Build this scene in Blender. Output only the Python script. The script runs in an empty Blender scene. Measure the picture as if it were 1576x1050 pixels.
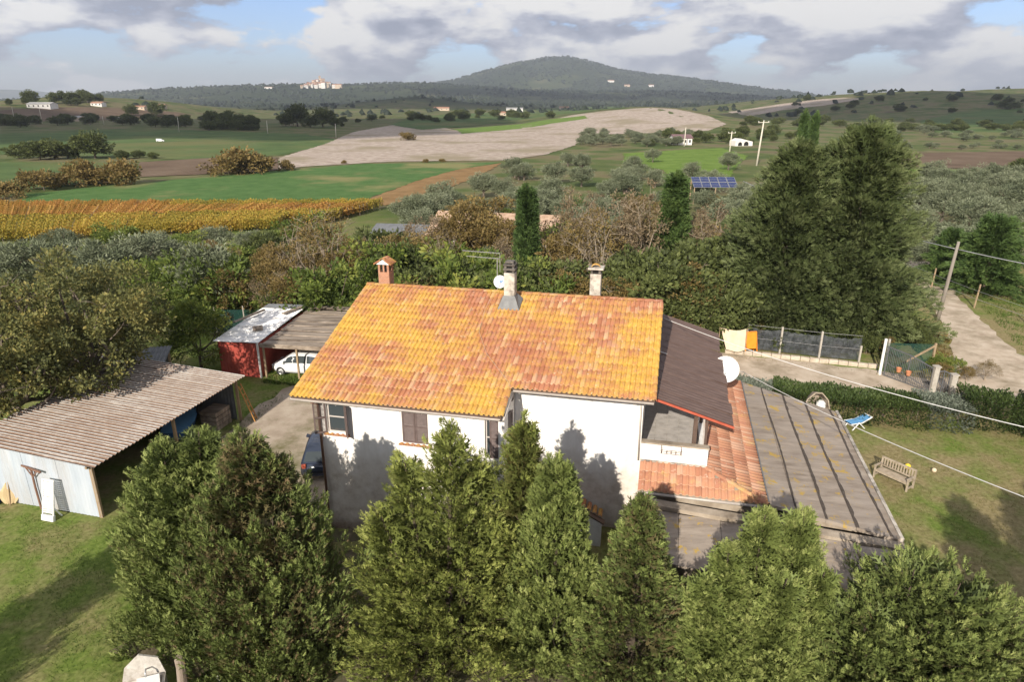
import bpy, bmesh, math, random
import numpy as np
from mathutils import Vector, Matrix, Euler

S = bpy.context.scene
COL = S.collection
R = math.radians

# ============================ camera ============================
cam = bpy.data.cameras.new('camera'); cam_o = bpy.data.objects.new('camera', cam); COL.objects.link(cam_o)
cam_o.location = (0, 0, 17); cam_o.rotation_euler = (R(90-19.394), 0, 0)
cam.sensor_width = 36; cam.lens = 24.008; cam.clip_start = .1; cam.clip_end = 40000
S.camera = cam_o

# ============================ sun, sky, exposure ============================
SUN_EL, SUN_AZ = 27.5, 20.0          # light travels towards +Y, turned SUN_AZ degrees to +X
ldir = Vector((math.sin(R(SUN_AZ))*math.cos(R(SUN_EL)), math.cos(R(SUN_AZ))*math.cos(R(SUN_EL)), -math.sin(R(SUN_EL))))
sun = bpy.data.lights.new('sun', 'SUN'); sun.energy = 5.0; sun.angle = R(.6); sun.color = (1, .93, .82)
sun_o = bpy.data.objects.new('sun', sun); COL.objects.link(sun_o)
sun_o.rotation_euler = ldir.to_track_quat('-Z', 'Y').to_euler(); sun_o.location = (-300, -800, 500)
W = bpy.data.worlds.new('World'); S.world = W; W.use_nodes = True
nt = W.node_tree; nt.nodes.clear()
def N(t, **k):
    n = nt.nodes.new(t)
    for a, b in k.items(): setattr(n, a, b)
    return n
def LK(a, b): nt.links.new(a, b)
def MA(op, a, b=None, c=None, clamp=False):
    n = N('ShaderNodeMath', operation=op, use_clamp=clamp)
    for i, v in enumerate((a, b, c)):
        if v is None: continue
        if isinstance(v, (int, float)): n.inputs[i].default_value = v
        else: LK(v, n.inputs[i])
    return n.outputs[0]
sky = N('ShaderNodeTexSky', sky_type='NISHITA'); sky.sun_disc = False
sky.sun_elevation = R(SUN_EL); sky.sun_rotation = R(180+SUN_AZ); sky.air_density = 1.0; sky.dust_density = .6; sky.ozone_density = 2.5
tint_ = N('ShaderNodeMix', data_type='RGBA', blend_type='MULTIPLY'); tint_.inputs[0].default_value = 1; LK(sky.outputs[0], tint_.inputs[6]); tint_.inputs[7].default_value = (.80, .86, 1.12, 1)
bg = N('ShaderNodeBackground'); LK(tint_.outputs[2], bg.inputs[0]); bg.inputs[1].default_value = .11
tc = N('ShaderNodeTexCoord'); sx = N('ShaderNodeSeparateXYZ'); LK(tc.outputs['Generated'], sx.inputs[0])
mpd = N('ShaderNodeMapping'); LK(tc.outputs['Generated'], mpd.inputs[0]); mpd.inputs['Scale'].default_value = (3.6, 3.6, 9.5)
def noise(vec, scale, detail, rough=.55, off=(0, 0, 0), dist=0):
    mp = N('ShaderNodeMapping'); LK(vec, mp.inputs[0]); mp.inputs['Location'].default_value = off
    n = N('ShaderNodeTexNoise'); LK(mp.outputs[0], n.inputs[0]); n.inputs['Scale'].default_value = scale
    n.inputs['Detail'].default_value = detail; n.inputs['Roughness'].default_value = rough; n.inputs['Distortion'].default_value = dist
    return n.outputs[0]
def ramp(fac, stops):
    r = N('ShaderNodeValToRGB'); LK(fac, r.inputs[0]); e = r.color_ramp.elements
    while len(e) < len(stops): e.new(.5)
    for i, (p, c) in enumerate(stops): e[i].position = p; e[i].color = c if len(c) == 4 else (*c, 1)
    return r.outputs[0]
CO = (3.1, 1.7, 0)
d1 = noise(mpd.outputs[0], 1.75, 12, .56, CO, .1)
d2 = noise(mpd.outputs[0], 1.75, 7, .52, (CO[0]-.08, CO[1], CO[2]+.24), .1)   # a little higher and nearer the sun: tells lit tops from grey bases
dens = ramp(d1, [(.41, (0, 0, 0)), (.465, (1, 1, 1))])
lit = ramp(MA('ADD', MA('MULTIPLY', MA('SUBTRACT', d1, d2), 2.3), .5), [(.22, (.36, .395, .51)), (.42, (.56, .585, .69)), (.55, (.82, .825, .87)), (.68, (1.0, .985, .97))])
bgc = N('ShaderNodeBackground'); LK(lit, bgc.inputs[0]); bgc.inputs[1].default_value = .76
mx = N('ShaderNodeMixShader'); LK(dens, mx.inputs[0]); LK(bg.outputs[0], mx.inputs[1]); LK(bgc.outputs[0], mx.inputs[2])
LK(mx.outputs[0], N('ShaderNodeOutputWorld').inputs[0])
S.view_settings.view_transform = 'Standard'; S.view_settings.look = 'None'
S.view_settings.gamma = 1; S.view_settings.use_curve_mapping = False
S.view_settings.exposure = .4
S.render.engine = 'CYCLES'
S.cycles.max_bounces = 8; S.cycles.diffuse_bounces = 5; S.cycles.volume_bounces = 0; S.cycles.transparent_max_bounces = 8

# ============================ helpers ============================
def tag(o, label=None, cat=None, group=None, kind=None):
    if label: o['label'] = label
    if cat: o['category'] = cat
    if group: o['group'] = group
    if kind: o['kind'] = kind
    return o
def link(name, me, parent=None, loc=(0, 0, 0), rot=(0, 0, 0), scale=(1, 1, 1)):
    o = bpy.data.objects.new(name, me); COL.objects.link(o)
    o.location = loc; o.rotation_euler = rot; o.scale = scale; o.parent = parent
    return o
def empty(name, loc, rz=0, label=None, cat=None, group=None):
    o = link(name, None, None, loc, (0, 0, rz)); o.empty_display_size = .3
    return tag(o, label, cat, group)
class MB:
    """collects shapes, builds ONE mesh object"""
    def __init__(s): s.v = []; s.f = []
    def add(s, vs, fs):
        o = len(s.v); s.v += [tuple(v) for v in vs]; s.f += [tuple(i+o for i in f) for f in fs]; return s
    def box(s, x0, x1, y0, y1, z0, z1, m=None):
        vs = [Vector((x, y, z)) for z in (z0, z1) for y in (y0, y1) for x in (x0, x1)]
        if m: vs = [m @ v for v in vs]
        return s.add(vs, [(0, 2, 3, 1), (4, 5, 7, 6), (0, 1, 5, 4), (2, 6, 7, 3), (0, 4, 6, 2), (1, 3, 7, 5)])
    def bar(s, a, b, w, h=None):
        a = Vector(a); b = Vector(b); h = h or w; d = (b-a); L = d.length
        m = Matrix.Translation(a) @ d.to_track_quat('Y', 'Z').to_matrix().to_4x4()
        return s.box(-w/2, w/2, 0, L, -h/2, h/2, m)
    def tube(s, pts, rads, n=6, cap=True):
        pts = [Vector(p) for p in pts]
        if isinstance(rads, (int, float)): rads = [rads]*len(pts)
        o = len(s.v); ref = None
        for i, p in enumerate(pts):
            d = (pts[min(i+1, len(pts)-1)]-pts[max(i-1, 0)]).normalized()
            a = d.orthogonal().normalized() if ref is None else (ref-d*ref.dot(d)).normalized()
            ref = a; b = d.cross(a)
            for k in range(n):
                t = 2*math.pi*k/n; s.v.append(tuple(p+(a*math.cos(t)+b*math.sin(t))*rads[i]))
        for i in range(len(pts)-1):
            for k in range(n):
                k2 = (k+1) % n; s.f.append((o+i*n+k, o+i*n+k2, o+(i+1)*n+k2, o+(i+1)*n+k))
        if cap:
            s.f.append(tuple(o+k for k in range(n))[::-1]); s.f.append(tuple(o+(len(pts)-1)*n+k for k in range(n)))
        return s
    def prism(s, poly, z0, z1):
        n = len(poly)
        return s.add([(x, y, z0) for x, y in poly]+[(x, y, z1) for x, y in poly],
                     [tuple(range(n))[::-1], tuple(range(n, 2*n))]+[(i, (i+1) % n, n+(i+1) % n, n+i) for i in range(n)])
    def lathe(s, prof, n=16, m=None):
        o = len(s.v)
        for r, z in prof:
            for k in range(n):
                t = 2*math.pi*k/n; v = Vector((r*math.cos(t), r*math.sin(t), z)); s.v.append(tuple(m @ v if m else v))
        for i in range(len(prof)-1):
            for k in range(n):
                k2 = (k+1) % n; s.f.append((o+i*n+k, o+i*n+k2, o+(i+1)*n+k2, o+(i+1)*n+k))
        return s
    def mesh(s, name, mat, smooth=False, bevel=0):
        me = bpy.data.meshes.new(name); me.from_pydata(s.v, [], s.f); me.update()
        bm = bmesh.new(); bm.from_mesh(me); bmesh.ops.recalc_face_normals(bm, faces=bm.faces)
        if bevel: bmesh.ops.bevel(bm, geom=bm.edges[:], offset=bevel, segments=1, affect='EDGES')
        bm.to_mesh(me); bm.free()
        me.materials.append(mat)
        if smooth: me.polygons.foreach_set('use_smooth', [True]*len(me.polygons))
        return me
    def build(s, name, mat, parent=None, loc=(0, 0, 0), rot=(0, 0, 0), smooth=False, bevel=0):
        return link(name, s.mesh(name, mat, smooth, bevel), parent, loc, rot)
def np_mesh(name, V, F, mat, tint=None, smooth=False, attr='tint'):
    V = np.asarray(V, np.float32); F = np.asarray(F, np.int32); me = bpy.data.meshes.new(name)
    k = F.shape[1]; me.vertices.add(len(V)); me.vertices.foreach_set('co', V.ravel())
    me.loops.add(F.size); me.loops.foreach_set('vertex_index', F.ravel())
    me.polygons.add(len(F)); me.polygons.foreach_set('loop_start', np.arange(0, F.size, k, dtype=np.int32))
    me.polygons.foreach_set('loop_total', np.full(len(F), k, np.int32))
    if smooth: me.polygons.foreach_set('use_smooth', np.ones(len(F), bool))
    if tint is not None:
        a = me.attributes.new(attr, 'FLOAT', 'FACE'); a.data.foreach_set('value', np.asarray(tint, np.float32))
    me.materials.append(mat); me.update(calc_edges=True); me.validate()
    return me

# ============================ materials ============================
def mat_base(name):
    global nt
    m = bpy.data.materials.new(name); m.use_nodes = True; nt = m.node_tree; nt.nodes.clear(); return m
def pos():
    return N('ShaderNodeNewGeometry').outputs['Position']
def objc():
    return N('ShaderNodeTexCoord').outputs['Object']
def mixc(f, a, b, mode='MIX'):
    n = N('ShaderNodeMix', data_type='RGBA', blend_type=mode)
    for i, v in ((0, f), (6, a), (7, b)):
        if isinstance(v, (int, float)): n.inputs[i].default_value = v
        elif isinstance(v, tuple): n.inputs[i].default_value = (*v[:3], 1)
        else: LK(v, n.inputs[i])
    return n.outputs[2]
def finish(col, rough=.85, bump=None, bs=.3, bd=.05, metal=0, spec=.3):
    p = N('ShaderNodeBsdfPrincipled'); p.inputs['Specular IOR Level'].default_value = spec
    if isinstance(col, tuple): p.inputs['Base Color'].default_value = (*col[:3], 1)
    else: LK(col, p.inputs['Base Color'])
    if isinstance(rough, (int, float)): p.inputs['Roughness'].default_value = rough
    else: LK(rough, p.inputs['Roughness'])
    p.inputs['Metallic'].default_value = metal
    if bump is not None:
        b = N('ShaderNodeBump'); b.inputs['Strength'].default_value = bs; b.inputs['Distance'].default_value = bd
        LK(bump, b.inputs['Height']); LK(b.outputs[0], p.inputs['Normal'])
    LK(p.outputs[0], N('ShaderNodeOutputMaterial').inputs[0]); return p
def M(name, cols, scale=3, rough=.85, bump=.3, bscale=None, metal=0, spec=.3, detail=6, stretch=None, dirt=None):
    """noise-mottled surface in world space"""
    m = mat_base(name); v = pos()
    if stretch:
        mp = N('ShaderNodeMapping'); LK(v, mp.inputs[0]); mp.inputs['Scale'].default_value = stretch; v = mp.outputs[0]
    n = noise(v, scale, detail, .6)
    k = len(cols); c = ramp(n, [(.3+.4*i/max(k-1, 1), cc) for i, cc in enumerate(cols)]) if k > 1 else cols[0]
    if dirt:
        c = mixc(ramp(noise(v, scale*.37, 8, .7, (7, 3, 1)), [(.48, (0, 0, 0)), (.66, (1, 1, 1))]), c, dirt)
    finish(c, rough, noise(v, bscale or scale*6, 4) if bump else None, bump, .03, metal, spec); return m
def foliage(name, cols, trans=.3, rough=.6):
    m = mat_base(name)
    a = N('ShaderNodeAttribute', attribute_name='tint'); oi = N('ShaderNodeObjectInfo')
    f = MA('ADD', a.outputs['Fac'], MA('MULTIPLY', MA('SUBTRACT', oi.outputs['Random'], .5), .3), clamp=True)
    k = len(cols); c = ramp(f, [(i/(k-1), cc) for i, cc in enumerate(cols)])
    p = N('ShaderNodeBsdfPrincipled'); LK(c, p.inputs['Base Color']); p.inputs['Roughness'].default_value = rough
    p.inputs['Specular IOR Level'].default_value = .25
    t = N('ShaderNodeBsdfTranslucent'); LK(c, t.inputs[0])
    x = N('ShaderNodeMixShader'); x.inputs[0].default_value = trans; LK(p.outputs[0], x.inputs[1]); LK(t.outputs[0], x.inputs[2])
    LK(x.outputs[0], N('ShaderNodeOutputMaterial').inputs[0]); return m

# ============================ terrain ============================
# --- terrain height (metres), house yard is z = 0 -------------------------------------------
RIDGES = [(11000, 3000, 3000, [-11745, -9739, -7737, -7445, -7065, -6683, -5808], [-1, 63.5, 183.7, 174.5, 119.1, 63.5, -1]),
          (6500, 2600, 3000, [-2383, -1326, -857, -508, -160, 68, 297, 468, 641, 874, 1164, 1513, 1923, 2277, 2574, 2991], [-1, 66.4, 137.3, 186.0, 282.8, 336.0, 367.9, 378.5, 346.7, 277.4, 239.9, 202.2, 142.7, 88.3, 44.5, -1]),
          (4000, 1700, 1500, [-2617, -2215, -1994, -1633, -1276, -1061, -919, -669, -455, -242, 42, 400, 757, 1044, 1333, 1622, 2197], [0.0, 33.9, 64.2, 87.7, 97.7, 107.7, 94.3, 107.7, 107.7, 94.3, 74.3, 64.2, 67.6, 57.5, 33.9, 17.0, 17.0]),
          (1800, 700, 800, [-581, -466, -368, -303, -238, -174, -77, 100, 343, 505], [-1, 0.2, 13.9, 21.6, 26.1, 21.6, 9.4, 0.2, 1.7, 1.7]),
          (1100, 620, 900, [231, 309, 387, 445, 504, 552, 601, 651, 719, 773, 1089], [-1, 1.1, 12.3, 19.8, 25.4, 29.1, 31.8, 29.1, 30.9, 34.6, 40.1]),
          (850, 420, 500, [-1057, -601, -555, -524, -486, -448, -396, -344, -284, -238], [20.6, 16.3, 16.3, 19.9, 19.9, 16.3, 9.1, -1, -1, -1]),
          (650, 330, 400, [-170, -135, -87, -51, 7, 48, 83, 118, 147, 177, 201, 244], [-1, -1, -1, -1, 0.3, 4.8, 9.3, 12.0, 10.9, 5.4, -1, -1])]
def _ss(t):
    t = np.clip(t, 0, 1); return t*t*(3-2*t)
def terrain(X, Y):
    X = np.asarray(X, float); Y = np.asarray(Y, float)
    h = np.zeros(np.broadcast(X, Y).shape)
    for D, front, back, xs, zs in RIDGES:
        crest = np.interp(X, xs, zs)
        w = np.where(Y < D, _ss((Y-(D-front))/front), 1-_ss((Y-D)/back))
        h = np.maximum(h, crest*w)
    far = _ss((Y-250)/600)
    h = h + far*(1.2*np.sin(X*.011+1.3)*np.sin(Y*.009)+.6*np.sin(X*.031)*np.sin(Y*.023+2))
    # the garden in front of the house lies a metre lower
    dip = _ss((26.3-Y-.225*(X+1))/3.5)*_ss((X+11)/3.)*_ss((17-X)/5.)
    return h - 1.05*dip

def gz(x, y): return float(terrain(x, y))

m = M_TERRAIN = mat_base('terrain_ground'); P_ = pos()
sp = N('ShaderNodeSeparateXYZ'); LK(P_, sp.inputs[0])
n1 = noise(P_, .55, 8, .62); n2 = noise(P_, .05, 6, .6, (11, 5, 0)); n3 = noise(P_, 5., 6, .65); n0 = noise(P_, .16, 7, .6, (2, 9, 0))
grass = ramp(n3, [(.3, (.07, .105, .019)), (.5, (.125, .172, .033)), (.72, (.185, .225, .058))])
dry = ramp(n3, [(.3, (.16, .125, .06)), (.5, (.25, .195, .10)), (.75, (.34, .275, .155))])
dryx = N('ShaderNodeMapRange'); LK(sp.outputs[0], dryx.inputs[0]); dryx.inputs[1].default_value = 6; dryx.inputs[2].default_value = 17; dryx.inputs[3].default_value = -.02; dryx.inputs[4].default_value = .055   # the east lawn is drier
near = mixc(ramp(MA('ADD', dryx.outputs[0], MA('ADD', MA('MULTIPLY', n1, .55), MA('MULTIPLY', n0, .45))), [(.435, (0, 0, 0)), (.60, (.9, .9, .9))]), grass, dry)
midc = ramp(n2, [(.32, (.05, .075, .022)), (.46, (.09, .115, .035)), (.56, (.16, .14, .07)), (.7, (.11, .085, .05))])
c = mixc(ramp(MA('DIVIDE', sp.outputs[1], 400), [(.18, (0, 0, 0)), (.30, (1, 1, 1))]), near, midc)
vo = N('ShaderNodeTexVoronoi'); LK(P_, vo.inputs[0]); vo.inputs['Scale'].default_value = .045
wood = ramp(vo.outputs['Distance'], [(.0, (.062, .078, .036)), (.55, (.034, .046, .022)), (.9, (.018, .026, .013))])
clear = ramp(noise(P_, .0045, 6, .6, (3, 8, 0)), [(.5, (.06, .075, .03)), (.62, (.13, .125, .06))])
wood = mixc(ramp(noise(P_, .0016, 7, .65, (5, 2, 0)), [(.50, (0, 0, 0)), (.58, (.9, .9, .9))]), wood, clear)
c = mixc(ramp(MA('DIVIDE', sp.outputs[1], 4000), [(.34, (0, 0, 0)), (.42, (1, 1, 1))]), c, wood)
finish(c, .95, n3, .5, .06, 0, .1)

ys = [-70, -40, -20, -8]+list(np.arange(0, 60, 1.0)); y = 60.
while y < 14500: ys.append(y); y *= 1.027
ys = np.array(ys); ss = np.linspace(-1, 1, 191)
ss = np.sign(ss)*np.abs(ss)**1.15
GX = ss[None, :]*(90+1.15*np.maximum(ys, 0))[:, None]; GY = np.repeat(ys[:, None], 191, 1)
GZ = terrain(GX, GY)
V = np.stack([GX, GY, GZ], -1).reshape(-1, 3); r, k = len(ys), 191
ii = (np.arange(r-1)[:, None]*k+np.arange(k-1)[None, :]).ravel()
F = np.stack([ii, ii+1, ii+k+1, ii+k], 1)
tag(link('ground', np_mesh('ground', V, F, M_TERRAIN, smooth=True)), 'rolling ground of the farm valley up to the far hills', 'ground', kind='structure')

def sheet(name, poly, mat, dz, step, label, smooth=True, rag=0, seed=1):
    """flat outline draped on the terrain"""
    if rag:                                                   # uneven natural border
        rg = random.Random(seed); q = []
        for a, b in zip(poly, poly[1:]+poly[:1]):
            L = math.hypot(b[0]-a[0], b[1]-a[1]); n = max(1, int(L/(rag*2.2)))
            for i in range(n):
                t = i/n; q.append((a[0]+(b[0]-a[0])*t+rg.uniform(-rag, rag)*.5, a[1]+(b[1]-a[1])*t+rg.uniform(-rag, rag)*.5))
        poly = q
    bm = bmesh.new(); vs = [bm.verts.new((x, y, 0)) for x, y in poly]
    bm.faces.new(vs); bmesh.ops.triangulate(bm, faces=bm.faces[:])
    xs = [p[0] for p in poly]; yy = [p[1] for p in poly]
    for ax, lo, hi in ((0, min(xs), max(xs)), (1, min(yy), max(yy))):
        n = min(60, int((hi-lo)/step))
        for i in range(1, n+1):
            co = [0, 0, 0]; no = [0, 0, 0]; co[ax] = lo+(hi-lo)*i/(n+1); no[ax] = 1
            bmesh.ops.bisect_plane(bm, geom=bm.verts[:]+bm.edges[:]+bm.faces[:], plane_co=co, plane_no=no)
    for v in bm.verts: v.co.z = gz(v.co.x, v.co.y)+dz
    bmesh.ops.recalc_face_normals(bm, faces=bm.faces[:])
    if sum(f.normal.z for f in bm.faces) < 0: bmesh.ops.reverse_faces(bm, faces=bm.faces[:])
    me = bpy.data.meshes.new(name); bm.to_mesh(me); bm.free(); me.materials.append(mat)
    if smooth: me.polygons.foreach_set('use_smooth', [True]*len(me.polygons))
    return tag(link(name, me), label, name.split('_')[-1], kind='structure')
def field_mat(name, cols, scale=.3, rows=None, patch=None):
    m = mat_base(name); v = pos(); n = noise(v, scale, 8, .68)
    k = len(cols); c = ramp(n, [(.3+.4*i/(k-1), cc) for i, cc in enumerate(cols)])
    if patch: c = mixc(ramp(noise(v, patch[1], 5, .6, (4, 4, 0)), [(.5, (0, 0, 0)), (.62, (.85, .85, .85))]), c, patch[0])
    h = noise(v, scale*9, 5, .7)
    if rows:
        w = N('ShaderNodeTexWave'); mp = N('ShaderNodeMapping'); LK(v, mp.inputs[0]); mp.inputs['Rotation'].default_value = (0, 0, rows[1]); LK(mp.outputs[0], w.inputs[0])
        w.inputs['Scale'].default_value = rows[0]; w.inputs['Distortion'].default_value = 1.5; w.inputs['Detail'].default_value = 3
        c = mixc(MA('MULTIPLY', w.outputs[1], .3), c, cols[0]); h = MA('ADD', h, w.outputs[1])
    finish(c, .95, h, .6, .25, 0, .1); return m
F_GREEN = field_mat('young_wheat', [(.055, .118, .032), (.084, .158, .045), (.118, .195, .062)], .3, (.32, .5), ((.28, .235, .105), .034))
F_OCHRE = field_mat('ploughed_ochre', [(.19, .115, .05), (.27, .165, .072), (.33, .21, .10)], .25, (.3, .55))
F_STUB = field_mat('stubble', [(.25, .195, .15), (.40, .325, .265), (.52, .44, .37)], .33, None, ((.27, .225, .145), .03))
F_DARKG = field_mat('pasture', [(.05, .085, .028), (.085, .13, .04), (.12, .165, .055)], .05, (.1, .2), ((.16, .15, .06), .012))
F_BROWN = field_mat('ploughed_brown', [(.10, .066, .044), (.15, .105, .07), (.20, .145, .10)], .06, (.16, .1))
F_LAWNG = field_mat('orchard_grass', [(.085, .14, .022), (.13, .20, .035), (.175, .25, .06)], .2)
F_DIRT = M('track_dirt', [(.36, .28, .205), (.48, .39, .295), (.56, .47, .37)], .9, .95, .5, 9, dirt=(.25, .20, .13))
F_YARD = M('yard_dirt', [(.29, .225, .165), (.39, .315, .24), (.46, .385, .30)], .8, .95, .5, 12, dirt=(.15, .135, .06))
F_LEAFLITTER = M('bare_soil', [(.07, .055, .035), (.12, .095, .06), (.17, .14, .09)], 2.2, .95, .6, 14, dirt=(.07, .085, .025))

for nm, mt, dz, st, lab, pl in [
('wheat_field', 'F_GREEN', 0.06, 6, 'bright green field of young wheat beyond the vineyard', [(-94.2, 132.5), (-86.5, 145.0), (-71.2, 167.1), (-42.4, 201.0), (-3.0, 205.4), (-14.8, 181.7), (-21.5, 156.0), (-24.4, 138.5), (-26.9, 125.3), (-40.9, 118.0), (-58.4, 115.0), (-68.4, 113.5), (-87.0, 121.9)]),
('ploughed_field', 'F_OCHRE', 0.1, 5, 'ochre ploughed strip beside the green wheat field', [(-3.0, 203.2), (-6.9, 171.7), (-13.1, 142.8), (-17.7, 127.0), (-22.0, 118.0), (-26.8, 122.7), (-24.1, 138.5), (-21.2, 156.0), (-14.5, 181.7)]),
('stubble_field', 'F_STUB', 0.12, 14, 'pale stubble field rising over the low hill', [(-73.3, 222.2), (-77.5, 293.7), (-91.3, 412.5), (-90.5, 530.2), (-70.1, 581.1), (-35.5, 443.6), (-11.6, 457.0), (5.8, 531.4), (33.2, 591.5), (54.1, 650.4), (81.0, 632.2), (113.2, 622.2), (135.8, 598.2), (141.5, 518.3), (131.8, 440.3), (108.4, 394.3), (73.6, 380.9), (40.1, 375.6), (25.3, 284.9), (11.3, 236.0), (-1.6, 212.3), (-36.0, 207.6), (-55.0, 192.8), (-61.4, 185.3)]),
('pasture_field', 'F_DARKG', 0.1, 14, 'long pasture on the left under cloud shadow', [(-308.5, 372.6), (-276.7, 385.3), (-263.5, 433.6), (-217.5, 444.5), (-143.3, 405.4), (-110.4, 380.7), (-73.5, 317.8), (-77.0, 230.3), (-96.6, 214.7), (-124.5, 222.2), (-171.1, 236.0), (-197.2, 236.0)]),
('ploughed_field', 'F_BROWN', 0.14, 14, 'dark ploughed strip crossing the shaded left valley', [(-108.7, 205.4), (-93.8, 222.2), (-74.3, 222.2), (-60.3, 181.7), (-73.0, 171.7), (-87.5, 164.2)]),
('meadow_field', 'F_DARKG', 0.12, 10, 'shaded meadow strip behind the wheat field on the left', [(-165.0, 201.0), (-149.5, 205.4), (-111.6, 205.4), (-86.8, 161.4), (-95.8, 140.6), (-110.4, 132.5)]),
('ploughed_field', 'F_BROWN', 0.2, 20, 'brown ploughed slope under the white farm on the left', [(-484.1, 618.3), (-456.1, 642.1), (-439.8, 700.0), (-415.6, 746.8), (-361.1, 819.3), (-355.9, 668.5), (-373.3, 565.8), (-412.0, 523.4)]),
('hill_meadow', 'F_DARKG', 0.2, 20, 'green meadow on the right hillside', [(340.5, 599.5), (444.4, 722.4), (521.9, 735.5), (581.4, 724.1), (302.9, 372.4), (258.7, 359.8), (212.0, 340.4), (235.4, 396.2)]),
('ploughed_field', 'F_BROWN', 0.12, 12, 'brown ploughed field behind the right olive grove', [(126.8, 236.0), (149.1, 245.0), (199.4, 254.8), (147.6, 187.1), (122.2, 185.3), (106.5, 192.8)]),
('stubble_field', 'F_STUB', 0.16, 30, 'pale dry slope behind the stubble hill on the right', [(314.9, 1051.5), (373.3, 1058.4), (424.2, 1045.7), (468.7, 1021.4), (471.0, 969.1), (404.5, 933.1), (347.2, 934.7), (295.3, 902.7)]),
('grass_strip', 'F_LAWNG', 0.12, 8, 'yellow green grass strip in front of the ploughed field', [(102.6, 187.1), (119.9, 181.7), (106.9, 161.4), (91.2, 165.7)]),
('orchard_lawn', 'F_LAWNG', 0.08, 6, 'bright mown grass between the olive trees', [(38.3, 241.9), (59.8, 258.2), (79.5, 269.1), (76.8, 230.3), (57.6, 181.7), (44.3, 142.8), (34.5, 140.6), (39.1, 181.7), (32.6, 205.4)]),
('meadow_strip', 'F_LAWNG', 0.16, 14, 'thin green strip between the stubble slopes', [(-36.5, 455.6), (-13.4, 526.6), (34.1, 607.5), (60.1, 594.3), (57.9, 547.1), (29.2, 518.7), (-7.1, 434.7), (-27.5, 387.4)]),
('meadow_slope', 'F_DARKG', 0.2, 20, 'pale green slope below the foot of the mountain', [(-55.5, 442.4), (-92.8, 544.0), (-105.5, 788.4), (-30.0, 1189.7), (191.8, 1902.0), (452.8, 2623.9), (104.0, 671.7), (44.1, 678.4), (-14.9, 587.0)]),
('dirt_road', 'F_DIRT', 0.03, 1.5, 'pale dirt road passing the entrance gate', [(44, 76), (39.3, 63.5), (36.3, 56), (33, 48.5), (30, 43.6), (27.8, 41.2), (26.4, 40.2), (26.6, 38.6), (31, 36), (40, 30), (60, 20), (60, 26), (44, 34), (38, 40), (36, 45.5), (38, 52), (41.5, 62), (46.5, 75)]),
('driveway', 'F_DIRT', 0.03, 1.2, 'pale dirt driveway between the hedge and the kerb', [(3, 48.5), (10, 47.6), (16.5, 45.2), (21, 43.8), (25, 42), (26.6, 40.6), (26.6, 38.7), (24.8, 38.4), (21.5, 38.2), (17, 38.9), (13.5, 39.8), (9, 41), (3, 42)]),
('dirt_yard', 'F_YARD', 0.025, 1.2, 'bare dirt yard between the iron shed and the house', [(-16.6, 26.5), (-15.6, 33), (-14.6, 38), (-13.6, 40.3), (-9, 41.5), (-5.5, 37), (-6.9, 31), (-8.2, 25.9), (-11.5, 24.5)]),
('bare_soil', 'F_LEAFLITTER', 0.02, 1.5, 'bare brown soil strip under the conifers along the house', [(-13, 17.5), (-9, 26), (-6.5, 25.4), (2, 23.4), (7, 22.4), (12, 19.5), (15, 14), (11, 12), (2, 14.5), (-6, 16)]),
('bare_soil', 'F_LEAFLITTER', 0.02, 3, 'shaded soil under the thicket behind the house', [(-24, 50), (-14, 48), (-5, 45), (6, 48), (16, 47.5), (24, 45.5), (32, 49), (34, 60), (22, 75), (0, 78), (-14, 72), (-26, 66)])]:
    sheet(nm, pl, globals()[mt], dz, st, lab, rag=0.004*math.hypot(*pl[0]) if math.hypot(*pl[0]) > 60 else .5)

# ============================ building materials ============================
m = mat_base('lime_plaster'); v = pos(); sp = N('ShaderNodeSeparateXYZ'); LK(v, sp.inputs[0])
mp = N('ShaderNodeMapping'); LK(v, mp.inputs[0]); mp.inputs['Scale'].default_value = (1, 1, .35)
stain = ramp(noise(mp.outputs[0], 1.1, 9, .68), [(.42, (0, 0, 0)), (.7, (1, 1, 1))])
old = ramp(noise(v, 2.2, 8, .65, (3, 1, 5)), [(.3, (.46, .385, .315)), (.5, (.62, .555, .485)), (.7, (.72, .665, .60))])
base = mixc(stain, (.86, .825, .78), (.66, .615, .56))
lowmix = ramp(MA('ADD', sp.outputs[2], MA('MULTIPLY', noise(v, .8, 6), 1.6)), [(.3, (1, 1, 1)), (.62, (0, 0, 0))])   # rough old render low on the wall
hh = N('ShaderNodeMapRange'); LK(MA('ADD', sp.outputs[2], MA('MULTIPLY', noise(v, .7, 6, .6), 2.2)), hh.inputs[0])
hh.inputs[1].default_value = 3.3; hh.inputs[2].default_value = 4.7; hh.inputs[3].default_value = 1; hh.inputs[4].default_value = 0
c = mixc(hh.outputs[0], base, old)
rub = ramp(noise(v, 3.5, 7, .7, (9, 2, 4)), [(.35, (.17, .115, .08)), (.55, (.30, .235, .18)), (.7, (.40, .34, .28))])
h2 = N('ShaderNodeMapRange'); LK(MA('ADD', sp.outputs[2], MA('MULTIPLY', noise(v, 1.3, 6, .6, (1, 1, 1)), 1.5)), h2.inputs[0])
h2.inputs[1].default_value = .1; h2.inputs[2].default_value = .9; h2.inputs[3].default_value = 1; h2.inputs[4].default_value = 0
c = mixc(h2.outputs[0], c, rub)
finish(c, .92, noise(v, 14, 6), .25, .02); M_PLASTER = m
M_WHITE = M('white_plaster', [(.62, .59, .54), (.78, .755, .71), (.85, .825, .79)], 1.6, .9, .2, 12)
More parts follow.
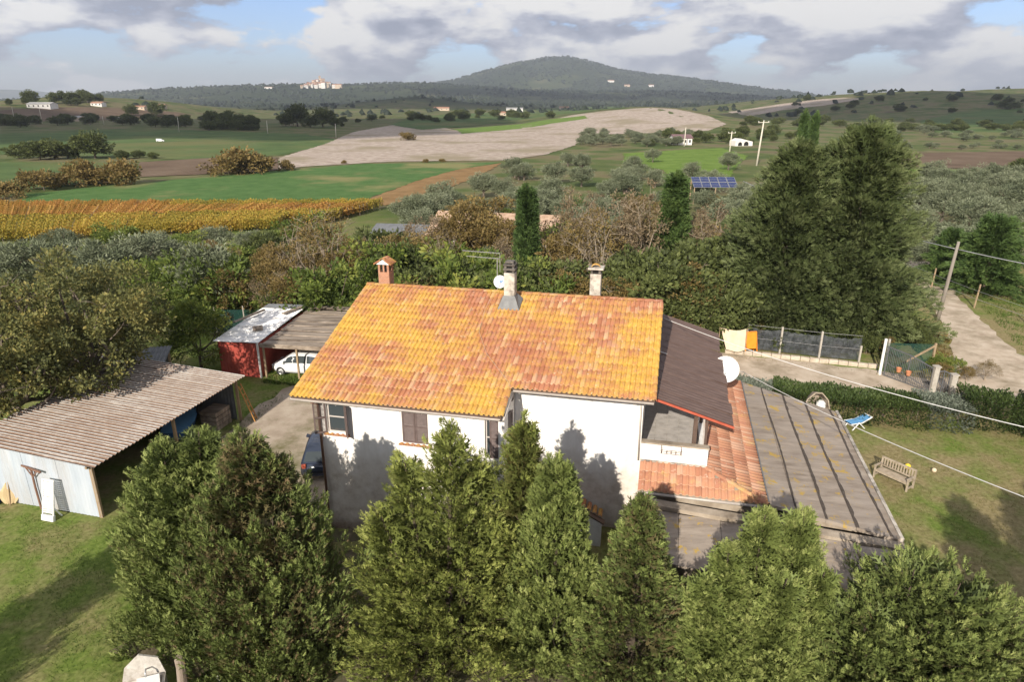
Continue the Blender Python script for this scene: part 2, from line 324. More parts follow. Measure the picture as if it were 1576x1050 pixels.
def tile_mat(name, clay, lichen, amount):
    m = mat_base(name); v = pos(); a = N('ShaderNodeAttribute', attribute_name='rnd').outputs['Fac']
    c = ramp(a, [(i/(len(clay)-1), k) for i, k in enumerate(clay)])
    c = mixc(MA('MULTIPLY', noise(v, 9, 5, .7), .5), c, mixc(.6, c, (.13, .075, .05)))
    big = noise(v, .33, 5, .6, (3, 6, 0)); fine = noise(v, 3.4, 6, .7, (1, 4, 2)); tiny = noise(v, 22, 4, .7)
    f = MA('ADD', MA('ADD', MA('MULTIPLY', big, .52), MA('MULTIPLY', fine, .26)), MA('ADD', MA('MULTIPLY', tiny, .21), MA('MULTIPLY', a, .02)))
    lc = ramp(noise(v, 6, 4, .6, (8, 8, 8)), [(.35, lichen[0]), (.65, lichen[1])])
    k = ramp(f, [(amount, (0, 0, 0)), (amount+.11, (.92, .92, .92))])
    c = mixc(k, c, lc)
    pale = ramp(noise(v, 5, 7, .75, (5, 9, 1)), [(.58, (0, 0, 0)), (.68, (.75, .75, .75))])
    c = mixc(pale, c, (.50, .42, .33))
    finish(c, .9, tiny, .35, .015, 0, .15); return m
M_TILE = tile_mat('lichened_tile', [(.33, .13, .07), (.37, .15, .08), (.40, .175, .10), (.35, .15, .095), (.52, .33, .2)], ((.42, .245, .042), (.52, .335, .07)), .462)
M_TILE2 = tile_mat('clay_tile', [(.37, .165, .10), (.45, .21, .125), (.50, .255, .155), (.41, .19, .12), (.56, .36, .25)], ((.50, .32, .10), (.56, .40, .15)), .55)
M_GUTTER = M('gutter_metal', [(.38, .33, .29), (.48, .43, .38)], 4, .5, .1, metal=.15)
M_WOODBR = M('brown_wood', [(.085, .055, .04), (.13, .085, .065)], 6, .7, .3)
M_SHUT = M('shutter_paint', [(.105, .075, .068), (.15, .11, .10)], 5, .6, .15)
M_FRAME = M('window_frame_paint', [(.45, .40, .36), (.55, .5, .46)], 6, .6, .1)
M_DARK = M('dark_interior', [(.012, .011, .01), (.02, .018, .016)], 3, .9, 0)
m = mat_base('window_glass'); p = finish((.05, .06, .065), .06, None, spec=.8); M_GLASS = m
M_BRICK = None
m = mat_base('chimney_brick'); v = objc(); bt = N('ShaderNodeTexBrick'); mp = N('ShaderNodeMapping'); LK(v, mp.inputs[0]); mp.inputs['Rotation'].default_value = (R(90), 0, 0); LK(mp.outputs[0], bt.inputs[0])
bt.inputs['Scale'].default_value = 4; bt.inputs['Color1'].default_value = (.40, .16, .08, 1); bt.inputs['Color2'].default_value = (.30, .12, .065, 1); bt.inputs['Mortar'].default_value = (.45, .38, .3, 1)
finish(mixc(.3, bt.outputs[0], ramp(noise(v, 9, 6), [(.3, (.2, .1, .06)), (.7, (.5, .3, .2))])), .9, bt.outputs[1], .3, .02); M_BRICK = m
M_CONC = M('chimney_concrete', [(.30, .265, .22), (.48, .43, .365), (.58, .53, .46)], 3.5, .92, .4, 16, dirt=(.10, .09, .08))
M_SOOT = M('sooty_concrete', [(.05, .045, .04), (.12, .105, .09), (.24, .21, .18)], 5, .92, .4, 16)
M_LEAD = M('flashing_metal', [(.13, .13, .13), (.19, .19, .185)], 4, .6, .15, metal=.2)
M_BROWNSHEET = M('brown_sheet', [(.105, .068, .056), (.13, .086, .071), (.155, .105, .088)], 1.6, .6, .15, 8, stretch=(1, 3, 1))
M_RED = M('red_edge_paint', [(.36, .07, .04), (.46, .11, .06)], 6, .6, .1)
M_TERR = M('terrace_floor', [(.33, .30, .27), (.42, .385, .35), (.48, .44, .40)], 3, .8, .2)
m = mat_base('bitumen_sheet'); v = pos()
mp = N('ShaderNodeMapping'); LK(v, mp.inputs[0]); mp.inputs['Rotation'].default_value = (0, 0, .225); mp.inputs['Scale'].default_value = (.5, 2.2, 1)
c = ramp(noise(mp.outputs[0], 1.3, 8, .68), [(.32, (.19, .15, .115)), (.5, (.275, .225, .18)), (.68, (.37, .31, .25))])
c = mixc(ramp(noise(v, .7, 6, .6, (2, 2, 0)), [(.45, (0, 0, 0)), (.65, (.6, .6, .6))]), c, (.30, .255, .215))
lich = MA('ADD', MA('MULTIPLY', noise(v, 1.7, 4, .5, (6, 1, 0)), .6), MA('MULTIPLY', noise(v, 9, 5, .7), .4))
c = mixc(ramp(lich, [(.575, (0, 0, 0)), (.61, (.85, .85, .85))]), c, (.42, .275, .05))
finish(c, .9, noise(v, 20, 5, .7), .35, .02); M_BITUMEN = m
M_SEAM = M('bitumen_seam', [(.055, .043, .035), (.10, .08, .065)], 5, .95, .5)
M_TANPL = M('tan_render', [(.25, .20, .15), (.34, .28, .215), (.40, .34, .27)], 1.6, .92, .3, 14, dirt=(.16, .125, .09))
M_PIPE = M('downpipe_paint', [(.16, .085, .06), (.23, .13, .09)], 4, .6, .1)
M_STEEL = M('galvanised_steel', [(.38, .38, .38), (.52, .52, .52)], 8, .45, .1, metal=.6)
M_DISH = M('dish_enamel', [(.74, .74, .73), (.82, .82, .81)], 3, .45, .05)
M_BLUE = M('dish_print_blue', [(.05, .18, .42), (.06, .2, .45)], 5, .5, 0)
M_SAILC = M('tan_cable', [(.42, .33, .24), (.5, .4, .3)], 8, .7, 0)
M_ROPE = M('white_cable', [(.60, .58, .55), (.72, .70, .67)], 8, .6, 0)

# ============================ farmhouse ============================
O = (-7.167, 33.039); TH = .225
house = empty('farmhouse', (*O, 0), -TH, 'two storey white plastered farmhouse with lichened orange tile roof', 'house')
ZR, SL, LEN, D1, D2, XM = 8.4, .33, 14.35, 7.97, 6.365, 8.76
PHI = math.atan(SL); CP, SP_ = math.cos(PHI), math.sin(PHI)
def wall(mb, x0, x1, yf, th, z0, z1, ops=()):
    """wall along x, front face at y = yf, with openings (xa, xb, za, zb)"""
    xs = sorted({x0, x1, *[o[0] for o in ops], *[o[1] for o in ops]})
    for a, b in zip(xs, xs[1:]):
        cut = sorted([(o[2], o[3]) for o in ops if o[0] <= a+1e-6 and o[1] >= b-1e-6]); z = z0
        for za, zb in cut:
            if za > z: mb.box(a, b, yf, yf+th, z, za)
            z = zb
        if z1 > z: mb.box(a, b, yf, yf+th, z, z1)
XL, YF, YR, XS, XR, YB = .8, -7.4, -5.6, 8.74, 13.94, 4.2
zt = lambda y: ZR-SL*abs(y)-.17
mb = MB(); wall(mb, XL, XS, YF, .3, -1.6, zt(YF)-.02, [(1.2, 2.0, 3.98, 5.38), (4.5, 5.6, 3.9, 5.34), (7.95, 8.5, 3.6, 5.34), (2.9, 3.6, -.35, .25)])
mb.build('wall', M_PLASTER, house)
mb = MB(); wall(mb, XS+.02, XR, YR, .3, -1.6, zt(YR)-.02); mb.build('wall', M_PLASTER, house)
mb = MB()                                                               # short side of the jutting part
mb.box(XS-.3, XS, YF+.301, -6.75, -1.6, zt(YF)); mb.box(XS-.3, XS, -6.75, -6.35, -1.6, 4.2); mb.box(XS-.3, XS, -6.75, -6.35, 5.35, zt(YF)); mb.box(XS-.3, XS, -6.35, YR+.3, -1.6, zt(YF))
mb.add([(XS-.3, YF+.301, zt(YF)), (XS, YF+.301, zt(YF)), (XS-.3, YR+.3, zt(YF)), (XS, YR+.3, zt(YF)), (XS-.3, YR+.3, zt(YR)), (XS, YR+.3, zt(YR))], [(0, 2, 4), (1, 5, 3), (0, 4, 5, 1)])
mb.build('wall', M_PLASTER, house)
for x0, x1, yf in ((XL, XL+.3, YF+.301), (XR-.3, XR, YR+.301)):         # gable walls
    pts = [(yf, -1.6), (yf, zt(yf)), (0, zt(0)), (YB, zt(YB)), (YB, -1.6)]
    mb = MB(); mb.add([(x0, y, z) for y, z in pts]+[(x1, y, z) for y, z in pts], [(0, 1, 2, 3, 4), (9, 8, 7, 6, 5)]+[(i, (i+1) % 5, 5+(i+1) % 5, 5+i) for i in range(5)])
    mb.build('wall', M_PLASTER, house)
mb = MB(); wall(mb, XL+.3, XR-.3, YB-.3, .3, -.6, zt(YB)); mb.build('wall', M_PLASTER, house)
MB().box(XL+.3, XR-.3, YF+.32, YB-.3, -1.5, -1.4).build('floor', M_DARK, house)
# roof deck
rz = lambda y, o=0: ZR-SL*abs(y)-o
mb = MB()
def deck(mb, x0, x1, y0, y1, t=.13, top=.035):
    mb.add([(x, y, rz(y, o)) for o in (top+t, top) for x, y in ((x0, y0), (x1, y0), (x1, y1), (x0, y1))],
           [(3, 2, 1, 0), (4, 5, 6, 7), (0, 1, 5, 4), (1, 2, 6, 5), (2, 3, 7, 6), (3, 0, 4, 7)])
deck(mb, 0, LEN, -D2, 0); deck(mb, 0, XM, -D1, -D2); deck(mb, 0, LEN, 0, 5.0)
roof = mb.build('roof', M_WOODBR, house)
# interlocking clay tiles
NC = 74; TW = LEN/NC; NR = 16; TL = D1/CP/NR
def tile_geo(w, l, sag=0):
    prof = [(0, .004), (.07, 0), (.105, .004), (.128, .048), (.166, .074), (.204, .048), (.2314, .004)]
    prof = [(x*w/.2314, z) for x, z in prof]; n = len(prof)
    v = [(x, -.02, z+.04) for x, z in prof]+[(x, l+.03, z+.002) for x, z in prof]+[(x, -.02, z+.004) for x, z in prof]
    f = [(i, i+1, n+i+1, n+i) for i in range(n-1)]+[(2*n+i, 2*n+i+1, i+1, i) for i in range(n-1)]
    return np.array(v), np.array(f)
tv, tf = tile_geo(TW, TL)
def tile_meshes(nm, v, f, mat, k=8):
    return [np_mesh(nm, v, f, mat, np.where(np.arange(len(f)) < len(f)/2, (i+.5)/k, 1.), attr='rnd') for i in range(k)]  # front lip faces take the palest stop: sunlit edge painted into the colour
TM = tile_meshes('roof_tile', tv, tf, M_TILE)
rng = np.random.default_rng(5); rnd = random.Random(7)
rest_v, rest_f, rest_r = [], [], []
cnt = 0
def add_rest(M4, v, f, r):
    o = sum(len(a) for a in rest_v); vv = np.c_[v, np.ones(len(v))] @ np.array(M4).T
    rest_v.append(vv[:, :3]); rest_f.append(f+o); rest_r.append(np.full(len(f), r))
def skip_tile(u, d):      # chimneys stand here
    return (7.0 < u+TW/2 < 8.0 and .5 < d < 1.45)
for row in range(NR):
    d = D1-row*TL*CP
    for col in range(NC):
        u = col*TW
        if u+TW/2 > XM and d > D2+.4: continue
        dd = d
        if u+TW/2 > XM: d = min(d, D2+.03)
        if skip_tile(u, d): d = dd; continue
        loc = (u+rnd.uniform(-.004, .004), -d+rnd.uniform(-.008, .008), ZR-SL*d+rnd.uniform(-.003, .004)-.02); rot = (PHI+rnd.uniform(-.008, .008), rnd.uniform(-.01, .01), rnd.uniform(-.008, .008))
        if cnt < 300:
            link('roof_tile', TM[rnd.randrange(8)], roof, loc, rot); cnt += 1
        else:
            add_rest(Matrix.Translation(loc) @ Euler(rot).to_matrix().to_4x4(), tv, tf, rnd.random())
        d = dd
for row in range(10):     # rear slope
    d = 5.0-row*.5
    for col in range(NC):
        loc = (LEN-col*TW, d, ZR-SL*d-.02)
        add_rest(Matrix.Translation(loc) @ Euler((PHI, 0, math.pi)).to_matrix().to_4x4(), tv, tf, rnd.random())
o = link('roof_tile', np_mesh('roof_tile_field', np.concatenate(rest_v), np.concatenate(rest_f), M_TILE, np.concatenate(rest_r), attr='rnd'), roof); o['kind'] = 'stuff'
# ridge caps
def cap_geo(l, r0, r1, n=7):
    v = []
    for y, r, z in ((0, r0, .0), (l, r1, -.01), (0, r0-.02, -.005)):
        v += [(r*math.cos(math.pi*k/(n-1)), y, z+r*.75*math.sin(math.pi*k/(n-1))) for k in range(n)]
    f = [(i, i+1, n+i+1, n+i) for i in range(n-1)]+[(2*n+i, 2*n+i+1, i+1, i) for i in range(n-1)]
    return np.array(v), np.array(f)
cv, cf = cap_geo(.42, .135, .11)
CM = tile_meshes('ridge_tile', cv, cf, M_TILE, 6)
for i in range(36):
    link('ridge_tile', CM[rnd.randrange(6)], roof, (LEN-i*.4+.02, 0, ZR+.0+rnd.uniform(-.008, .008)), (0, rnd.uniform(-.03, .03), math.pi/2+rnd.uniform(-.03, .03)))
vv_, vf_ = cap_geo(.5, .10, .085); VM = tile_meshes('verge_tile', vv_, vf_, M_TILE, 5)
def verge(x, y0, y1):
    n = int(abs(y1-y0)/.44)
    for i in range(n):
        y = y0+(y1-y0)*i/n; link('verge_tile', VM[rnd.randrange(5)], roof, (x, y, ZR-SL*abs(y)+.005), (PHI, 0, rnd.uniform(-.02, .02)))
verge(.03, -D1, -.1); verge(LEN-.03, -D2, -.1); verge(XM-.02, -D1, -D2-.1)
# gutters, fascia, downpipe
def gutter(x0, x1, y, name='gutter'):
    z = ZR-SL*abs(y)-.10; n = 7; mb = MB(); v = []
    for x in (x0, x1):
        for rr in (.075, .065):
            v += [(x, y-.06+rr*math.cos(math.pi+math.pi*k/(n-1)), z+rr*math.sin(math.pi+math.pi*k/(n-1))) for k in range(n)]
    f = []
    for k in range(n-1):
        f += [(k, k+1, 2*n+k+1, 2*n+k), (n+k, 3*n+k, 3*n+k+1, n+k+1)]
    f += [(0, 2*n, 3*n, n), (n-1, 2*n-1, 4*n-1, 3*n-1)]+[(k, n+k, n+k+1, k+1) for k in range(n-1)]+[(2*n+k, 2*n+k+1, 3*n+k+1, 3*n+k) for k in range(n-1)]
    mb.add(v, f); g = mb.build(name, M_GUTTER, house)
    for i in range(int((x1-x0)/.9)+1):
        xx = x0+.25+i*.9
        if xx < x1: MB().box(xx-.012, xx+.012, y-.15, y+.02, z-.085, z-.078).build('bracket', M_GUTTER, g)
gutter(-.02, XM-.05, -D1); gutter(XM+.1, LEN-.02, -D2)
mb = MB().tube([(XM+.12, -D2-.06, rz(D2)-.2), (XM+.08, -D1-.02, rz(D1)-.16)], .045, 8); mb.build('gutter_link', M_GUTTER, house, smooth=True)
MB().tube([(XL+.12, -D1-.02, rz(D1)-.2), (XL+.1, YF-.09, rz(D1)-.5), (XL+.1, YF-.09, -.95)], .055, 8).build('downpipe', M_PIPE, house, smooth=True)
MB().tube([(XR-.1, YR-.08, rz(D2)-.2), (XR-.06, YR-.08, 3.3)], .035, 8).build('downpipe', M_GUTTER, house, smooth=True)
for i in range(9):                                                       # rafter ends under the left verge
    y = -7.3+i*.9; MB().box(-.02, XL, y-.05, y+.05, rz(y, .30), rz(y, .172)).build('rafter_end', M_WOODBR, house)
# windows and shutters
def louvre(mb, w, h, slats=True):
    """shutter leaf in x 0..w, z 0..h, thickness along y"""
    t = .035
    for a in ((0, .06, 0, h), (w-.06, w, 0, h), (.06, w-.06, 0, .08), (.06, w-.06, h-.07, h), (.06, w-.06, h*.5-.03, h*.5+.03)): mb.box(a[0], a[1], -t/2, t/2, a[2], a[3])
    if slats:
        n = int(h/.055)
        for i in range(1, n):
            z = .03+h*i/n
            mb.add([(.06, -.014, z-.018), (w-.06, -.014, z-.018), (w-.06, .014, z+.018), (.06, .014, z+.018)], [(0, 1, 2, 3)])
    else: mb.box(.06, w-.06, -.008, .008, .08, h-.07)
    return mb
def window(xa, xb, za, zb, y, parent=house):
    fr = MB()
    for a in ((xa, xa+.06, za, zb), (xb-.06, xb, za, zb), (xa+.06, xb-.06, za, za+.06), (xa+.06, xb-.06, zb-.06, zb), (xa+.06, xb-.06, (za+zb)/2-.025, (za+zb)/2+.025)):
        fr.box(a[0], a[1], y, y+.05, a[2], a[3])
    w = fr.build('window', M_FRAME, parent)
    MB().box(xa+.06, xb-.06, y+.02, y+.03, za+.06, (za+zb)/2-.025).build('pane', M_GLASS, w)
    MB().box(xa+.06, xb-.06, y+.02, y+.03, (za+zb)/2+.025, zb-.06).build('pane', M_GLASS, w)
    MB().box(xa, xb, y+.2, y+.21, za, zb).build('room_shade', M_DARK, w)
    return w
w1 = window(1.2, 2.0, 3.98, 5.38, YF+.1)
louvre(MB(), .5, 1.42).build('shutter', M_SHUT, house, (1.18, YF-.03, 3.97), (0, 0, math.pi+.5))
louvre(MB(), .45, 1.42, False).build('shutter', M_SHUT, house, (2.02, YF-.03, 3.97), (0, 0, -.95))
sl = MB().box(1.05, 2.2, YF-.14, YF-.01, 3.9, 3.94).build('sill', M_TILE2, house)
for i in range(5): link('sill_tile', CM[i], sl, (1.16+i*.235, YF-.16, 3.93), (0, 0, 0), (.7, .5, .6))
window(4.5, 5.6, 3.9, 5.34, YF+.12)
louvre(MB(), .545, 1.42).build('shutter', M_SHUT, house, (4.5, YF+.03, 3.905)); louvre(MB(), .545, 1.42).build('shutter', M_SHUT, house, (5.055, YF+.03, 3.905))
sl = MB().box(4.35, 5.75, YF-.14, YF-.01, 3.82, 3.86).build('sill', M_TILE2, house)
for i in range(6): link('sill_tile', CM[i], sl, (4.46+i*.235, YF-.16, 3.85), (0, 0, 0), (.7, .5, .6))
window(7.95, 8.5, 3.6, 5.34, YF+.12); louvre(MB(), .36, 1.72).build('shutter', M_SHUT, house, (8.14, YF+.03, 3.61))
MB().box(XS-.06, XS-.04, -6.75, -6.35, 4.2, 5.35).build('window', M_DARK, house)
louvre(MB(), .4, 1.13).build('shutter', M_SHUT, house, (XS+.01, -6.75, 4.21), (0, 0, math.pi/2-.2))
vm = MB()                                                                # small vent grille
for i in range(3):
    for j in range(2): vm.box(XS+.004, XS+.02, -6.14+i*.11, -6.05+i*.11, 5.56+j*.11, 5.65+j*.11)
vm.build('vent_grille', M_WOODBR, house)
window(2.9, 3.6, -.35, .25, YF+.1)
# chimneys
def brick_chimney():
    c = MB().box(.62, 1.18, -.08, .5, 7.8, 9.05).build('chimney', M_BRICK, house)
    for x in (.62, 1.08):
        for y in (-.08, .4): MB().box(x, x+.1, y, y+.1, 9.05, 9.45).build('chimney_pillar', M_BRICK, c)
    MB().box(.86, .94, -.07, .0, 9.05, 9.45).build('chimney_pillar', M_BRICK, c)
    MB().box(.74, 1.06, .04, .38, 9.06, 9.4).build('flue', M_DARK, c)
    MB().prism([(.56, 9.45), (1.24, 9.45), (.9, 9.68)], -.16, .58).build('chimney_gable', M_WHITE, c, rot=(R(90), 0, 0), loc=(0, .42, 0))
    for sgn in (-1, 1):
        for j in range(4):
            link('cap_tile', CM[j], c, (.9+sgn*.44, -.10+j*.19, 9.43), (R(33), 0, sgn*math.pi/2), (.85, .95, .8))
    for j in range(2): link('cap_tile', CM[j+2], c, (.9, -.2+j*.38, 9.68), (0, 0, 0), (.9, .95, .9))
brick_chimney()
def conc_chimney(x, y, z0, z1, w, bands, capw, base=None):
    h = w/2; c = MB().box(x-h, x+h, y-h, y+h, z0, z1).build('chimney', M_CONC, house, bevel=.015)
    z = z1
    for bh, bw, g in bands:
        for sx_ in (-1, 1):
            for sy in (-1, 1): MB().box(x+sx_*(h-.07)-.05, x+sx_*(h-.07)+.05, y+sy*(h-.07)-.05, y+sy*(h-.07)+.05, z, z+g).build('cowl_leg', M_SOOT, c)
        MB().box(x-h+.09, x+h-.09, y-h+.09, y+h-.09, z, z+g).build('flue', M_DARK, c)
        z += g; MB().box(x-bw, x+bw, y-bw, y+bw, z, z+bh).build('cowl_slab', M_SOOT if bw < capw else M_CONC, c, bevel=.012); z += bh
    if base:
        xa, xb, ya, yb = base; za = rz(ya)+.05
        MB().add([(xa, ya, za), (xb, ya, za), (xb, yb, rz(yb)+.06), (xa, yb, rz(yb)+.06), (x-h-.02, y-h-.02, rz(y)+.42), (x+h+.02, y-h-.02, rz(y)+.42), (x+h+.02, y+h+.02, rz(y)+.42), (x-h-.02, y+h+.02, rz(y)+.42),
                  (xa, ya, za-.08), (xb, ya, za-.08), (xb, yb, rz(yb)-.04), (xa, yb, rz(yb)-.04)],
                 [(0, 1, 5, 4), (1, 2, 6, 5), (2, 3, 7, 6), (3, 0, 4, 7), (8, 9, 1, 0), (9, 10, 2, 1), (10, 11, 3, 2), (11, 8, 0, 3)]).build('flashing', M_LEAD, c)
conc_chimney(7.47, -.85, 7.9, 9.6, .5, [(.09, .28, .12), (.07, .27, .12), (.08, .2, .05)], .3, (7.0, 8.0, -1.42, -.5))
conc_chimney(11.25, .55, 8.0, 9.42, .5, [(.08, .36, .22)], .3)
link('cap_tile', CM[1], house, (11.25, .35, 9.76), (0, 0, .1), (1.6, 1, 1.2))

# ============================ aerial and dishes ============================
def Wp(u, y, z): c, s = math.cos(TH), math.sin(TH); return (O[0]+u*c+y*s, O[1]-u*s+y*c, z)
def dish(name, loc, r, aim, label, mark=False):
    d = empty(name, loc, 0, label, 'satellite dish'); q = Vector(aim).to_track_quat('Z', 'Y').to_matrix().to_4x4()
    prof = [(r*t, .28*r*t*t) for t in (0, .2, .4, .6, .8, .95, 1.)]
    MB().lathe(prof+[(r*1.02, .28*r), (r*1.0, .26*r)]+[(r*t, .28*r*t*t-.02) for t in (.8, .4, 0)], 28, q).build('reflector', M_DISH, d, smooth=True)
    p0 = q @ Vector((0, -r*.95, .2*r)); p1 = q @ Vector((0, -r*.25, r*.95))
    MB().tube([p0, p1], .012+.01*r, 6).build('feed_arm', M_STEEL, d); MB().tube([p1, p1+(q @ Vector((0, .25*r, -.22*r)))], .045*max(r, .5), 8).build('receiver', M_DISH, d)
    if mark:
        mb = MB()
        for i, (a, b) in enumerate(((-.35, -.02), (-.12, .1), (.1, .02), (.25, .16))): mb.box(a*r, (a+.16)*r, (b-.16)*r, (b+.14)*r, .05*r+.02, .05*r+.03, q)
        mb.build('printed_mark', M_BLUE, d)
    return d
a = empty('television_aerial', Wp(6.55, .35, 8.2), -TH, 'thin television aerial mast with two long booms on the ridge', 'aerial')
MB().tube([(0, 0, 0), (0, 0, 1.75)], .02, 6).build('mast', M_STEEL, a); MB().tube([(.12, .05, 1.1), (.12, .05, 2.0)], .014, 6).build('mast', M_STEEL, a)
for z, n, L0 in ((1.72, 12, 1.55), (1.98, 12, 1.75)):
    b = MB().tube([(.1, 0, z), (-L0, .1, z+.03)], .014, 5).build('boom', M_STEEL, a)
    e = MB()
    for i in range(n):
        t = (i+.5)/n; w = .24-.1*t; e.tube([(.1-(L0+.1)*t, -w+.1*t, z+.03*t), (.1-(L0+.1)*t, w+.1*t, z+.03*t)], .006, 4)
    e.build('elements', M_STEEL, b)
ds = dish('satellite_dish', Wp(6.72, .25, 8.82), .3, (-.25, -1, .32), 'small blue marked satellite dish on the aerial mast', True)
MB().tube([(-.16, .05, -.3), (-.1, .04, -.05), (0, .03, 0)], .018, 6).build('bracket', M_STEEL, ds)
mb = MB(); pts = []
for x, d in ((6.5, .2), (6.45, 1.6), (6.6, 3.2), (7.3, 4.6), (8.3, 5.8), (8.75, 6.4)): pts.append(Wp(x, -d, rz(d)+.085))
tag(mb.tube(pts, .007, 5).build('aerial_cable', M_SAILC), 'thin pale cable running down the orange roof tiles', 'cable')

# ============================ side wing: terrace, canopy, low clay roof ============================
wing = empty('side_wing', Wp(13.94, 0, 0), -TH, 'low side wing with clay tile skirt roof and covered upper terrace', 'house wing')
def wl(mb, name, mat, parent=wing, **k):          # shapes given in house coordinates
    o = mb.build(name, mat, parent, **k); o.location = (-13.94+o.location.x, o.location.y, o.location.z); return o
wl(MB().box(13.96, 16.5, -5.5, 5.0, 3.30, 3.40), 'terrace_floor', M_TERR)
jt = MB()
for i in range(1, 5): jt.box(13.96+i*.5, 13.975+i*.5, -5.3, 5.0, 3.401, 3.404)
for i in range(1, 20): jt.box(13.96, 16.5, -5.3+i*.5, -5.285+i*.5, 3.401, 3.403)
wl(jt, 'floor_joints', M_CONC)
wl(MB().box(13.945, 16.55, -5.75, -5.5, 2.2, 4.12), 'parapet', M_WHITE, bevel=.02)
wl(MB().box(13.945, 16.58, -5.78, -5.47, 4.122, 4.19), 'parapet_coping', M_TANPL, bevel=.01)
wl(MB().box(16.3, 16.52, -5.49, 5.0, 2.2, 3.5), 'kerb_wall', M_WHITE)
for x, y, w in ((16.0, -5.2, .16), (16.42, -5.35, .09), (16.42, -2.0, .12), (16.42, 1.4, .12), (16.42, 4.8, .12)):
    wl(MB().box(x-w/2, x+w/2, y-w/2, y+w/2, 3.405 if x < 16.2 else 3.505, 6.2-.295*(x-14.35)-.1), 'post', M_WOODBR)
wl(MB().bar((16.42, -4.9, 3.55), (16.3, -5.3, 5.4), .07), 'brace', M_FRAME)
cz = lambda x: 6.2-.295*(x-14.35)
# corrugated canopy: sheets side by side
nsh = 11; y0, y1 = -5.95, 5.35
for i in range(nsh):
    ya, yb = y0+(y1-y0)*i/nsh, y0+(y1-y0)*(i+1)/nsh+.04; k = 17; V = []
    for x in (14.38, 15.4, 16.4, 17.36+.05*math.sin(i*2.1)):
        for j in range(k):
            y = ya+(yb-ya)*j/(k-1); V.append((x-13.94, y, cz(x)+.022*math.cos(j*math.pi/2)+.003*i % .004+(.03*math.sin(i*1.7) if x > 17 else 0)+.002*(i % 2)))
    F = [(a*k+b, a*k+b+1, (a+1)*k+b+1, (a+1)*k+b) for a in range(3) for b in range(k-1)]
    link('canopy_sheet', np_mesh('canopy_sheet', V, F, M_BROWNSHEET, smooth=True), wing)
wl(MB().bar((14.38, y0+.02, cz(14.38)-.05), (17.37, y0+.02, cz(17.37)-.05), .05, .09), 'canopy_edge', M_RED)
for y in (-5.6, -2, 1.4, 4.8): wl(MB().bar((14.0, y, cz(14.0)-.1), (17.2, y, cz(17.2)-.1), .08, .12), 'canopy_rafter', M_WOODBR)
mb = MB()                                                               # empty wire window-box holder
for x in (14.75, 15.5): mb.tube([(x, -5.8, 4.15), (x, -6.0, 4.12), (x, -6.02, 3.9), (x, -5.8, 3.9)], .012, 5)
for z, y in ((4.05, -6.01), (3.9, -6.02), (3.9, -5.85)): mb.tube([(14.7, y, z), (15.55, y, z)], .01, 5)
for x in (14.95, 15.12, 15.3): mb.tube([(x, -6.01, 4.05), (x, -6.02, 3.9), (x, -5.83, 3.9)], .008, 5)
wl(mb, 'planter_bracket', M_WOODBR)
# skirt roof deck
ZT, ZE = 3.36, 2.82; YE, XE = -7.1, 18.75; YT, XT = -5.78, 16.53
mb = MB(); A = (13.96, YT, ZT-.04); B = (XT, YT, ZT-.04); C = (XE, YE, ZE-.04); D = (13.96, YE, ZE-.04); E = (XT, 5.0, ZT-.04); G = (XE, 5.0, ZE-.04)
q = lambda p, o=.12: (p[0], p[1], p[2]-o)
mb.add([A, B, C, D, E, G, q(A), q(B), q(C), q(D), q(E), q(G)], [(3, 2, 1, 0), (2, 5, 4, 1), (6, 7, 8, 9), (7, 10, 11, 8), (3, 9, 8, 2), (2, 8, 11, 5), (4, 5, 11, 10)])
sroof = wl(mb, 'roof', M_TANPL)
PF = math.atan2(ZT-ZE, YT-YE); PS = math.atan2(ZT-ZE, XE-XT)
TM2 = {}
for key, l in (('f', (YT-YE)/math.cos(PF)/3), ('s', (XE-XT)/math.cos(PS)/4)):
    a_, b_ = tile_geo(.24, l); TM2[key] = (l, tile_meshes('roof_tile', a_, b_, M_TILE2, 6))
l, ms = TM2['f']
for row in range(3):
    y = YE+row*l*math.cos(PF)
    for col in range(20):
        u = 13.97+col*.24
        if u+.12 > XT+(XE-XT)*(YT-y-.2)/(YT-YE): continue
        link('roof_tile', ms[rnd.randrange(6)], sroof, (u, y, ZE+row*l*math.sin(PF)-.03+rnd.uniform(0, .006)), (PF, rnd.uniform(-.012, .012), rnd.uniform(-.01, .01)))
l, ms = TM2['s']
for row in range(4):
    x = XE-row*l*math.cos(PS)
    for col in range(50):
        y = 4.98-(col+1)*.24
        if y+.12 < YE+(YT-YE)*(XE-x+.2)/(XE-XT): continue
        link('roof_tile', ms[rnd.randrange(6)], sroof, (x, y, ZE+row*l*math.sin(PS)-.03+rnd.uniform(0, .006)), (PS, rnd.uniform(-.012, .012), math.pi/2+rnd.uniform(-.01, .01)))
hv, hf = cap_geo(.45, .12, .10); HM = tile_meshes('hip_tile', hv, hf, M_TILE2, 4)
dv = Vector((XT-XE, YT-YE, ZT-ZE)); n = 6
for i in range(n):
    p = Vector(C)+dv*i/n; link('hip_tile', HM[i % 4], sroof, (p.x, p.y, p.z+.03), (math.atan2(dv.z, math.hypot(dv.x, dv.y)), 0, math.atan2(dv.y, dv.x)-math.pi/2))
for a_ in (((13.96, 16.5, -5.8, -5.72, 3.35, 3.42)), ): wl(MB().box(*a_), 'flashing', M_CONC)
wl(MB().box(13.97, XE-.3, -6.85, -6.6, -1.6, 2.66), 'wall', M_TANPL)
wl(MB().box(XE-.55, XE-.3, -6.599, 4.9, -.6, 2.66), 'wall', M_TANPL)
wl(MB().tube([(13.98, YE-.05, ZE-.1), (XE, YE-.05, ZE-.1)], .06, 8), 'gutter', M_GUTTER, smooth=True)
big = dish('satellite_dish', Wp(17.55, 1.35, 4.85), .62, (-.35, -1, .35), 'big white round satellite dish beyond the brown canopy')
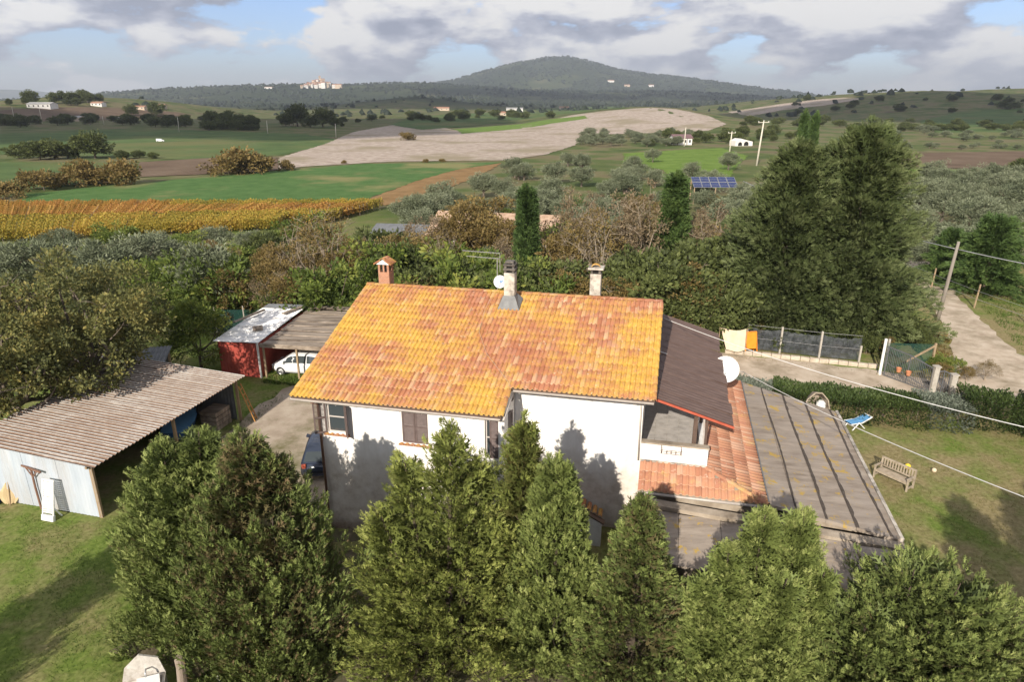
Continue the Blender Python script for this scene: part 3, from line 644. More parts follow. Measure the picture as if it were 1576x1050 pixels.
MB().tube([(0, .05, 0), (.02, .12, -.4), (.02, .12, -1.6)], .035, 8).build('mast', M_STEEL, big)

# ============================ flat annexe ============================
ann = empty('flat_annexe', Wp(18.75, 0, 0), -TH, 'long flat roofed annexe with worn grey bitumen strips', 'annexe')
def an(mb, name, mat, parent=None, **k):
    o = mb.build(name, mat, parent or ann, **k)
    if parent is None: o.location = (-18.75, 0, 0)
    return o
X0, X1 = 18.82, 23.12
az = lambda x: 2.86-.09*(x-X0)
back = lambda x: 4.85-.45*(x-X0); frt = lambda x: -7.15-.16*(x-X0)
edges = [X0, 19.72, 20.72, 21.72, 22.82, X1]
def slab(x0, x1, ya0, ya1, yb0, yb1, t, dz=0):
    return MB().add([(x0, ya0, az(x0)+dz), (x1, ya1, az(x1)+dz), (x1, yb1, az(x1)+dz), (x0, yb0, az(x0)+dz), (x0, ya0, az(x0)+dz-t), (x1, ya1, az(x1)+dz-t), (x1, yb1, az(x1)+dz-t), (x0, yb0, az(x0)+dz-t)],
                    [(0, 1, 2, 3), (7, 6, 5, 4), (0, 4, 5, 1), (1, 5, 6, 2), (2, 6, 7, 3), (3, 7, 4, 0)])
for i, (a_, b_) in enumerate(zip(edges, edges[1:])):
    an(slab(a_, b_-.012, frt(a_), frt(b_), back(a_), back(b_), .14, .008*(i % 2)), 'roof_sheet', M_BITUMEN)
for i, x in enumerate(edges[1:-1]):                                       # ragged overlapped seams
    rg = random.Random(i+3); k = 46; top = []; V = []; w0 = (.07, .11, .12, .10)[i]
    for j in range(k):
        t = j/(k-1); y = frt(x)+.02+(back(x)-frt(x)-.04)*t; off = .12*math.sin(t*4+i)*t*(1-t)*2; w = w0*(.5+.5*rg.random())
        V += [(x-w*.3+off, y, az(x)+.018), (x+off+rg.uniform(-.02, .02), y, az(x)+.034), (x+w+off, y, az(x)+.014)]
    F = [f for j in range(k-1) for f in ((3*j, 3*j+1, 3*j+4, 3*j+3), (3*j+1, 3*j+2, 3*j+5, 3*j+4))]
    an(MB().add(V, F), 'roof_seam', M_SEAM)
an(MB().add([(X1-.02, frt(X1), az(X1)-.2), (X1+.1, frt(X1), az(X1)-.2), (X1+.1, back(X1), az(X1)-.2), (X1-.02, back(X1), az(X1)-.2), (X1-.02, frt(X1), az(X1)+.07), (X1+.1, frt(X1), az(X1)+.07), (X1+.1, back(X1), az(X1)+.07), (X1-.02, back(X1), az(X1)+.07)],
            [(4, 5, 6, 7), (0, 1, 5, 4), (1, 2, 6, 5), (2, 3, 7, 6), (3, 0, 4, 7)]), 'roof_kerb', M_CONC)
an(MB().bar((XE+.03, -7.0, ZE+.06), (XE+.03, 4.9, ZE+.06), .05, .08), 'flashing', M_LEAD)
# front ledge over the lower lean-to
an(MB().add([(14.0, -7.25, 2.62), (X1+.1, frt(X1)-.05, 2.42), (X1+.1, frt(X1)-.45, 2.38), (14.0, -7.62, 2.58), (14.0, -7.25, 2.45), (X1+.1, frt(X1)-.05, 2.25), (X1+.1, frt(X1)-.45, 2.2), (14.0, -7.62, 2.42)],
            [(0, 1, 2, 3), (7, 6, 5, 4), (3, 2, 6, 7), (0, 4, 5, 1), (1, 5, 6, 2), (0, 3, 7, 4)]), 'ledge', M_TANPL)
lz = lambda y: 2.36+.12*(y+7.6)
for i in range(6):
    xa, xb = 14.05+i*1.5, 14.05+(i+1)*1.5-.015
    for j, (ya, yb) in enumerate(((-9.0, -7.62-.02*i-.12*i), (-10.3, -9.02))):
        ya -= .12*i; yb -= 0 if j == 0 else .12*i
        an(MB().add([(xa, ya, lz(-10.3+1.3*(1-j))), (xb, ya-.1, lz(-10.3+1.3*(1-j))), (xb, yb-.03, lz(-7.7-1.3*j)), (xa, yb, lz(-7.7-1.3*j)), (xa, ya, lz(-10.3+1.3*(1-j))-.08), (xb, ya-.1, lz(-10.3+1.3*(1-j))-.08), (xb, yb-.03, lz(-7.7-1.3*j)-.08), (xa, yb, lz(-7.7-1.3*j)-.08)],
                    [(0, 1, 2, 3), (7, 6, 5, 4), (0, 4, 5, 1), (1, 5, 6, 2), (2, 6, 7, 3), (3, 7, 4, 0)]), 'lean_to_sheet', M_BITUMEN)
an(MB().box(XE+.1, X1-.05, -6.9, -6.7, -.6, 2.3), 'wall', M_TANPL); an(MB().box(X1-.25, X1-.05, -7.4, 2.7, -.6, 2.3), 'wall', M_TANPL)
an(MB().add([(XE+.1, 4.6, -.6), (X1-.1, 2.6, -.6), (X1-.1, 2.8, -.6), (XE+.1, 4.8, -.6), (XE+.1, 4.6, 2.6), (X1-.1, 2.6, 2.3), (X1-.1, 2.8, 2.3), (XE+.1, 4.8, 2.6)], [(0, 1, 5, 4), (2, 3, 7, 6), (4, 5, 6, 7)]), 'wall', M_TANPL)
for x in (14.3, 17.3, 20.3, 22.6): an(MB().box(x, x+.12, -10.0-.08*(x-14), -9.88-.08*(x-14), -1.6, 2.0), 'post', M_WOODBR)
an(MB().box(14.0, X1, -7.75, -7.66, -1.6, 2.2), 'wall', M_TANPL)
# low outside stair wall with tiled slope against the white wall
st = MB().add([(10.2, -6.6, -1.6), (12.6, -6.6, -1.6), (12.6, -6.6, .75), (10.2, -6.6, 2.0), (10.2, -6.4, -1.6), (12.6, -6.4, -1.6), (12.6, -6.4, .75), (10.2, -6.4, 2.0)], [(0, 1, 2, 3), (7, 6, 5, 4), (1, 5, 6, 2), (2, 6, 7, 3), (0, 3, 7, 4)]).build('stair_wall', M_WHITE, house)
MB().bar((10.1, -6.5, 2.07), (12.7, -6.5, .72), .3, .06).build('coping', M_WOODBR, st)
for i in range(11):
    x = 10.2+i*.23; link('coping_tile', CM[i % 6], st, (x, -6.4, 2.08-(x-10.2)*.52), (0, .48, 0), (.8, 1.4, .8))

# ============================ outbuilding materials ============================
m = mat_base('rusty_corrugated'); v = pos(); sp = N('ShaderNodeSeparateXYZ'); LK(v, sp.inputs[0])
a = N('ShaderNodeAttribute', attribute_name='rnd').outputs['Fac']
zinc = ramp(noise(v, 2.5, 6, .6), [(.3, (.42, .40, .37)), (.7, (.64, .61, .56))])
rust = ramp(noise(v, 5, 7, .7, (4, 0, 1)), [(.3, (.16, .095, .062)), (.6, (.25, .165, .115)), (.75, (.33, .235, .175))])
f = MA('ADD', MA('MULTIPLY', noise(v, .55, 5, .6), .5), MA('ADD', MA('MULTIPLY', noise(v, 4.5, 6, .7, (2, 2, 2)), .35), MA('MULTIPLY', a, .55)))
c = mixc(ramp(f, [(.48, (0, 0, 0)), (.70, (1, 1, 1))]), zinc, rust)
finish(c, .7, noise(v, 18, 4), .2, .02, .15); M_RUST = m
m = mat_base('white_corrugated'); v = pos()
c = mixc(ramp(noise(v, 1.4, 7, .7), [(.55, (0, 0, 0)), (.68, (.8, .8, .8))]), (.80, .78, .75), (.22, .21, .20))
finish(c, .75, noise(v, 15, 4), .2, .02); M_WCORR = m
M_BLUESHEET = M('pale_blue_sheet', [(.33, .375, .43), (.42, .46, .51), (.50, .53, .57)], 1.2, .6, .15, 10, metal=.1, stretch=(1, 1, .2), dirt=(.38, .36, .34))
M_GREYSHEET = M('grey_sheet', [(.11, .115, .12), (.18, .185, .19)], 2, .7, .2)
M_REDWALL = M('red_sheet', [(.26, .045, .032), (.36, .065, .045), (.42, .09, .065)], 1.5, .75, .2, 10)
M_OLDWOOD = M('weathered_boards', [(.20, .155, .115), (.31, .25, .195), (.42, .35, .285)], 2.5, .92, .5, 12, stretch=(.35, 2.5, 1), dirt=(.10, .075, .055))
M_POST = M('timber_post', [(.25, .175, .105), (.36, .265, .165)], 5, .85, .4, stretch=(1, 1, .3))
M_TEAK = M('bleached_teak', [(.27, .215, .155), (.36, .295, .22), (.43, .36, .28)], 6, .85, .3)
M_LOG = M('split_log', [(.13, .095, .07), (.23, .18, .14), (.32, .26, .21)], 5, .95, .8, 25, stretch=(1, 1, .2))
M_CARW = M('white_car_paint', [(.72, .72, .71), (.78, .78, .77)], 1, .22, 0, spec=.6)
M_CARB = M('dark_car_paint', [(.022, .03, .05), (.03, .038, .06)], 1, .2, 0, spec=.7)
M_TYRE = M('tyre_rubber', [(.016, .016, .016), (.028, .028, .028)], 10, .9, .2)
M_RIM = M('wheel_alloy', [(.5, .5, .5), (.6, .6, .6)], 6, .35, 0, metal=.8)
M_LAMPG = M('headlamp_lens', [(.4, .42, .44), (.5, .52, .54)], 6, .15, 0, spec=.7)
M_BOATB = M('blue_hull', [(.015, .06, .16), (.025, .085, .21)], 3, .4, .05)
M_PLASTW = M('white_plastic', [(.68, .67, .64), (.77, .76, .73)], 3, .5, .05)
M_CLOTHY = M('tan_tarp', [(.40, .30, .16), (.52, .40, .23)], 3, .85, .3)
M_SAIL = M('beige_canvas', [(.56, .45, .31), (.66, .55, .40)], 3, .85, .3)
M_ORANGE = M('orange_cloth', [(.72, .20, .015), (.80, .26, .02)], 4, .8, .15)
M_LBLUE = M('blue_sling', [(.10, .28, .52), (.14, .34, .58)], 5, .8, .1)
M_GATE = M('grey_gate_paint', [(.10, .10, .105), (.15, .15, .155)], 5, .5, .1, metal=.2)
M_CPOST = M('concrete_post', [(.34, .30, .25), (.46, .42, .36)], 6, .92, .4)
M_STONE = M('pale_stone', [(.36, .29, .22), (.48, .40, .31), (.56, .48, .39)], 3, .95, .6, 12)
M_POT = M('terracotta_pot', [(.40, .16, .08), (.50, .22, .11)], 6, .85, .1)
M_YELLOW = M('yellow_rubber', [(.75, .52, .03), (.8, .58, .05)], 5, .5, 0)
M_LADDER = M('orange_ladder_wood', [(.38, .18, .05), (.48, .25, .08)], 5, .75, .2)
m = mat_base('shade_net'); n_ = noise(pos(), 3, 5, .6)
d_ = N('ShaderNodeBsdfDiffuse'); LK(ramp(n_, [(.3, (.05, .055, .06)), (.7, (.10, .105, .11))]), d_.inputs[0])
t_ = N('ShaderNodeBsdfTransparent'); x_ = N('ShaderNodeMixShader'); LK(ramp(n_, [(.35, (.5, .5, .5)), (.65, (.85, .85, .85))]), x_.inputs[0]); LK(t_.outputs[0], x_.inputs[1]); LK(d_.outputs[0], x_.inputs[2])
LK(x_.outputs[0], N('ShaderNodeOutputMaterial').inputs[0]); M_NET = m
m = mat_base('green_net'); d_ = N('ShaderNodeBsdfDiffuse'); d_.inputs[0].default_value = (.03, .085, .07, 1)
t_ = N('ShaderNodeBsdfTransparent'); x_ = N('ShaderNodeMixShader'); x_.inputs[0].default_value = .42; LK(t_.outputs[0], x_.inputs[1]); LK(d_.outputs[0], x_.inputs[2])
LK(x_.outputs[0], N('ShaderNodeOutputMaterial').inputs[0]); M_GNET = m

def corr(name, parent, a, b, c_, mat, waves, amp=.03, k=6, thick=0, seg=2, rag=0, rndv=None):
    """corrugated sheet: ridges run a->b, waves counted along a->c"""
    a, b, c_ = Vector(a), Vector(b), Vector(c_); n = waves*k+1; V = []; nn = (b-a).cross(c_-a).normalized()
    if nn.z < 0 and abs(nn.z) > .2: nn = -nn
    for i in range(seg+1):
        for j in range(n):
            V.append(a+(b-a)*(i/seg)+(c_-a)*(j/(n-1))+nn*amp*math.cos(2*math.pi*j/k))
    F = [(i*n+j, i*n+j+1, (i+1)*n+j+1, (i+1)*n+j) for i in range(seg) for j in range(n-1)]
    r_ = random.Random(hash(name) % 99+waves+int(a.x*7)); t = np.array([rndv if rndv is not None else (.5+.5*math.cos(2*math.pi*((f % (n-1))+.5)/k+math.pi)) for f in range(len(F))])
    return link(name, np_mesh(name, [tuple(p) for p in V], F, mat, t, smooth=True, attr='rnd'), parent)

# ============================ long iron shed ============================
FRc, BRc = Vector((-17.69, 25.29, 0)), Vector((-15.2, 34.9, 0)); ax = (BRc-FRc).normalized(); sd = Vector((-ax.y, ax.x, 0))
shed = empty('iron_shed', FRc, 0, 'long open shed with rusty corrugated roof and pale blue front wall', 'shed')
Lr = (BRc-FRc).length; zr_ = 2.62; zl = 3.0; Wd = 6.4
pt = lambda s, w, z: ax*s+sd*w+Vector((0, 0, z))
nsheet = 12
for i in range(nsheet):
    s0, s1 = -.25+(Lr+.45)*i/nsheet, -.25+(Lr+.45)*(i+1)/nsheet+.05
    corr('roof_sheet', shed, pt(s0, -.35, zr_-.02+.004*(i % 2)), pt(s0, Wd+.3, zl+.004*(i % 2)), pt(s1, -.35, zr_-.02+.004*(i % 2)), M_RUST, 4, .032, 6, seg=3)
for i in range(7):
    w0, w1 = Wd*i/7, Wd*(i+1)/7+.03
    corr('wall_sheet', shed, pt(-.02+.004*(i % 2), w0, .02), pt(-.02+.004*(i % 2), w0, zr_-.08+(zl-zr_)*w0/Wd), pt(-.02+.004*(i % 2), w1, .02), M_BLUESHEET, 5, .012, 6)
for i in range(9):
    s0, s1 = Lr*i/9, Lr*(i+1)/9; corr('wall_sheet', shed, pt(s0, Wd, 0), pt(s0, Wd, zl-.06), pt(s1+.03, Wd, 0), M_GREYSHEET, 5, .012)
for i in range(6):
    w0, w1 = .3+(Wd-.3)*i/6, .3+(Wd-.3)*(i+1)/6; corr('wall_sheet', shed, pt(Lr-.05, w0, 0), pt(Lr-.05, w0, zr_), pt(Lr-.05, w1+.03, 0), M_GREYSHEET, 5, .012)
for s in (.03, 4.9, Lr-.1):
    MB().bar(pt(s, .04, -.1), pt(s, .04, zr_-.06), .13).build('post', M_POST, shed)
MB().bar(pt(-.2, .05, zr_-.1), pt(Lr+.15, .05, zr_-.1), .1, .1).build('beam', M_POST, shed)
MB().bar(pt(-.2, Wd-.2, zl-.12), pt(Lr+.1, Wd-.2, zl-.12), .1, .1).build('beam', M_POST, shed)
for s in (.1, 2.4, 4.9, 7.3, Lr-.15): MB().bar(pt(s, 0, zr_-.12), pt(s, Wd, zl-.14), .08, .1).build('rafter', M_POST, shed)
P0 = FRc
def sw(s, w, z=0): return P0+pt(s, w, z)
# things inside and against the shed
bt_ = empty('rowing_boat', sw(7.2, 1.7, .25), math.atan2(ax.y, ax.x)+.35, 'blue hulled small boat stored in the shade of the iron shed', 'boat')
V = []; st_ = [(-1.5, .55, .12), (-.8, .7, .02), (0, .72, 0), (.8, .58, .06), (1.4, .3, .2), (1.75, .02, .4)]
for x, w, z in st_: V += [(x, -w, .75+z*.4), (x, -w*.75, .25+z), (x, 0, z), (x, w*.75, .25+z), (x, w, .75+z*.4)]
F = [(i*5+j, i*5+j+1, (i+1)*5+j+1, (i+1)*5+j) for i in range(5) for j in range(4)]+[(0, 4, 3, 2, 1)]
MB().add(V, F).build('hull', M_BOATB, bt_, smooth=True)
MB().add([(x, -w*.98, .74+z*.4) for x, w, z in st_]+[(x, w*.98, .74+z*.4) for x, w, z in st_], [(i, i+1, 7+i, 6+i) for i in range(5)]).build('tarpaulin', M_LBLUE, bt_)
bx_ = empty('wooden_crate', sw(8.9, .9), math.atan2(ax.y, ax.x), 'grey slatted wooden crate at the far end of the iron shed', 'crate')
for i in range(4): MB().box(-.6, .6, -.5, .5, .02+.27*i, .25+.27*i).build('slat', M_OLDWOOD, bx_)
ld = empty('step_ladder', (-14.95, 34.75, 0), .1, 'orange wooden ladder leaning on the far end of the iron shed', 'ladder')
for y in (-.2, .2): MB().bar((.55, y, 0), (-.1, y, 2.2), .07, .05).build('rail', M_LADDER, ld)
for i in range(6): MB().bar((.55-.65*(i+.6)/6.5, -.2, 2.3*(i+.6)/6.5), (.55-.65*(i+.6)/6.5, .2, 2.3*(i+.6)/6.5), .06, .04).build('rung', M_LADDER, ld)
lg = empty('sun_lounger', (-19.8, 25.35, 0), math.atan2(sd.y, sd.x), 'white plastic lounger stood upright against the pale blue shed wall', 'lounger')
lm = Matrix.Translation((0, .3, 0)) @ Matrix.Rotation(R(14), 4, 'X')
def lp_(mb, *a): return mb.box(*a, lm)
for x in (-.3, .26): lp_(MB(), x, x+.05, -.03, .03, .05, 1.75).build('side_rail', M_PLASTW, lg)
for i in range(15):
    z = .34+i*.093
    if i != 7: lp_(MB(), -.25, .26, -.02, .02, z, z+.062).build('slat', M_PLASTW, lg)
lp_(MB(), -.31, .32, -.05, .06, .0, .26).build('foot_end', M_PLASTW, lg); lp_(MB(), -.31, .32, -.03, .03, 1.75, 1.83).build('head_rail', M_PLASTW, lg); lp_(MB(), -.25, .26, -.03, .03, .98, 1.05).build('cross_rail', M_PLASTW, lg)
for x in (-.28, .27): MB().bar((x, .14, .55), (x, -.12, .03), .05).build('leg', M_PLASTW, lg)
tp = empty('clothes_post', (-20.75, 25.95, 0), math.atan2(sd.y, sd.x), 'rusty T shaped clothes line post before the pale blue wall', 'post')
MB().tube([(0, 0, -.1), (.03, 0, 1.1), (0, 0, 2.0)], .045, 8).build('upright', M_PIPE, tp)
MB().bar((-.62, .1, 1.98), (.62, -.1, 2.04), .07).build('crossbar', M_PIPE, tp); MB().bar((0, 0, 1.6), (.35, -.05, 1.99), .04).build('brace', M_PIPE, tp); MB().bar((0, 0, 1.6), (-.35, .05, 1.96), .04).build('brace', M_PIPE, tp)
cl = empty('folded_parasol', (-22.35, 26.25, 0), .2, 'tan cloth bundle leaning on the left of the pale blue wall', 'cloth')
V = []; rg = random.Random(4)
for i in range(8):
    t = i/7
    for j in range(9):
        a = j/8; w = .42*(math.sin(math.pi*min(1, .15+t*.8)))*(1.1-t*.3); V.append((-w+2*w*a, .05+.06*math.sin(j*2.2+t)+.28*t, .05+.95*t+.1*math.sin(j*1.1)*t))
MB().add(V, [(i*9+j, i*9+j+1, i*9+j+10, i*9+j+9) for i in range(7) for j in range(8)]).build('cloth', M_CLOTHY, cl, smooth=True)
MB().tube([(0, .02, 0), (.02, .33, 1.25)], .025, 6).build('pole', M_POST, cl)
tag(MB().box(-.28, .28, -.2, .2, 0, .5).build('plastic_crate', M_BOATB, None, (-23.15, 26.35, 0), (0, 0, .2), bevel=.03), 'deep blue plastic crate by the tan cloth bundle', 'crate')
# second shed roof under the walnut tree
s2 = empty('lean_to_shed', (-21.2, 38.2, 0), .25, 'grey sheet roofed lean-to half hidden under the left tree', 'shed')
for i in range(6):
    corr('roof_sheet', s2, (-5.6+i*1.02, -1.5, 2.35+.004*(i % 2)), (-5.6+i*1.02, 1.5, 2.7), (-5.6+(i+1)*1.02+.04, -1.5, 2.35), M_GREYSHEET if i > 3 else M_RUST, 5, .03, 6)
for x in (-5.4, -2.6, .3):
    for y, h in ((-1.35, 2.33), (1.35, 2.66)): MB().box(x-.06, x+.06, y-.06, y+.06, -.05, h-.05).build('post', M_POST, s2)
MB().box(-5.4, .3, 1.42, 1.46, 0, 2.6).build('back_wall', M_GREYSHEET, s2)

# ============================ carport and red store ============================
cpx = empty('red_store', (-16.3, 41.1, 0), -.16, 'small red walled store with patchy white corrugated roof', 'shed')
for i in range(3):
    x0 = -2.75+i*.92; corr('wall_sheet', cpx, (x0, .004*(i % 2), 0), (x0, .004*(i % 2), 2.35), (x0+.94, .004*(i % 2), 0), M_REDWALL, 4, .008)
for i in range(6):
    y0 = .06+i*1.1; corr('wall_sheet', cpx, (.02+.004*(i % 2), y0, 0), (.02+.004*(i % 2), y0, 2.35+.03*i), (.02+.004*(i % 2), y0+1.12, 0), M_REDWALL, 5, .008)
for i in range(6):
    y0 = .06+i*1.1; corr('wall_sheet', cpx, (-2.76, y0, 0), (-2.76, y0, 2.35), (-2.76, y0+1.12, 0), M_REDWALL, 5, .008)
MB().box(-.04, .06, -.05, .05, 0, 2.4).build('corner_trim', M_PLASTW, cpx)
for i in range(8):
    ya, yb = -.25+i*.92, -.25+(i+1)*.92+.05
    corr('roof_sheet', cpx, (-2.95, ya, 2.42+.045*i+.004*(i % 2)), (.2, ya, 2.48+.045*i+.004*(i % 2)), (-2.95, yb, 2.42+.045*(i+1)+.004*(i % 2)), M_WCORR if i < 7 else M_GREYSHEET, 5, .025, 6)
for loc, r_ in (((-.75, 1.9, 2.6), .3), ):
    st_ = tag(MB().box(-.32, .32, -.26, .26, 0, .22).build('roof_stone', M_LOG, None, (-16.9, 43.1, 2.62), (.05, 0, .4), bevel=.05), 'brown block weighing down the white corrugated roof', 'block')
tag(MB().bar((0, 0, 0), (.9, 1.6, .06), .28, .07).build('roof_plank', M_OLDWOOD, None, (-16.1, 45.9, 2.88)), 'brown plank lying at the back of the white corrugated roof', 'plank')
tag(MB().bar((0, 0, 0), (1.2, 2.6, .1), .16, .1).build('roof_beam', M_LOG, None, (-18.9, 44.2, 2.80)), 'dark beam lying along the left of the white corrugated roof', 'beam')
cp = empty('carport', (-16.2, 41.1, 0), -.16, 'open timber carport with weathered board roof', 'carport')
for i in range(9):
    ya, yb = -.15+i*.86, -.15+(i+1)*.86-.02; zz_ = lambda y: 2.38+.04*y
    o = MB().add([(.3, ya, zz_(ya)+.05), (5.6, ya, zz_(ya)+.05), (5.6, yb, zz_(yb)), (.3, yb, zz_(yb)), (.3, ya, zz_(ya)-.0), (5.6, ya, zz_(ya)), (5.6, yb, zz_(yb)-.05), (.3, yb, zz_(yb)-.05)], [(0, 1, 2, 3), (7, 6, 5, 4), (0, 4, 5, 1), (1, 5, 6, 2), (2, 6, 7, 3), (3, 7, 4, 0)]).build('roof_board', M_OLDWOOD, cp)
    o.rotation_euler = (rnd.uniform(-.01, .01), rnd.uniform(-.006, .006), rnd.uniform(-.004, .004))
MB().box(.2, 5.6, -.26, -.17, 2.2, 2.46).build('fascia', M_OLDWOOD, cp)
for x, y in ((.35, -.1), (2.6, -.1), (5.2, -.1), (.35, 7.2), (2.6, 7.2), (5.2, 7.2)): MB().box(x-.055, x+.055, y-.055, y+.055, -.05, 2.2+.04*y if y < 1 else 2.6).build('post', M_POST, cp)
MB().box(.3, 5.5, 7.25, 7.3, 0, 2.5).build('back_wall', M_GREYSHEET, cp)
# green weeds grow at the carport foot (see vegetation)

# ============================ cars ============================
def car(loc, rz_, paint, label):
    c = empty('parked_car', loc, rz_, label, 'car')
    stn = [(-2.0, .45, .60, .30), (-1.9, .72, .86, .24), (-1.5, .82, .93, .20), (-.6, .85, .95, .19), (.5, .85, .94, .19), (1.1, .84, .90, .2), (1.6, .80, .80, .22), (1.88, .68, .68, .25), (2.0, .42, .52, .30)]
    V = []; k = 11
    for x, w, zb, z0 in stn:
        hw = [(-.55, z0), (-.95, z0+.06), (-1, z0+.25), (-.99, zb-.16), (-.9, zb-.03), (0, zb+.03), (.9, zb-.03), (.99, zb-.16), (1, z0+.25), (.95, z0+.06), (.55, z0)]
        V += [(x, w*a, z) for a, z in hw]
    F = [(i*k+j, i*k+j+1, (i+1)*k+j+1, (i+1)*k+j) for i in range(len(stn)-1) for j in range(k-1)]+[tuple(range(k))[::-1], tuple((len(stn)-1)*k+j for j in range(k))]
    body = MB().add(V, F).build('body', paint, c, smooth=True)
    cab = [(-1.88, .74, .90, .70, .92), (-1.45, .78, .92, .58, 1.40), (-.7, .80, .93, .60, 1.49), (.1, .80, .93, .60, 1.47), (.62, .80, .92, .60, 1.38), (1.58, .74, .79, .70, .82)]
    V = []
    for x, w0, z0, w1, z1 in cab: V += [(x, -w0, z0-.02), (x, -w1, z1-.05), (x, -w1*.8, z1), (x, 0, z1+.015), (x, w1*.8, z1), (x, w1, z1-.05), (x, w0, z0-.02)]
    F = [(i*7+j, i*7+j+1, i*7+j+8, i*7+j+7) for i in range(5) for j in range(6)]
    cabo = MB().add(V, F).build('cabin', paint, c, smooth=True)
    def lerp(i, t, s):       # point on the cabin side at station i (float), height fraction t
        a = int(min(i, 4)); f_ = i-a; p = [cab[a][q]*(1-f_)+cab[a+1][q]*f_ for q in range(5)]
        w = p[1]+(p[3]-p[1])*t; z = p[2]-.02+(p[4]-.05-p[2]+.02)*t; return (p[0], s*(w+.008), z)
    for s in (-1, 1):
        for i0, i1 in ((1.15, 2.15), (2.25, 3.5), (3.56, 4.55)):
            n_ = 5; V = [lerp(i0+(i1-i0)*q/n_, .06, s) for q in range(n_+1)]+[lerp(i0+(i1-i0)*q/n_, .93, s) for q in range(n_+1)]
            if i1 > 4: V[-1] = lerp(4.35, .6, s)
            MB().add(V, [(q, q+1, n_+2+q, n_+1+q) for q in range(n_)]).build('side_window', M_GLASS, cabo)
        MB().bar((1.0, s*.83, .90), (1.02, s*.98, .95), .12, .14).build('wing_mirror', paint, body)
        MB().box(1.62, 1.88, s*.62-.12, s*.62+.12, .60, .74).build('headlight', M_LAMPG, body, bevel=.04); MB().box(-1.98, -1.84, s*.6-.1, s*.6+.1, .7, .9).build('rear_light', M_RED, body, bevel=.02)
        for x in (-1.28, 1.25):
            wh = empty('wheel', (x, s*.74, .31)); wh.parent = c
            q = Matrix.Rotation(math.pi/2*s, 4, 'X')
            MB().lathe([(.19, -.10), (.29, -.11), (.315, -.07), (.315, .07), (.29, .11), (.19, .10)], 24, q).build('tyre', M_TYRE, wh, smooth=True)
            rm = MB().lathe([(.0, -.085), (.05, -.09), (.06, -.075)], 12, q)
            for t in range(5):
                a_ = t*2*math.pi/5; rm.bar(q @ Vector((0, 0, -.08)), q @ Vector((.185*math.cos(a_), .185*math.sin(a_), -.085)), .05, .02)
            rm.lathe([(.18, -.09), (.2, -.1), (.2, .0), (.18, .0)], 24, q); rm.build('rim', M_RIM, wh)
            MB().lathe([(0.01, .0), (.19, .0)], 20, q).build('brake_disc', M_DARK, wh)
    i0, i1 = 4.08, 4.9
    V = [lerp(i0, .95, -1), lerp(i0, .95, 1), lerp(i1, .95, 1), lerp(i1, .95, -1)]
    V = [(x+.02, y*.88, z+.055) for x, y, z in V]; MB().add(V, [(0, 1, 2, 3)]).build('windscreen', M_GLASS, cabo)
    V = [(-1.50, -.50, 1.35), (-1.50, .50, 1.35), (-1.84, .60, 1.0), (-1.84, -.60, 1.0)]; MB().add([(x-.03, y, z) for x, y, z in V], [(0, 1, 2, 3)]).build('rear_window', M_GLASS, cabo)
    MB().box(-1.2, 1.15, -.855, -.848, .42, .46).build('sill_trim', M_TYRE, body); MB().box(1.93, 2.0, -.3, .3, .38, .5).build('grille', M_TYRE, body)
    for s in (-1, 1): MB().box(-.24, -.08, s*.853-.012, s*.853+.012, .72, .75).build('door_handle', paint, body)
    return c
car((-13.75, 42.05, 0), math.pi-.16, M_CARW, 'white hatchback parked under the timber carport')
car((-9.35, 30.2, .02), math.pi/2+.1, M_CARB, 'dark blue car parked against the left wall of the farmhouse')

# ============================ foreground tub and log ============================
M_TUB = M('tub_concrete', [(.40, .36, .32), (.52, .48, .43), (.60, .56, .51)], 4, .9, .4, 16, dirt=(.30, .26, .21))
tb = empty('stone_washtub', (-11.05, 15.85, -.15), .35, 'white concrete washtub with sloped splashback on the lawn', 'washtub')
MB().add([(-.55, -.5, .55), (.5, -.5, .55), (.5, .35, .55), (-.55, .35, .55), (-.45, -.4, .15), (.4, -.4, .15), (.4, .25, .15), (-.45, .25, .15), (-.62, -.57, .55), (.57, -.57, .55), (.57, .42, .55), (-.62, .42, .55), (-.62, -.57, .0), (.57, -.57, 0), (.57, .42, 0), (-.62, .42, 0)],
         [(0, 4, 5, 1), (1, 5, 6, 2), (2, 6, 7, 3), (3, 7, 4, 0), (4, 7, 6, 5), (8, 0, 1, 9), (9, 1, 2, 10), (10, 2, 3, 11), (11, 3, 0, 8), (8, 9, 13, 12), (9, 10, 14, 13), (10, 11, 15, 14), (11, 8, 12, 15)]).build('basin', M_TUB, tb)
MB().prism([(-.62, .55), (.57, .55), (.45, 1.15), (-.05, 1.4), (-.5, 1.0)], -.49, -.42).build('splashback', M_TUB, tb, rot=(R(90), 0, 0))
MB().add([(-.1, -.55, .57), (.55, -.55, .57), (.42, .3, .66), (-.2, .3, .66)], [(0, 1, 2, 3)]).build('washboard', M_PLASTW, tb)
MB().tube([(.1, .4, .85), (.1, .25, .98), (.1, .12, .93), (.1, .1, .82)], .025, 8).build('tap', M_STEEL, tb, smooth=True)
hs = [(-.6+.35*math.cos(t*.5)*.6-.2, -.3+.25*math.sin(t*.5), .5-.045*t) for t in range(14)]
MB().tube(hs, .025, 6).build('hose', M('green_hose', [(.03, .25, .10), (.05, .32, .14)], 4, .5, 0), tb, smooth=True)
tag(MB().tube([(0, 0, -.3), (.04, .02, .4), (.0, .0, .95), (-.05, .02, 1.2), (-.06, 0, 1.32)], [.17, .155, .14, .145, .10], 10).build('wooden_post', M_LOG, None, (-10.1, 16.1, -.1), (-.08, .12, .2)), 'thick weathered log post beside the white washtub', 'post')

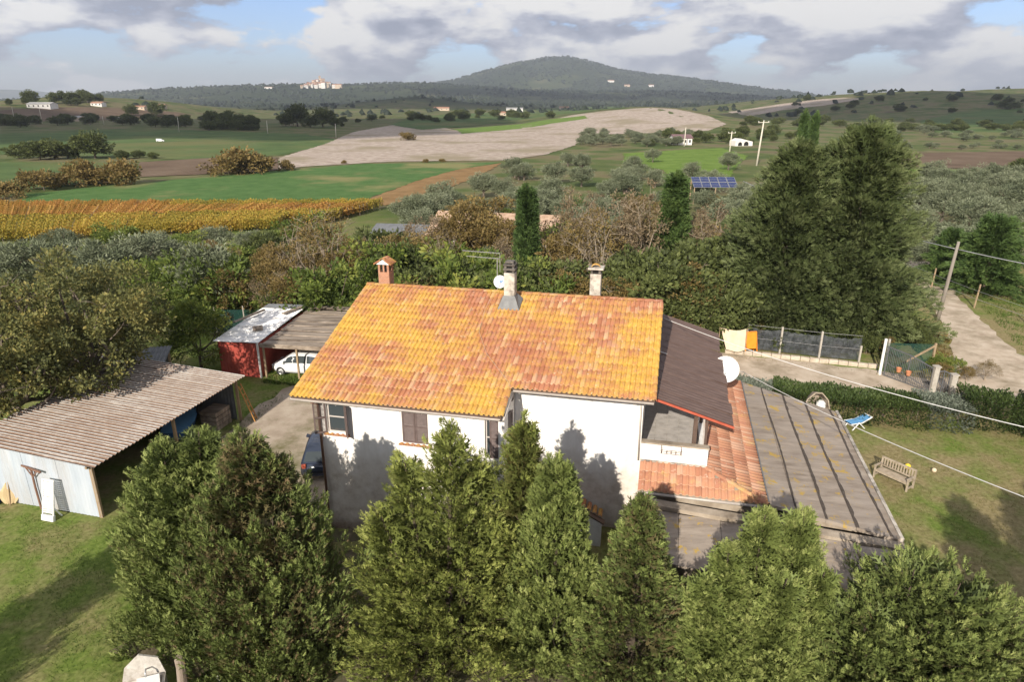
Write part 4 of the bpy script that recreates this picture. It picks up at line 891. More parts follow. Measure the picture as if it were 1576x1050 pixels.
# ============================ right garden ============================
bn = empty('garden_bench', (17.95, 28.15, 0), -1.0, 'slatted weathered teak bench on the right lawn', 'bench')
bw = .78
for x in (-bw, bw):
    for y, h in ((-.28, .62), (.26, .98)): MB().box(x-.035, x+.035, y-.03, y+.03, 0, h).build('leg', M_TEAK, bn)
    MB().box(x-.05, x+.05, -.34, .24, .62, .66).build('armrest', M_TEAK, bn); MB().box(x-.025, x+.025, -.25, .23, .12, .18).build('stretcher', M_TEAK, bn)
for i in range(6): MB().box(-bw+.036, bw-.036, -.27+i*.085, -.20+i*.085, .42, .445).build('seat_slat', M_TEAK, bn)
MB().box(-bw+.036, bw-.036, .235, .285, .90, .98).build('top_rail', M_TEAK, bn); MB().box(-bw+.036, bw-.036, .235, .285, .5, .56).build('lower_rail', M_TEAK, bn)
for i in range(11): MB().box(-.68+i*.13, -.62+i*.13, .245, .272, .561, .899).build('back_slat', M_TEAK, bn)
MB().box(-bw+.036, bw-.036, -.28, -.25, .34, .415).build('apron', M_TEAK, bn)
def ball(loc, r, mat, label):
    tag(MB().lathe([(r*math.sin(math.pi*i/10)+1e-4, r-r*math.cos(math.pi*i/10)) for i in range(11)], 16).build('toy_ball', mat, None, loc, smooth=True), label, 'ball')
ball((19.33, 29.43, 0), .14, M_YELLOW, 'yellow ball on the lawn behind the teak bench'); ball((20.45, 29.12, 0), .11, M_SAIL, 'pale ball on the lawn right of the yellow ball')
sb = empty('pool_chair', (18.95, 33.95, 0), -1.25, 'white reclining chair with blue sling beside the hedge', 'chair')
for x in (-.28, .28):
    MB().tube([(x, .75, .62), (x, .1, .36), (x, -.6, .38)], .03, 6).build('side_rail', M_PLASTW, sb); MB().tube([(x, .35, 0), (x, -.1, .4)], .03, 6).build('leg', M_PLASTW, sb); MB().tube([(x, -.5, 0), (x, -.1, .4)], .03, 6).build('leg', M_PLASTW, sb)
MB().add([(-.25, .72, .61), (.25, .72, .61), (.25, .1, .4), (-.25, .1, .4), (.25, -.58, .39), (-.25, -.58, .39)], [(0, 1, 2, 3), (3, 2, 4, 5)]).build('sling', M_LBLUE, sb)
MB().tube([(-.28, .75, .62), (.28, .75, .62)], .03, 6).build('head_rail', M_PLASTW, sb)
# upright old boat used as a garden niche
ub = empty('upright_boat', (17.0, 35.0, .25), -.1, 'half boat of grey wood stood upright against the hedge', 'boat')
out = [(-.62, 0), (-.68, .6), (-.55, 1.1), (-.18, 1.5), (.18, 1.5), (.55, 1.1), (.68, .6), (.62, 0)]
V = [(x, -.35, z) for x, z in out]+[(x*.6, .35, z*.85) for x, z in out]
MB().add(V, [(i, i+1, 9+i, 8+i) for i in range(7)]+[tuple(range(8, 16))]).build('hull', M_OLDWOOD, ub)
for a, b in zip(out, out[1:]): MB().bar((a[0], -.36, a[1]), (b[0], -.36, b[1]), .06, .06).build('gunwale', M_TEAK, ub)
MB().box(-.6, .6, -.33, .1, .38, .43).build('shelf', M_OLDWOOD, ub)
tag(MB().lathe([(.01, 0), (.2, 0), (.26, .2), (.24, .42), (.12, .55), (.01, .56)], 14).build('white_sack', M_PLASTW, None, (17.2, 34.7, .72)), 'white rounded sack sitting in the upright boat', 'sack')
# fence with shade net, stone kerb
fn = empty('garden_fence', (16.6, 46.3, 0), 0, 'concrete post fence with torn dark shade net under the big conifers', 'fence')
fps = [(16.9, 46.4), (19.04, 45.6), (21.42, 44.6), (23.88, 43.9), (25.2, 43.0)]; fps = [(x-16.6, y-46.3) for x, y in fps]
for i, (x, y) in enumerate(fps): MB().box(x-.06, x+.06, y-.06, y+.06, -.1, 2.0 if i != 3 else 1.2).build('post', M_CPOST, fn, bevel=.01)
for (xa, ya), (xb, yb) in list(zip(fps, fps[1:]))[:3]:
    k = 12; V = []; rg = random.Random(int(xa*10))
    for j in range(k+1):
        t = j/k; wv = .07*math.sin(j*1.9); V += [(xa+(xb-xa)*t, ya+(yb-ya)*t+.07, .12), (xa+(xb-xa)*t, ya+(yb-ya)*t+.07+wv, .9), (xa+(xb-xa)*t, ya+(yb-ya)*t+.07, 1.78-.12*math.sin(math.pi*t)-rg.random()*.12)]
    MB().add(V, [f for j in range(k) for f in ((3*j, 3*j+3, 3*j+4, 3*j+1), (3*j+1, 3*j+4, 3*j+5, 3*j+2))]).build('net_panel', M_NET, fn)
    for z in (.95, 1.9): MB().tube([(xa, ya, z), (xb, yb, z)], .012, 4).build('fence_wire', M_STEEL, fn)
kb = empty('stone_kerb', (16.7, 45.0, 0), 0, 'low pale stone kerb along the driveway', 'kerb')
kp = [(15.2, 45.75), (17.6, 45.1), (20, 44.3), (22.3, 43.55), (24.6, 42.75)]
for (xa, ya), (xb, yb) in zip(kp, kp[1:]):
    for i in range(4):
        t0, t1 = i/4+.004, (i+1)/4-.004
        MB().bar((xa+(xb-xa)*t0-16.7, ya+(yb-ya)*t0-45.0, .10), (xa+(xb-xa)*t1-16.7, ya+(yb-ya)*t1-45.0, .10+rnd.uniform(-.03, .03)), .32, .34).build('kerb_stone', M_STONE, kb, bevel=.03)
# gate
gt = empty('metal_gate', (24.15, 41.6, 0), 0, 'grey metal picket gate with slanting top standing half open', 'gate')
ga, gb, g3 = Vector((0, 0, 0)), Vector((1.55, -3.0, 0)), Vector((2.4, -3.3, 0))
MB().tube([ga+Vector((0, 0, -.1)), ga+Vector((0, 0, 2.5))], .09, 8).build('gate_post', M_PLASTW, gt)
def leaf(a, b, h0, h1, nm):
    fr = MB(); fr.bar(a+Vector((0, 0, .1)), b+Vector((0, 0, .1)), .05); fr.bar(a+Vector((0, 0, h0)), (a+b)/2+Vector((0, 0, (h0+h1)/2+.12)), .06); fr.bar((a+b)/2+Vector((0, 0, (h0+h1)/2+.12)), b+Vector((0, 0, h1)), .06)
    for t in (0.02, .5, .98): p = a+(b-a)*t; fr.bar(p+Vector((0, 0, .08)), p+Vector((0, 0, h0+(h1-h0)*t+(.12 if t == .5 else 0))), .06)
    fr.bar(a+Vector((0, 0, 1.0)), b+Vector((0, 0, .2)), .04)
    g = fr.build(nm, M_GATE, gt); pk = MB(); n = int((b-a).length/.11)
    for i in range(1, n):
        t = i/n; p = a+(b-a)*t; pk.bar(p+Vector((0, 0, .12)), p+Vector((0, 0, h0+(h1-h0)*t)), .025)
    pk.build('pickets', M_GATE, g)
leaf(Vector((.1, -.2, 0)), gb, 2.05, 1.6, 'gate_leaf'); leaf(gb+Vector((.2, -.06, 0)), g3, 1.45, 1.4, 'side_leaf')
for p, w, h in ((gb+Vector((.1, -.03, 0)), .3, 1.75), (g3+Vector((.2, -.05, 0)), .34, 1.35)):
    MB().box(p.x-w/2, p.x+w/2, p.y-w/2, p.y+w/2, -.1, h).build('pillar', M_CPOST, gt, bevel=.02); MB().box(p.x-w/2-.04, p.x+w/2+.04, p.y-w/2-.04, p.y+w/2+.04, h+.002, h+.07).build('pillar_cap', M_CPOST, gt)
for s in (.2, .55): tag(MB().lathe([(.01, 0), (.11, 0), (.16, .26), (.17, .28), (.14, .28), (.12, .2), (.01, .2)], 14).build('flower_pot', M_POT, None, tuple(Vector((24.15, 41.6, .75))+gb*(.3+s*.55)+Vector((-.26, -.14, 0)))), 'terracotta pot hung on the gate, ' + ('nearer the tall white gate post' if s < .3 else 'nearer the middle of the gate'), 'flower pot')
gn = empty('net_fence', (24.6, 42.0, 0), 0, 'green net fence panel with diagonal timber brace behind the gate', 'fence')
MB().add([(.0, .1, .1), (3.1, .1, .1), (3.15, .1, 1.95), (.0, .1, 2.05)], [(0, 1, 2, 3)]).build('net_panel', M_GNET, gn)
MB().box(3.05, 3.17, -.02, .09, -.1, 2.05).build('post', M_POST, gn); MB().bar((3.1, 0, 1.9), (1.2, -.3, .9), .09).build('brace', M_POST, gn)
# washing and deck chair by the house corner
ct = empty('canvas_sail', (15.4, 45.4, 0), -.15, 'beige canvas sail tied between posts beyond the terrace', 'canvas')
V = [( -.75+1.75*(j/8)*(1-.28*i/6)+.08*i, .1*math.sin(j*.9)-.25*i/6, 1.95-.12*math.sin(math.pi*j/8)-1.5*i/6) for i in range(7) for j in range(9)]
MB().add(V, [(i*9+j, i*9+j+1, i*9+j+10, i*9+j+9) for i in range(6) for j in range(8)]).build('cloth', M_SAIL, ct, smooth=True)
for x, y in ((-.8, .02), (1.05, .02)): MB().tube([(x, y, -.05), (x, y, 2.0)], .03, 6).build('post', M_POST, ct)
dc = empty('deck_chair', (16.95, 45.55, 0), .1, 'orange sling deck chair beside the beige canvas', 'chair')
for x in (-.42, .42):
    MB().tube([(x, .3, 1.55), (x, -.2, 0)], .035, 6).build('frame_rail', M_ORANGE, dc); MB().tube([(x*.9, .4, 0), (x*.9, -.1, .8)], .03, 6).build('rear_leg', M_ORANGE, dc)
MB().add([(-.40, .3, 1.5), (.40, .3, 1.5), (.38, .1, .9), (-.38, .1, .9), (.34, -.1, .42), (-.34, -.1, .42)], [(0, 1, 2, 3), (3, 2, 4, 5)]).build('sling', M_ORANGE, dc)
MB().tube([(-.42, .3, 1.55), (.42, .3, 1.55)], .035, 6).build('top_bar', M_ORANGE, dc)

# ============================ poles and cables ============================
def pole(name, loc, h, r, lean, mat, label, cross=None, group=None):
    p = empty(name, loc, 0, label, 'pole', group); MB().tube([(0, 0, -.3), (lean*.5, 0, h*.5), (lean, 0, h)], [r, r*.85, r*.65], 10).build('shaft', mat, p, smooth=True)
    if cross:
        MB().bar((lean-cross, 0, h-.35), (lean+cross, 0, h-.3), .12, .16).build('crossarm', mat, p)
        for x in (-cross*.9, 0.0, cross*.9): MB().lathe([(.07, 0), (.1, .12), (.07, .25), (.01, .28)], 8).build('insulator', M_PLASTW, p, (lean+x, 0, h-.22 if x else h))
    return p
M_POLEW = M('utility_pole_wood', [(.20, .17, .14), (.30, .265, .225)], 4, .9, .4, stretch=(1, 1, .2))
M_POLEC = M('pale_concrete_pole', [(.52, .47, .38), (.62, .57, .47)], 4, .9, .2)
pole('utility_pole', (34.95, 53.5, 0), 6.5, .16, .35, M_POLEW, 'leaning grey wooden pole beside the dirt road')
pole('power_pole', (67.8, 194.8, 0), 11.8, .26, .6, M_POLEC, 'tall pale concrete power pole with a crossarm above the olive grove', 1.5)
pole('power_pole', (76.4, 248.2, 0), 6.8, .26, .1, M_POLEC, 'mid sized pale pole with crossarm left of the white arched house', 1.3)
pole('power_pole', (68.2, 280.9, 0), 7.2, .22, .1, M_POLEC, 'slim pale pole in front of the purple roofed villa')
for x, y, h, lb in [(-357.7, 515.9, 12.3, 'thin pole at the far left below the white farm'), (-355.4, 542.0, 11.3, 'thin pole left of the far valley trees'), (-291.4, 511.1, 6.3, 'thin pole in the middle of the far left olive rows'), (-191.7, 411.2, 8.2, 'thin pole in the shaded left pasture'), (-133.3, 389.1, 7.0, 'thin pole at the right end of the left pasture'), (-85.6, 346.1, 6.6, 'thin pole at the edge of the stubble field')]: pole('power_pole', (x, y, gz(x, y)), h, .2, .2, M_POLEC, lb, None, 'distant line poles across the left valley')
def cable(pts, r, label, sag=0, mat=None):
    a, b = Vector(pts[0]), Vector(pts[-1]); q = []
    if len(pts) == 2:
        for i in range(25): t = i/24; q.append(a+(b-a)*t-Vector((0, 0, sag*4*t*(1-t))))
    else: q = pts
    tag(MB().tube(q, r, 5).build('overhead_cable', mat or M_ROPE, None, smooth=True), label, 'cable')
for a_, b_, sg, lb in [((7.74, 33.63, 6.45), (17.63, 20, 6.75), 0.35, 'upper pale cable from the canopy to the right edge'), ((12.19, 33.43, 3.5), (15.09, 16, 6.39), 0.25, 'lower pale cable from the annexe corner to the right edge'), ((6.65, 28.85, 6.35), (12.19, 33.43, 3.5), 0.12, 'pale cable lying from the main roof over the brown canopy')]: cable([a_, b_], .016, lb, sg)
cable([(35.25, 53.5, 5.9), (30.5, 92, 7.0)], .035, 'grey cable from the leaning pole back along the road', .6, M_STEEL)
cable([(35.25, 53.5, 5.9), (46.5, 36, 6.0)], .035, 'grey cable from the leaning pole towards the right edge', .4, M_STEEL)

# ============================ solar roof, neighbour house ============================
m = mat_base('solar_cell'); finish(ramp(noise(pos(), 2, 3), [(.4, (.012, .022, .085)), (.6, (.022, .035, .12))]), .25, None, spec=.6); M_SOLAR = m
so = empty('solar_shelter', (35.2, 121.5, 0), -.06, 'open shelter roofed with blue solar panels among the trees', 'solar panels')
for i in range(5):
    for j in range(2):
        x0 = -3.75+i*1.52; y0 = -1.9+j*1.85
        mm = Matrix.Translation((x0, y0, 2.9+j*.72)) @ Matrix.Rotation(R(21), 4, 'X')
        pn = MB().box(0, 1.47, 0, 1.9, 0, .05, mm).build('solar_panel', M_STEEL, so)
        for q in range(2):
            MB().box(.05, 1.42, .05+q*.92, .91+q*.92, .052, .056, mm).build('cell_field', M_SOLAR, pn)
for x in (-3.6, 0, 3.6):
    for y, h in ((-1.8, 2.85), (1.6, 4.1)): MB().box(x-.08, x+.08, y-.08, y+.08, -.1, h).build('post', M_POST, so)
def small_house(name, loc, rz_, w, d, h, rise, wallm, roofm, label, wins=(), cat='house', group=None, chim=False, over=.4):
    e = empty(name, loc, rz_, label, cat, group)
    MB().add([(-w/2, -d/2, -2), (w/2, -d/2, -2), (w/2, d/2, -2), (-w/2, d/2, -2), (-w/2, -d/2, h), (w/2, -d/2, h), (w/2, d/2, h), (-w/2, d/2, h), (-w/2, 0, h+rise), (w/2, 0, h+rise)],
             [(0, 1, 5, 4), (2, 3, 7, 6), (1, 2, 6, 9, 5), (3, 0, 4, 8, 7)]).build('wall', wallm, e)
    t = .15; o_ = over; s_ = rise/(d/2); mbr = MB()
    for sg in (-1, 1):
        mbr.add([(-w/2-o_, sg*(d/2+o_), h-s_*o_+.02), (w/2+o_, sg*(d/2+o_), h-s_*o_+.02), (w/2+o_, 0, h+rise+.02), (-w/2-o_, 0, h+rise+.02), (-w/2-o_, sg*(d/2+o_), h-s_*o_+t), (w/2+o_, sg*(d/2+o_), h-s_*o_+t), (w/2+o_, 0, h+rise+t), (-w/2-o_, 0, h+rise+t)],
                [(0, 1, 2, 3), (4, 5, 6, 7), (0, 1, 5, 4), (1, 2, 6, 5), (0, 3, 7, 4)])
    rf = mbr.build('roof', roofm, e)
    if chim: MB().box(w*.2, w*.2+.7, -.35, .35, h+rise-.6, h+rise+1.0).build('chimney', wallm, rf)
    for x, z, ww, hh_ in wins:
        f = MB().box(x-ww/2-.1, x+ww/2+.1, -d/2-.06, -d/2+.02, z-.1, z+hh_+.1).build('window', M_WHITE, e); MB().box(x-ww/2, x+ww/2, -d/2-.09, -d/2-.062, z, z+hh_).build('pane', M_DARK, f)
    return e
M_OLDTILE = M('old_roof_tile', [(.27, .165, .105), (.40, .27, .185), (.50, .37, .27)], 2, .92, .5, 10)
small_house('neighbour_house', (-1.5, 79, 0), -.25, 14, 9.5, 2.7, 2.0, M_TANPL, M_OLDTILE, 'low neighbouring house with old terracotta roof among the trees', ((-4, .9, 1.1, 1.3), (1, .2, 1.2, 2.1), (4.5, .9, 1.1, 1.3)), chim=True)
small_house('neighbour_barn', (-12.5, 82, 0), -.15, 7, 6, 2.2, .7, M_OLDWOOD, M_GREYSHEET, 'low barn with dark grey roof left of the neighbouring house', (), 'barn')

# ============================ vegetation ============================
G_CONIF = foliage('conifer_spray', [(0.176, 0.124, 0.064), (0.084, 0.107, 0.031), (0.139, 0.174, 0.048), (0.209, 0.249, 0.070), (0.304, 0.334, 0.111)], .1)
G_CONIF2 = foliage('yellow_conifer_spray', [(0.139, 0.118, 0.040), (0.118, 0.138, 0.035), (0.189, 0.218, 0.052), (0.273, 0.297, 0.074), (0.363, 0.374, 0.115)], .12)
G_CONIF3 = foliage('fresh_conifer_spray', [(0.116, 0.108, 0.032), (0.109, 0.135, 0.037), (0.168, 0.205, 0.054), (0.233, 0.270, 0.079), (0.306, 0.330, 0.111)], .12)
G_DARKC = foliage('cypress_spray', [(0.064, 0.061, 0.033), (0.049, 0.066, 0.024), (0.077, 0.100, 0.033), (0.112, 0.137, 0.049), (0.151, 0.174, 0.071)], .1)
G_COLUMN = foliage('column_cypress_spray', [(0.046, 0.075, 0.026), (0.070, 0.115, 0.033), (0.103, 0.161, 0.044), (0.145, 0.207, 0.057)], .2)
G_WALNUT = foliage('walnut_leaf', [(0.078, 0.090, 0.035), (0.133, 0.140, 0.050), (0.199, 0.196, 0.066), (0.288, 0.253, 0.082), (0.359, 0.288, 0.090)], .35)
G_GREEN = foliage('shrub_leaf', [(0.050, 0.061, 0.021), (0.079, 0.095, 0.029), (0.113, 0.134, 0.040), (0.163, 0.181, 0.058)], .25)
G_BRIGHT = foliage('bright_leaf', [(0.069, 0.099, 0.022), (0.117, 0.159, 0.030), (0.172, 0.214, 0.044), (0.248, 0.262, 0.055)], .35)
G_OLIVE = foliage('olive_leaf', [(0.090, 0.107, 0.060), (0.143, 0.163, 0.092), (0.203, 0.222, 0.135), (0.285, 0.300, 0.195)], .2)
G_AUTUMN = foliage('autumn_leaf', [(0.098, 0.071, 0.025), (0.161, 0.115, 0.037), (0.230, 0.167, 0.055), (0.310, 0.218, 0.086), (0.138, 0.132, 0.040)], .35)
G_DRY = foliage('dry_leaf', [(.12, .085, .045), (.20, .145, .08), (.28, .21, .13), (.16, .14, .06)], .3)
G_VINE = foliage('vine_leaf', [(.12, .13, .03), (.24, .21, .035), (.38, .29, .045), (.48, .34, .06), (.40, .23, .05)], .35)
G_VINEO = foliage('orange_vine_leaf', [(.24, .17, .035), (.40, .23, .05), (.46, .25, .06), (.38, .17, .05), (.50, .33, .09)], .35)
G_HEDGE = foliage('hedge_leaf', [(.028, .045, .014), (.048, .075, .02), (.075, .105, .028), (.11, .14, .045)], .25)
G_SAGE = foliage('silver_hedge_leaf', [(.07, .085, .06), (.11, .13, .095), (.16, .18, .135), (.21, .225, .18)], .2)
G_GRASSD = foliage('dry_grass_blade', [(.09, .10, .025), (.15, .15, .04), (.22, .195, .07), (.32, .265, .13)], .35)
G_GRASS = foliage('grass_blade', [(.05, .085, .015), (.085, .135, .022), (.13, .175, .035), (.24, .20, .08)], .35)
M_BARK = M('bark', [(.085, .065, .05), (.14, .11, .085), (.20, .165, .13)], 7, .95, .8, 22, stretch=(1, 1, .3))
M_DARKBARK = M('dark_bark', [(.04, .03, .022), (.075, .056, .04), (.11, .085, .062)], 7, .95, .8, 22, stretch=(1, 1, .3))
M_PALEBARK = M('pale_bark', [(.16, .125, .09), (.25, .20, .145), (.33, .275, .205)], 6, .95, .6, 22, stretch=(1, 1, .3))

def orient(dirs, rng, roll=None):
    """frames whose x axis follows dirs"""
    d = dirs/np.linalg.norm(dirs, axis=1, keepdims=True)
    a = rng.normal(size=d.shape); a -= (a*d).sum(1, keepdims=True)*d; a /= np.linalg.norm(a, axis=1, keepdims=True)
    b = np.cross(d, a); return d, a, b
def stamp(P, dirs, size, tint, tris, rng):
    """copies of a small triangle set (k,3,3) at points P"""
    d, a, b = orient(dirs, rng); k = tris.reshape(-1, 3)
    V = P[:, None, :]+size[:, None, None]*(k[None, :, :1]*d[:, None]+k[None, :, 1:2]*a[:, None]+k[None, :, 2:]*b[:, None])
    n = len(P)*len(k); V = V.reshape(n, 3); F = np.arange(n, dtype=np.int32).reshape(-1, 3)
    return V, F, np.repeat(tint, len(tris))
def spray_tris(n=7, seed=0, w=.10, spread=.75):
    r = random.Random(seed); T = [((0, -w*.7, 0), (0, w*.7, 0), (1, 0, .05))]
    for i in range(n-1):
        t = .12+.7*i/(n-1); s = 1 if i % 2 else -1; L = .5*(1-.45*t); an = spread+r.uniform(-.15, .15); z = r.uniform(-.12, .16)
        e = (t+L*math.cos(an), s*L*math.sin(an), z); nx, ny = -math.sin(an)*w*.6, math.cos(an)*w*.6*s
        T.append(((t-.03, 0, 0), (t+w*.9, 0, 0), e))
    return np.array(T, float)
SPRAY = spray_tris(5, 1, .17); SPRAY5 = spray_tris(5, 2, .16)
LEAF = np.array([[(0, 0, 0), (.5, -.28, .06), (1, 0, 0)], [(0, 0, 0), (1, 0, 0), (.5, .28, .06)]], float)
LEAFN = np.array([[(0, 0, 0), (.5, -.14, .04), (1, 0, 0)], [(0, 0, 0), (1, 0, 0), (.5, .14, .04)]], float)
def branch_mb(mb, a, b, r0, r1, rng, bend=.12, n=4, sides=5):
    a = np.array(a, float); b = np.array(b, float); L = np.linalg.norm(b-a); pts = []
    o = rng.normal(size=3)*bend*L
    for i in range(n+1):
        t = i/n; pts.append(tuple(a+(b-a)*t+o*math.sin(math.pi*t)*.5))
    mb.tube(pts, [r0+(r1-r0)*i/n for i in range(n+1)], sides, cap=False); return pts

def conifer(name, seed, H, prof, mat, n_pl=260, per=56, spray=.215, up=.9, length=1.1, rad=.32, leaders=((0, 0, 1),), trunk_r=.16, ragged=.18, tris=SPRAY, brown=.03, droop=0, lumpy=.17, fill=260):
    """meshes (crown, trunk) of a conifer: plumes of feathery sprays swept up from the trunk.
    prof(t) = crown radius at height fraction t; leaders = (dx, dy, height factor)"""
    rng = np.random.default_rng(seed); Ps, Ds, Ss, Ts = [], [], [], []; lumps = rng.random(4)*6.28
    tr = MB()
    tot = sum(l[2]**2 for l in leaders)
    for lx, ly, lh in leaders:
        h = H*lh; n = int(n_pl*lh*lh/tot*(1+.22*(len(leaders)-1)))
        branch_mb(tr, (lx*.25, ly*.25, -.4), (lx, ly, h*.97), trunk_r*lh, .015, rng, .02, 8, 7)
        ts = np.sort(1-np.sqrt(rng.random(n)*.98))*.96 if False else None
        # heights weighted by circumference
        c = rng.random(n*6); keep = rng.random(n*6)*max(prof(x) for x in np.linspace(0, 1, 30)) < np.array([prof(x) for x in c])+.12
        ts = c[keep][:n]
        for q, t in enumerate(ts):
            ph = q*2.39996+rng.uniform(-.5, .5); Rr = prof(t)*lh*(1+rng.normal()*ragged); Rr = max(Rr, .08)
            lump = math.sin(3*ph+lumps[0]+h*t*1.1)*math.sin(h*t*2.3+lumps[1]+ph)+.7*math.sin(5*ph+lumps[2]-h*t*1.7)*math.sin(h*t*3.9+lumps[3])
            if lump < -.75 and t < .9: continue
            Rr *= 1+lumpy*lump
            z = h*t; e = np.array([math.cos(ph), math.sin(ph), 0]); upq = up*(1+.8*t)
            ax_ = e+np.array([0, 0, upq-droop*(1-t)]); ax_ /= np.linalg.norm(ax_)
            Lp = length*(.55+.45*min(1, Rr/1.2))*rng.uniform(.7, 1.3)*(1 if t < .9 else .7)
            tip = np.array([lx*(.4+.6*t), ly*(.4+.6*t), z])+e*Rr+ax_*Lp*.25; root = tip-ax_*Lp
            hid = False
            for ox, oy, oh in leaders:
                if (ox, oy) != (lx, ly) and z < H*oh*.97:
                    t2 = z/(H*oh)
                    if math.hypot(tip[0]-ox*(.4+.6*t2), tip[1]-oy*(.4+.6*t2)) < .74*prof(t2)*oh: hid = True; break
            if hid: continue
            if q % 3 == 0:
                branch_mb(tr, (lx*(.3+.7*t), ly*(.3+.7*t), max(z-Rr*upq*.6-.1, .15)), tuple(root+ax_*Lp*.6), .012+.02*(1-t), .005, rng, .06, 3, 4)
            m_ = int(1.1*per*(.6+.4*min(1, Lp/length))*rng.uniform(.8, 1.2))
            s = rng.random(m_)**.75; r_ = rad*(1-s**1.7*.88)*(.55+.45*min(1, Rr/1.0)); aa = rng.random(m_)*6.283; rr = r_*np.sqrt(rng.random(m_)*.75+.25)
            u_ = np.cross(ax_, [0, 0, 1.]); u_ /= np.linalg.norm(u_)+1e-9; w_ = np.cross(ax_, u_)
            off = np.cos(aa)[:, None]*u_+np.sin(aa)[:, None]*w_
            p = root+ax_*(s*Lp)[:, None]+off*rr[:, None]; p[:, 2] = np.maximum(p[:, 2], .1)
            d = ax_*1.25+off*.55+rng.normal(size=(m_, 3))*.2+np.array([0, 0, .2])
            Ps.append(p); Ds.append(d); Ss.append(spray*(.7+.6*rng.random(m_))*(1-.25*s))
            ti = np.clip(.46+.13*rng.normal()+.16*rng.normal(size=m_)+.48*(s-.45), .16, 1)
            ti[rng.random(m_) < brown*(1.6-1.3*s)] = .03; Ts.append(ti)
    for lx, ly, lh in leaders:                      # inner twigs round each stem
        nf = int(fill*lh*H); t = rng.random(nf)*.93; ph = rng.random(nf)*6.283; rr = np.array([prof(x) for x in t])*lh*(.12+.55*np.sqrt(rng.random(nf)))
        p = np.stack([lx*(.4+.6*t)+np.cos(ph)*rr, ly*(.4+.6*t)+np.sin(ph)*rr, np.maximum(.15, t*H*lh)], 1)
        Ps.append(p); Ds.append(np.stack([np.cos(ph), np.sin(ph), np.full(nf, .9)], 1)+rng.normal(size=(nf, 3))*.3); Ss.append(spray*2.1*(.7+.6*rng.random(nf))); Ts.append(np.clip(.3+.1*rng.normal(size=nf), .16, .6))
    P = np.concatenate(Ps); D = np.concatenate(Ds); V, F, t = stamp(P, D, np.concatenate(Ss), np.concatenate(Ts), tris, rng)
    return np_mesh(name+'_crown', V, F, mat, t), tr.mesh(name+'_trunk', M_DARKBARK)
def put(name, meshes, loc, rz_, label, cat='tree', group=None, sc=1., scz=None, names=('crown', 'trunk')):
    e = empty(name, loc, rz_, label, cat, group); e.scale = (sc, sc, scz or sc)
    for nm, me in zip(names, meshes): 
        if me:
            q_ = link(nm, me, e)
            if nm == 'posts': q_['kind'] = 'stuff'
    return e

def clump_tree(name, seed, rx, rz, zc, mat, K=60, rc=.5, per=60, leaf=.16, tris=LEAF, bark=None, trunk_r=.14, limbs=7, lean=(0, 0), bare=0., tw=0, low=-.75, upd=.2, flat=1.0):
    """broadleaf crown: leaf clumps spread through an uneven ellipsoid, limbs reaching into it"""
    rng = np.random.default_rng(seed); tr = MB()
    lob = [(rng.normal(size=3), rng.uniform(.15, .38)) for _ in range(7)]; lob = [(v/np.linalg.norm(v), a) for v, a in lob]
    C = []
    while len(C) < K:
        v = rng.normal(size=3); v /= np.linalg.norm(v)
        if v[2] < low: continue
        k = .72+sum(a*max(0, v @ l)**3 for l, a in lob); rr = k*(rng.random()**.42)
        C.append((np.array([v[0]*rx, v[1]*rx*flat, v[2]*rz])*rr+np.array([lean[0], lean[1], zc]), v, rr/k))
    base = np.array([0, 0, -.3]); fork = np.array([lean[0]*.3, lean[1]*.3, max(zc-rz*.75, zc*.3)])
    if trunk_r: branch_mb(tr, base, fork, trunk_r, trunk_r*.75, rng, .05, 4, 8)
    order = sorted(range(K), key=lambda i: -C[i][2]); ends = [C[i][0] for i in order[:limbs]] if limbs else []
    for e in ends:
        mid = fork+(e-fork)*.45+rng.normal(size=3)*.12*rz
        branch_mb(tr, fork, mid, trunk_r*.55, trunk_r*.3, rng, .1, 3, 6); branch_mb(tr, mid, e, trunk_r*.3, .012, rng, .12, 4, 5)
        for _ in range(tw):
            t = rng.uniform(.25, 1); st_ = mid+(e-mid)*t; v = rng.normal(size=3); v[2] = abs(v[2])*.6+.25; v /= np.linalg.norm(v)
            e2 = st_+v*rng.uniform(.25, .6)*rz*.7; branch_mb(tr, st_, e2, trunk_r*.12, .008, rng, .12, 3, 4)
            for _ in range(3):
                t2 = rng.uniform(.4, 1); s2_ = st_+(e2-st_)*t2; v2 = v+rng.normal(size=3)*.6; v2 /= np.linalg.norm(v2); branch_mb(tr, s2_, s2_+v2*rng.uniform(.15, .3)*rz*.6, .012, .004, rng, .1, 2, 3)
    Ps, Ds, Ss, Ts = [], [], [], []
    for c, v, q in C:
        if rng.random() < bare: continue
        n = int(per*rng.uniform(.7, 1.3)); r_ = rc*rng.uniform(.7, 1.3); d = rng.normal(size=(n, 3)); d /= np.linalg.norm(d, axis=1, keepdims=True)
        p = c+d*r_*(rng.random(n)**.5)[:, None]*np.array([1, 1, .75]); p[:, 2] = np.maximum(p[:, 2], .05)
        Ps.append(p); Ds.append(d+v*.5+np.array([0, 0, upd])+rng.normal(size=(n, 3))*.5); Ss.append(leaf*(.6+.8*rng.random(n))); Ts.append(np.clip(.45+.16*rng.normal()+.2*rng.normal(size=n), 0, 1))
    cr = None
    if Ps:
        V, F, t = stamp(np.concatenate(Ps), np.concatenate(Ds), np.concatenate(Ss), np.concatenate(Ts), tris, rng); cr = np_mesh(name+'_crown', V, F, mat, t)
    return cr, (tr.mesh(name+'_trunk', bark or M_BARK) if tr.v else None)

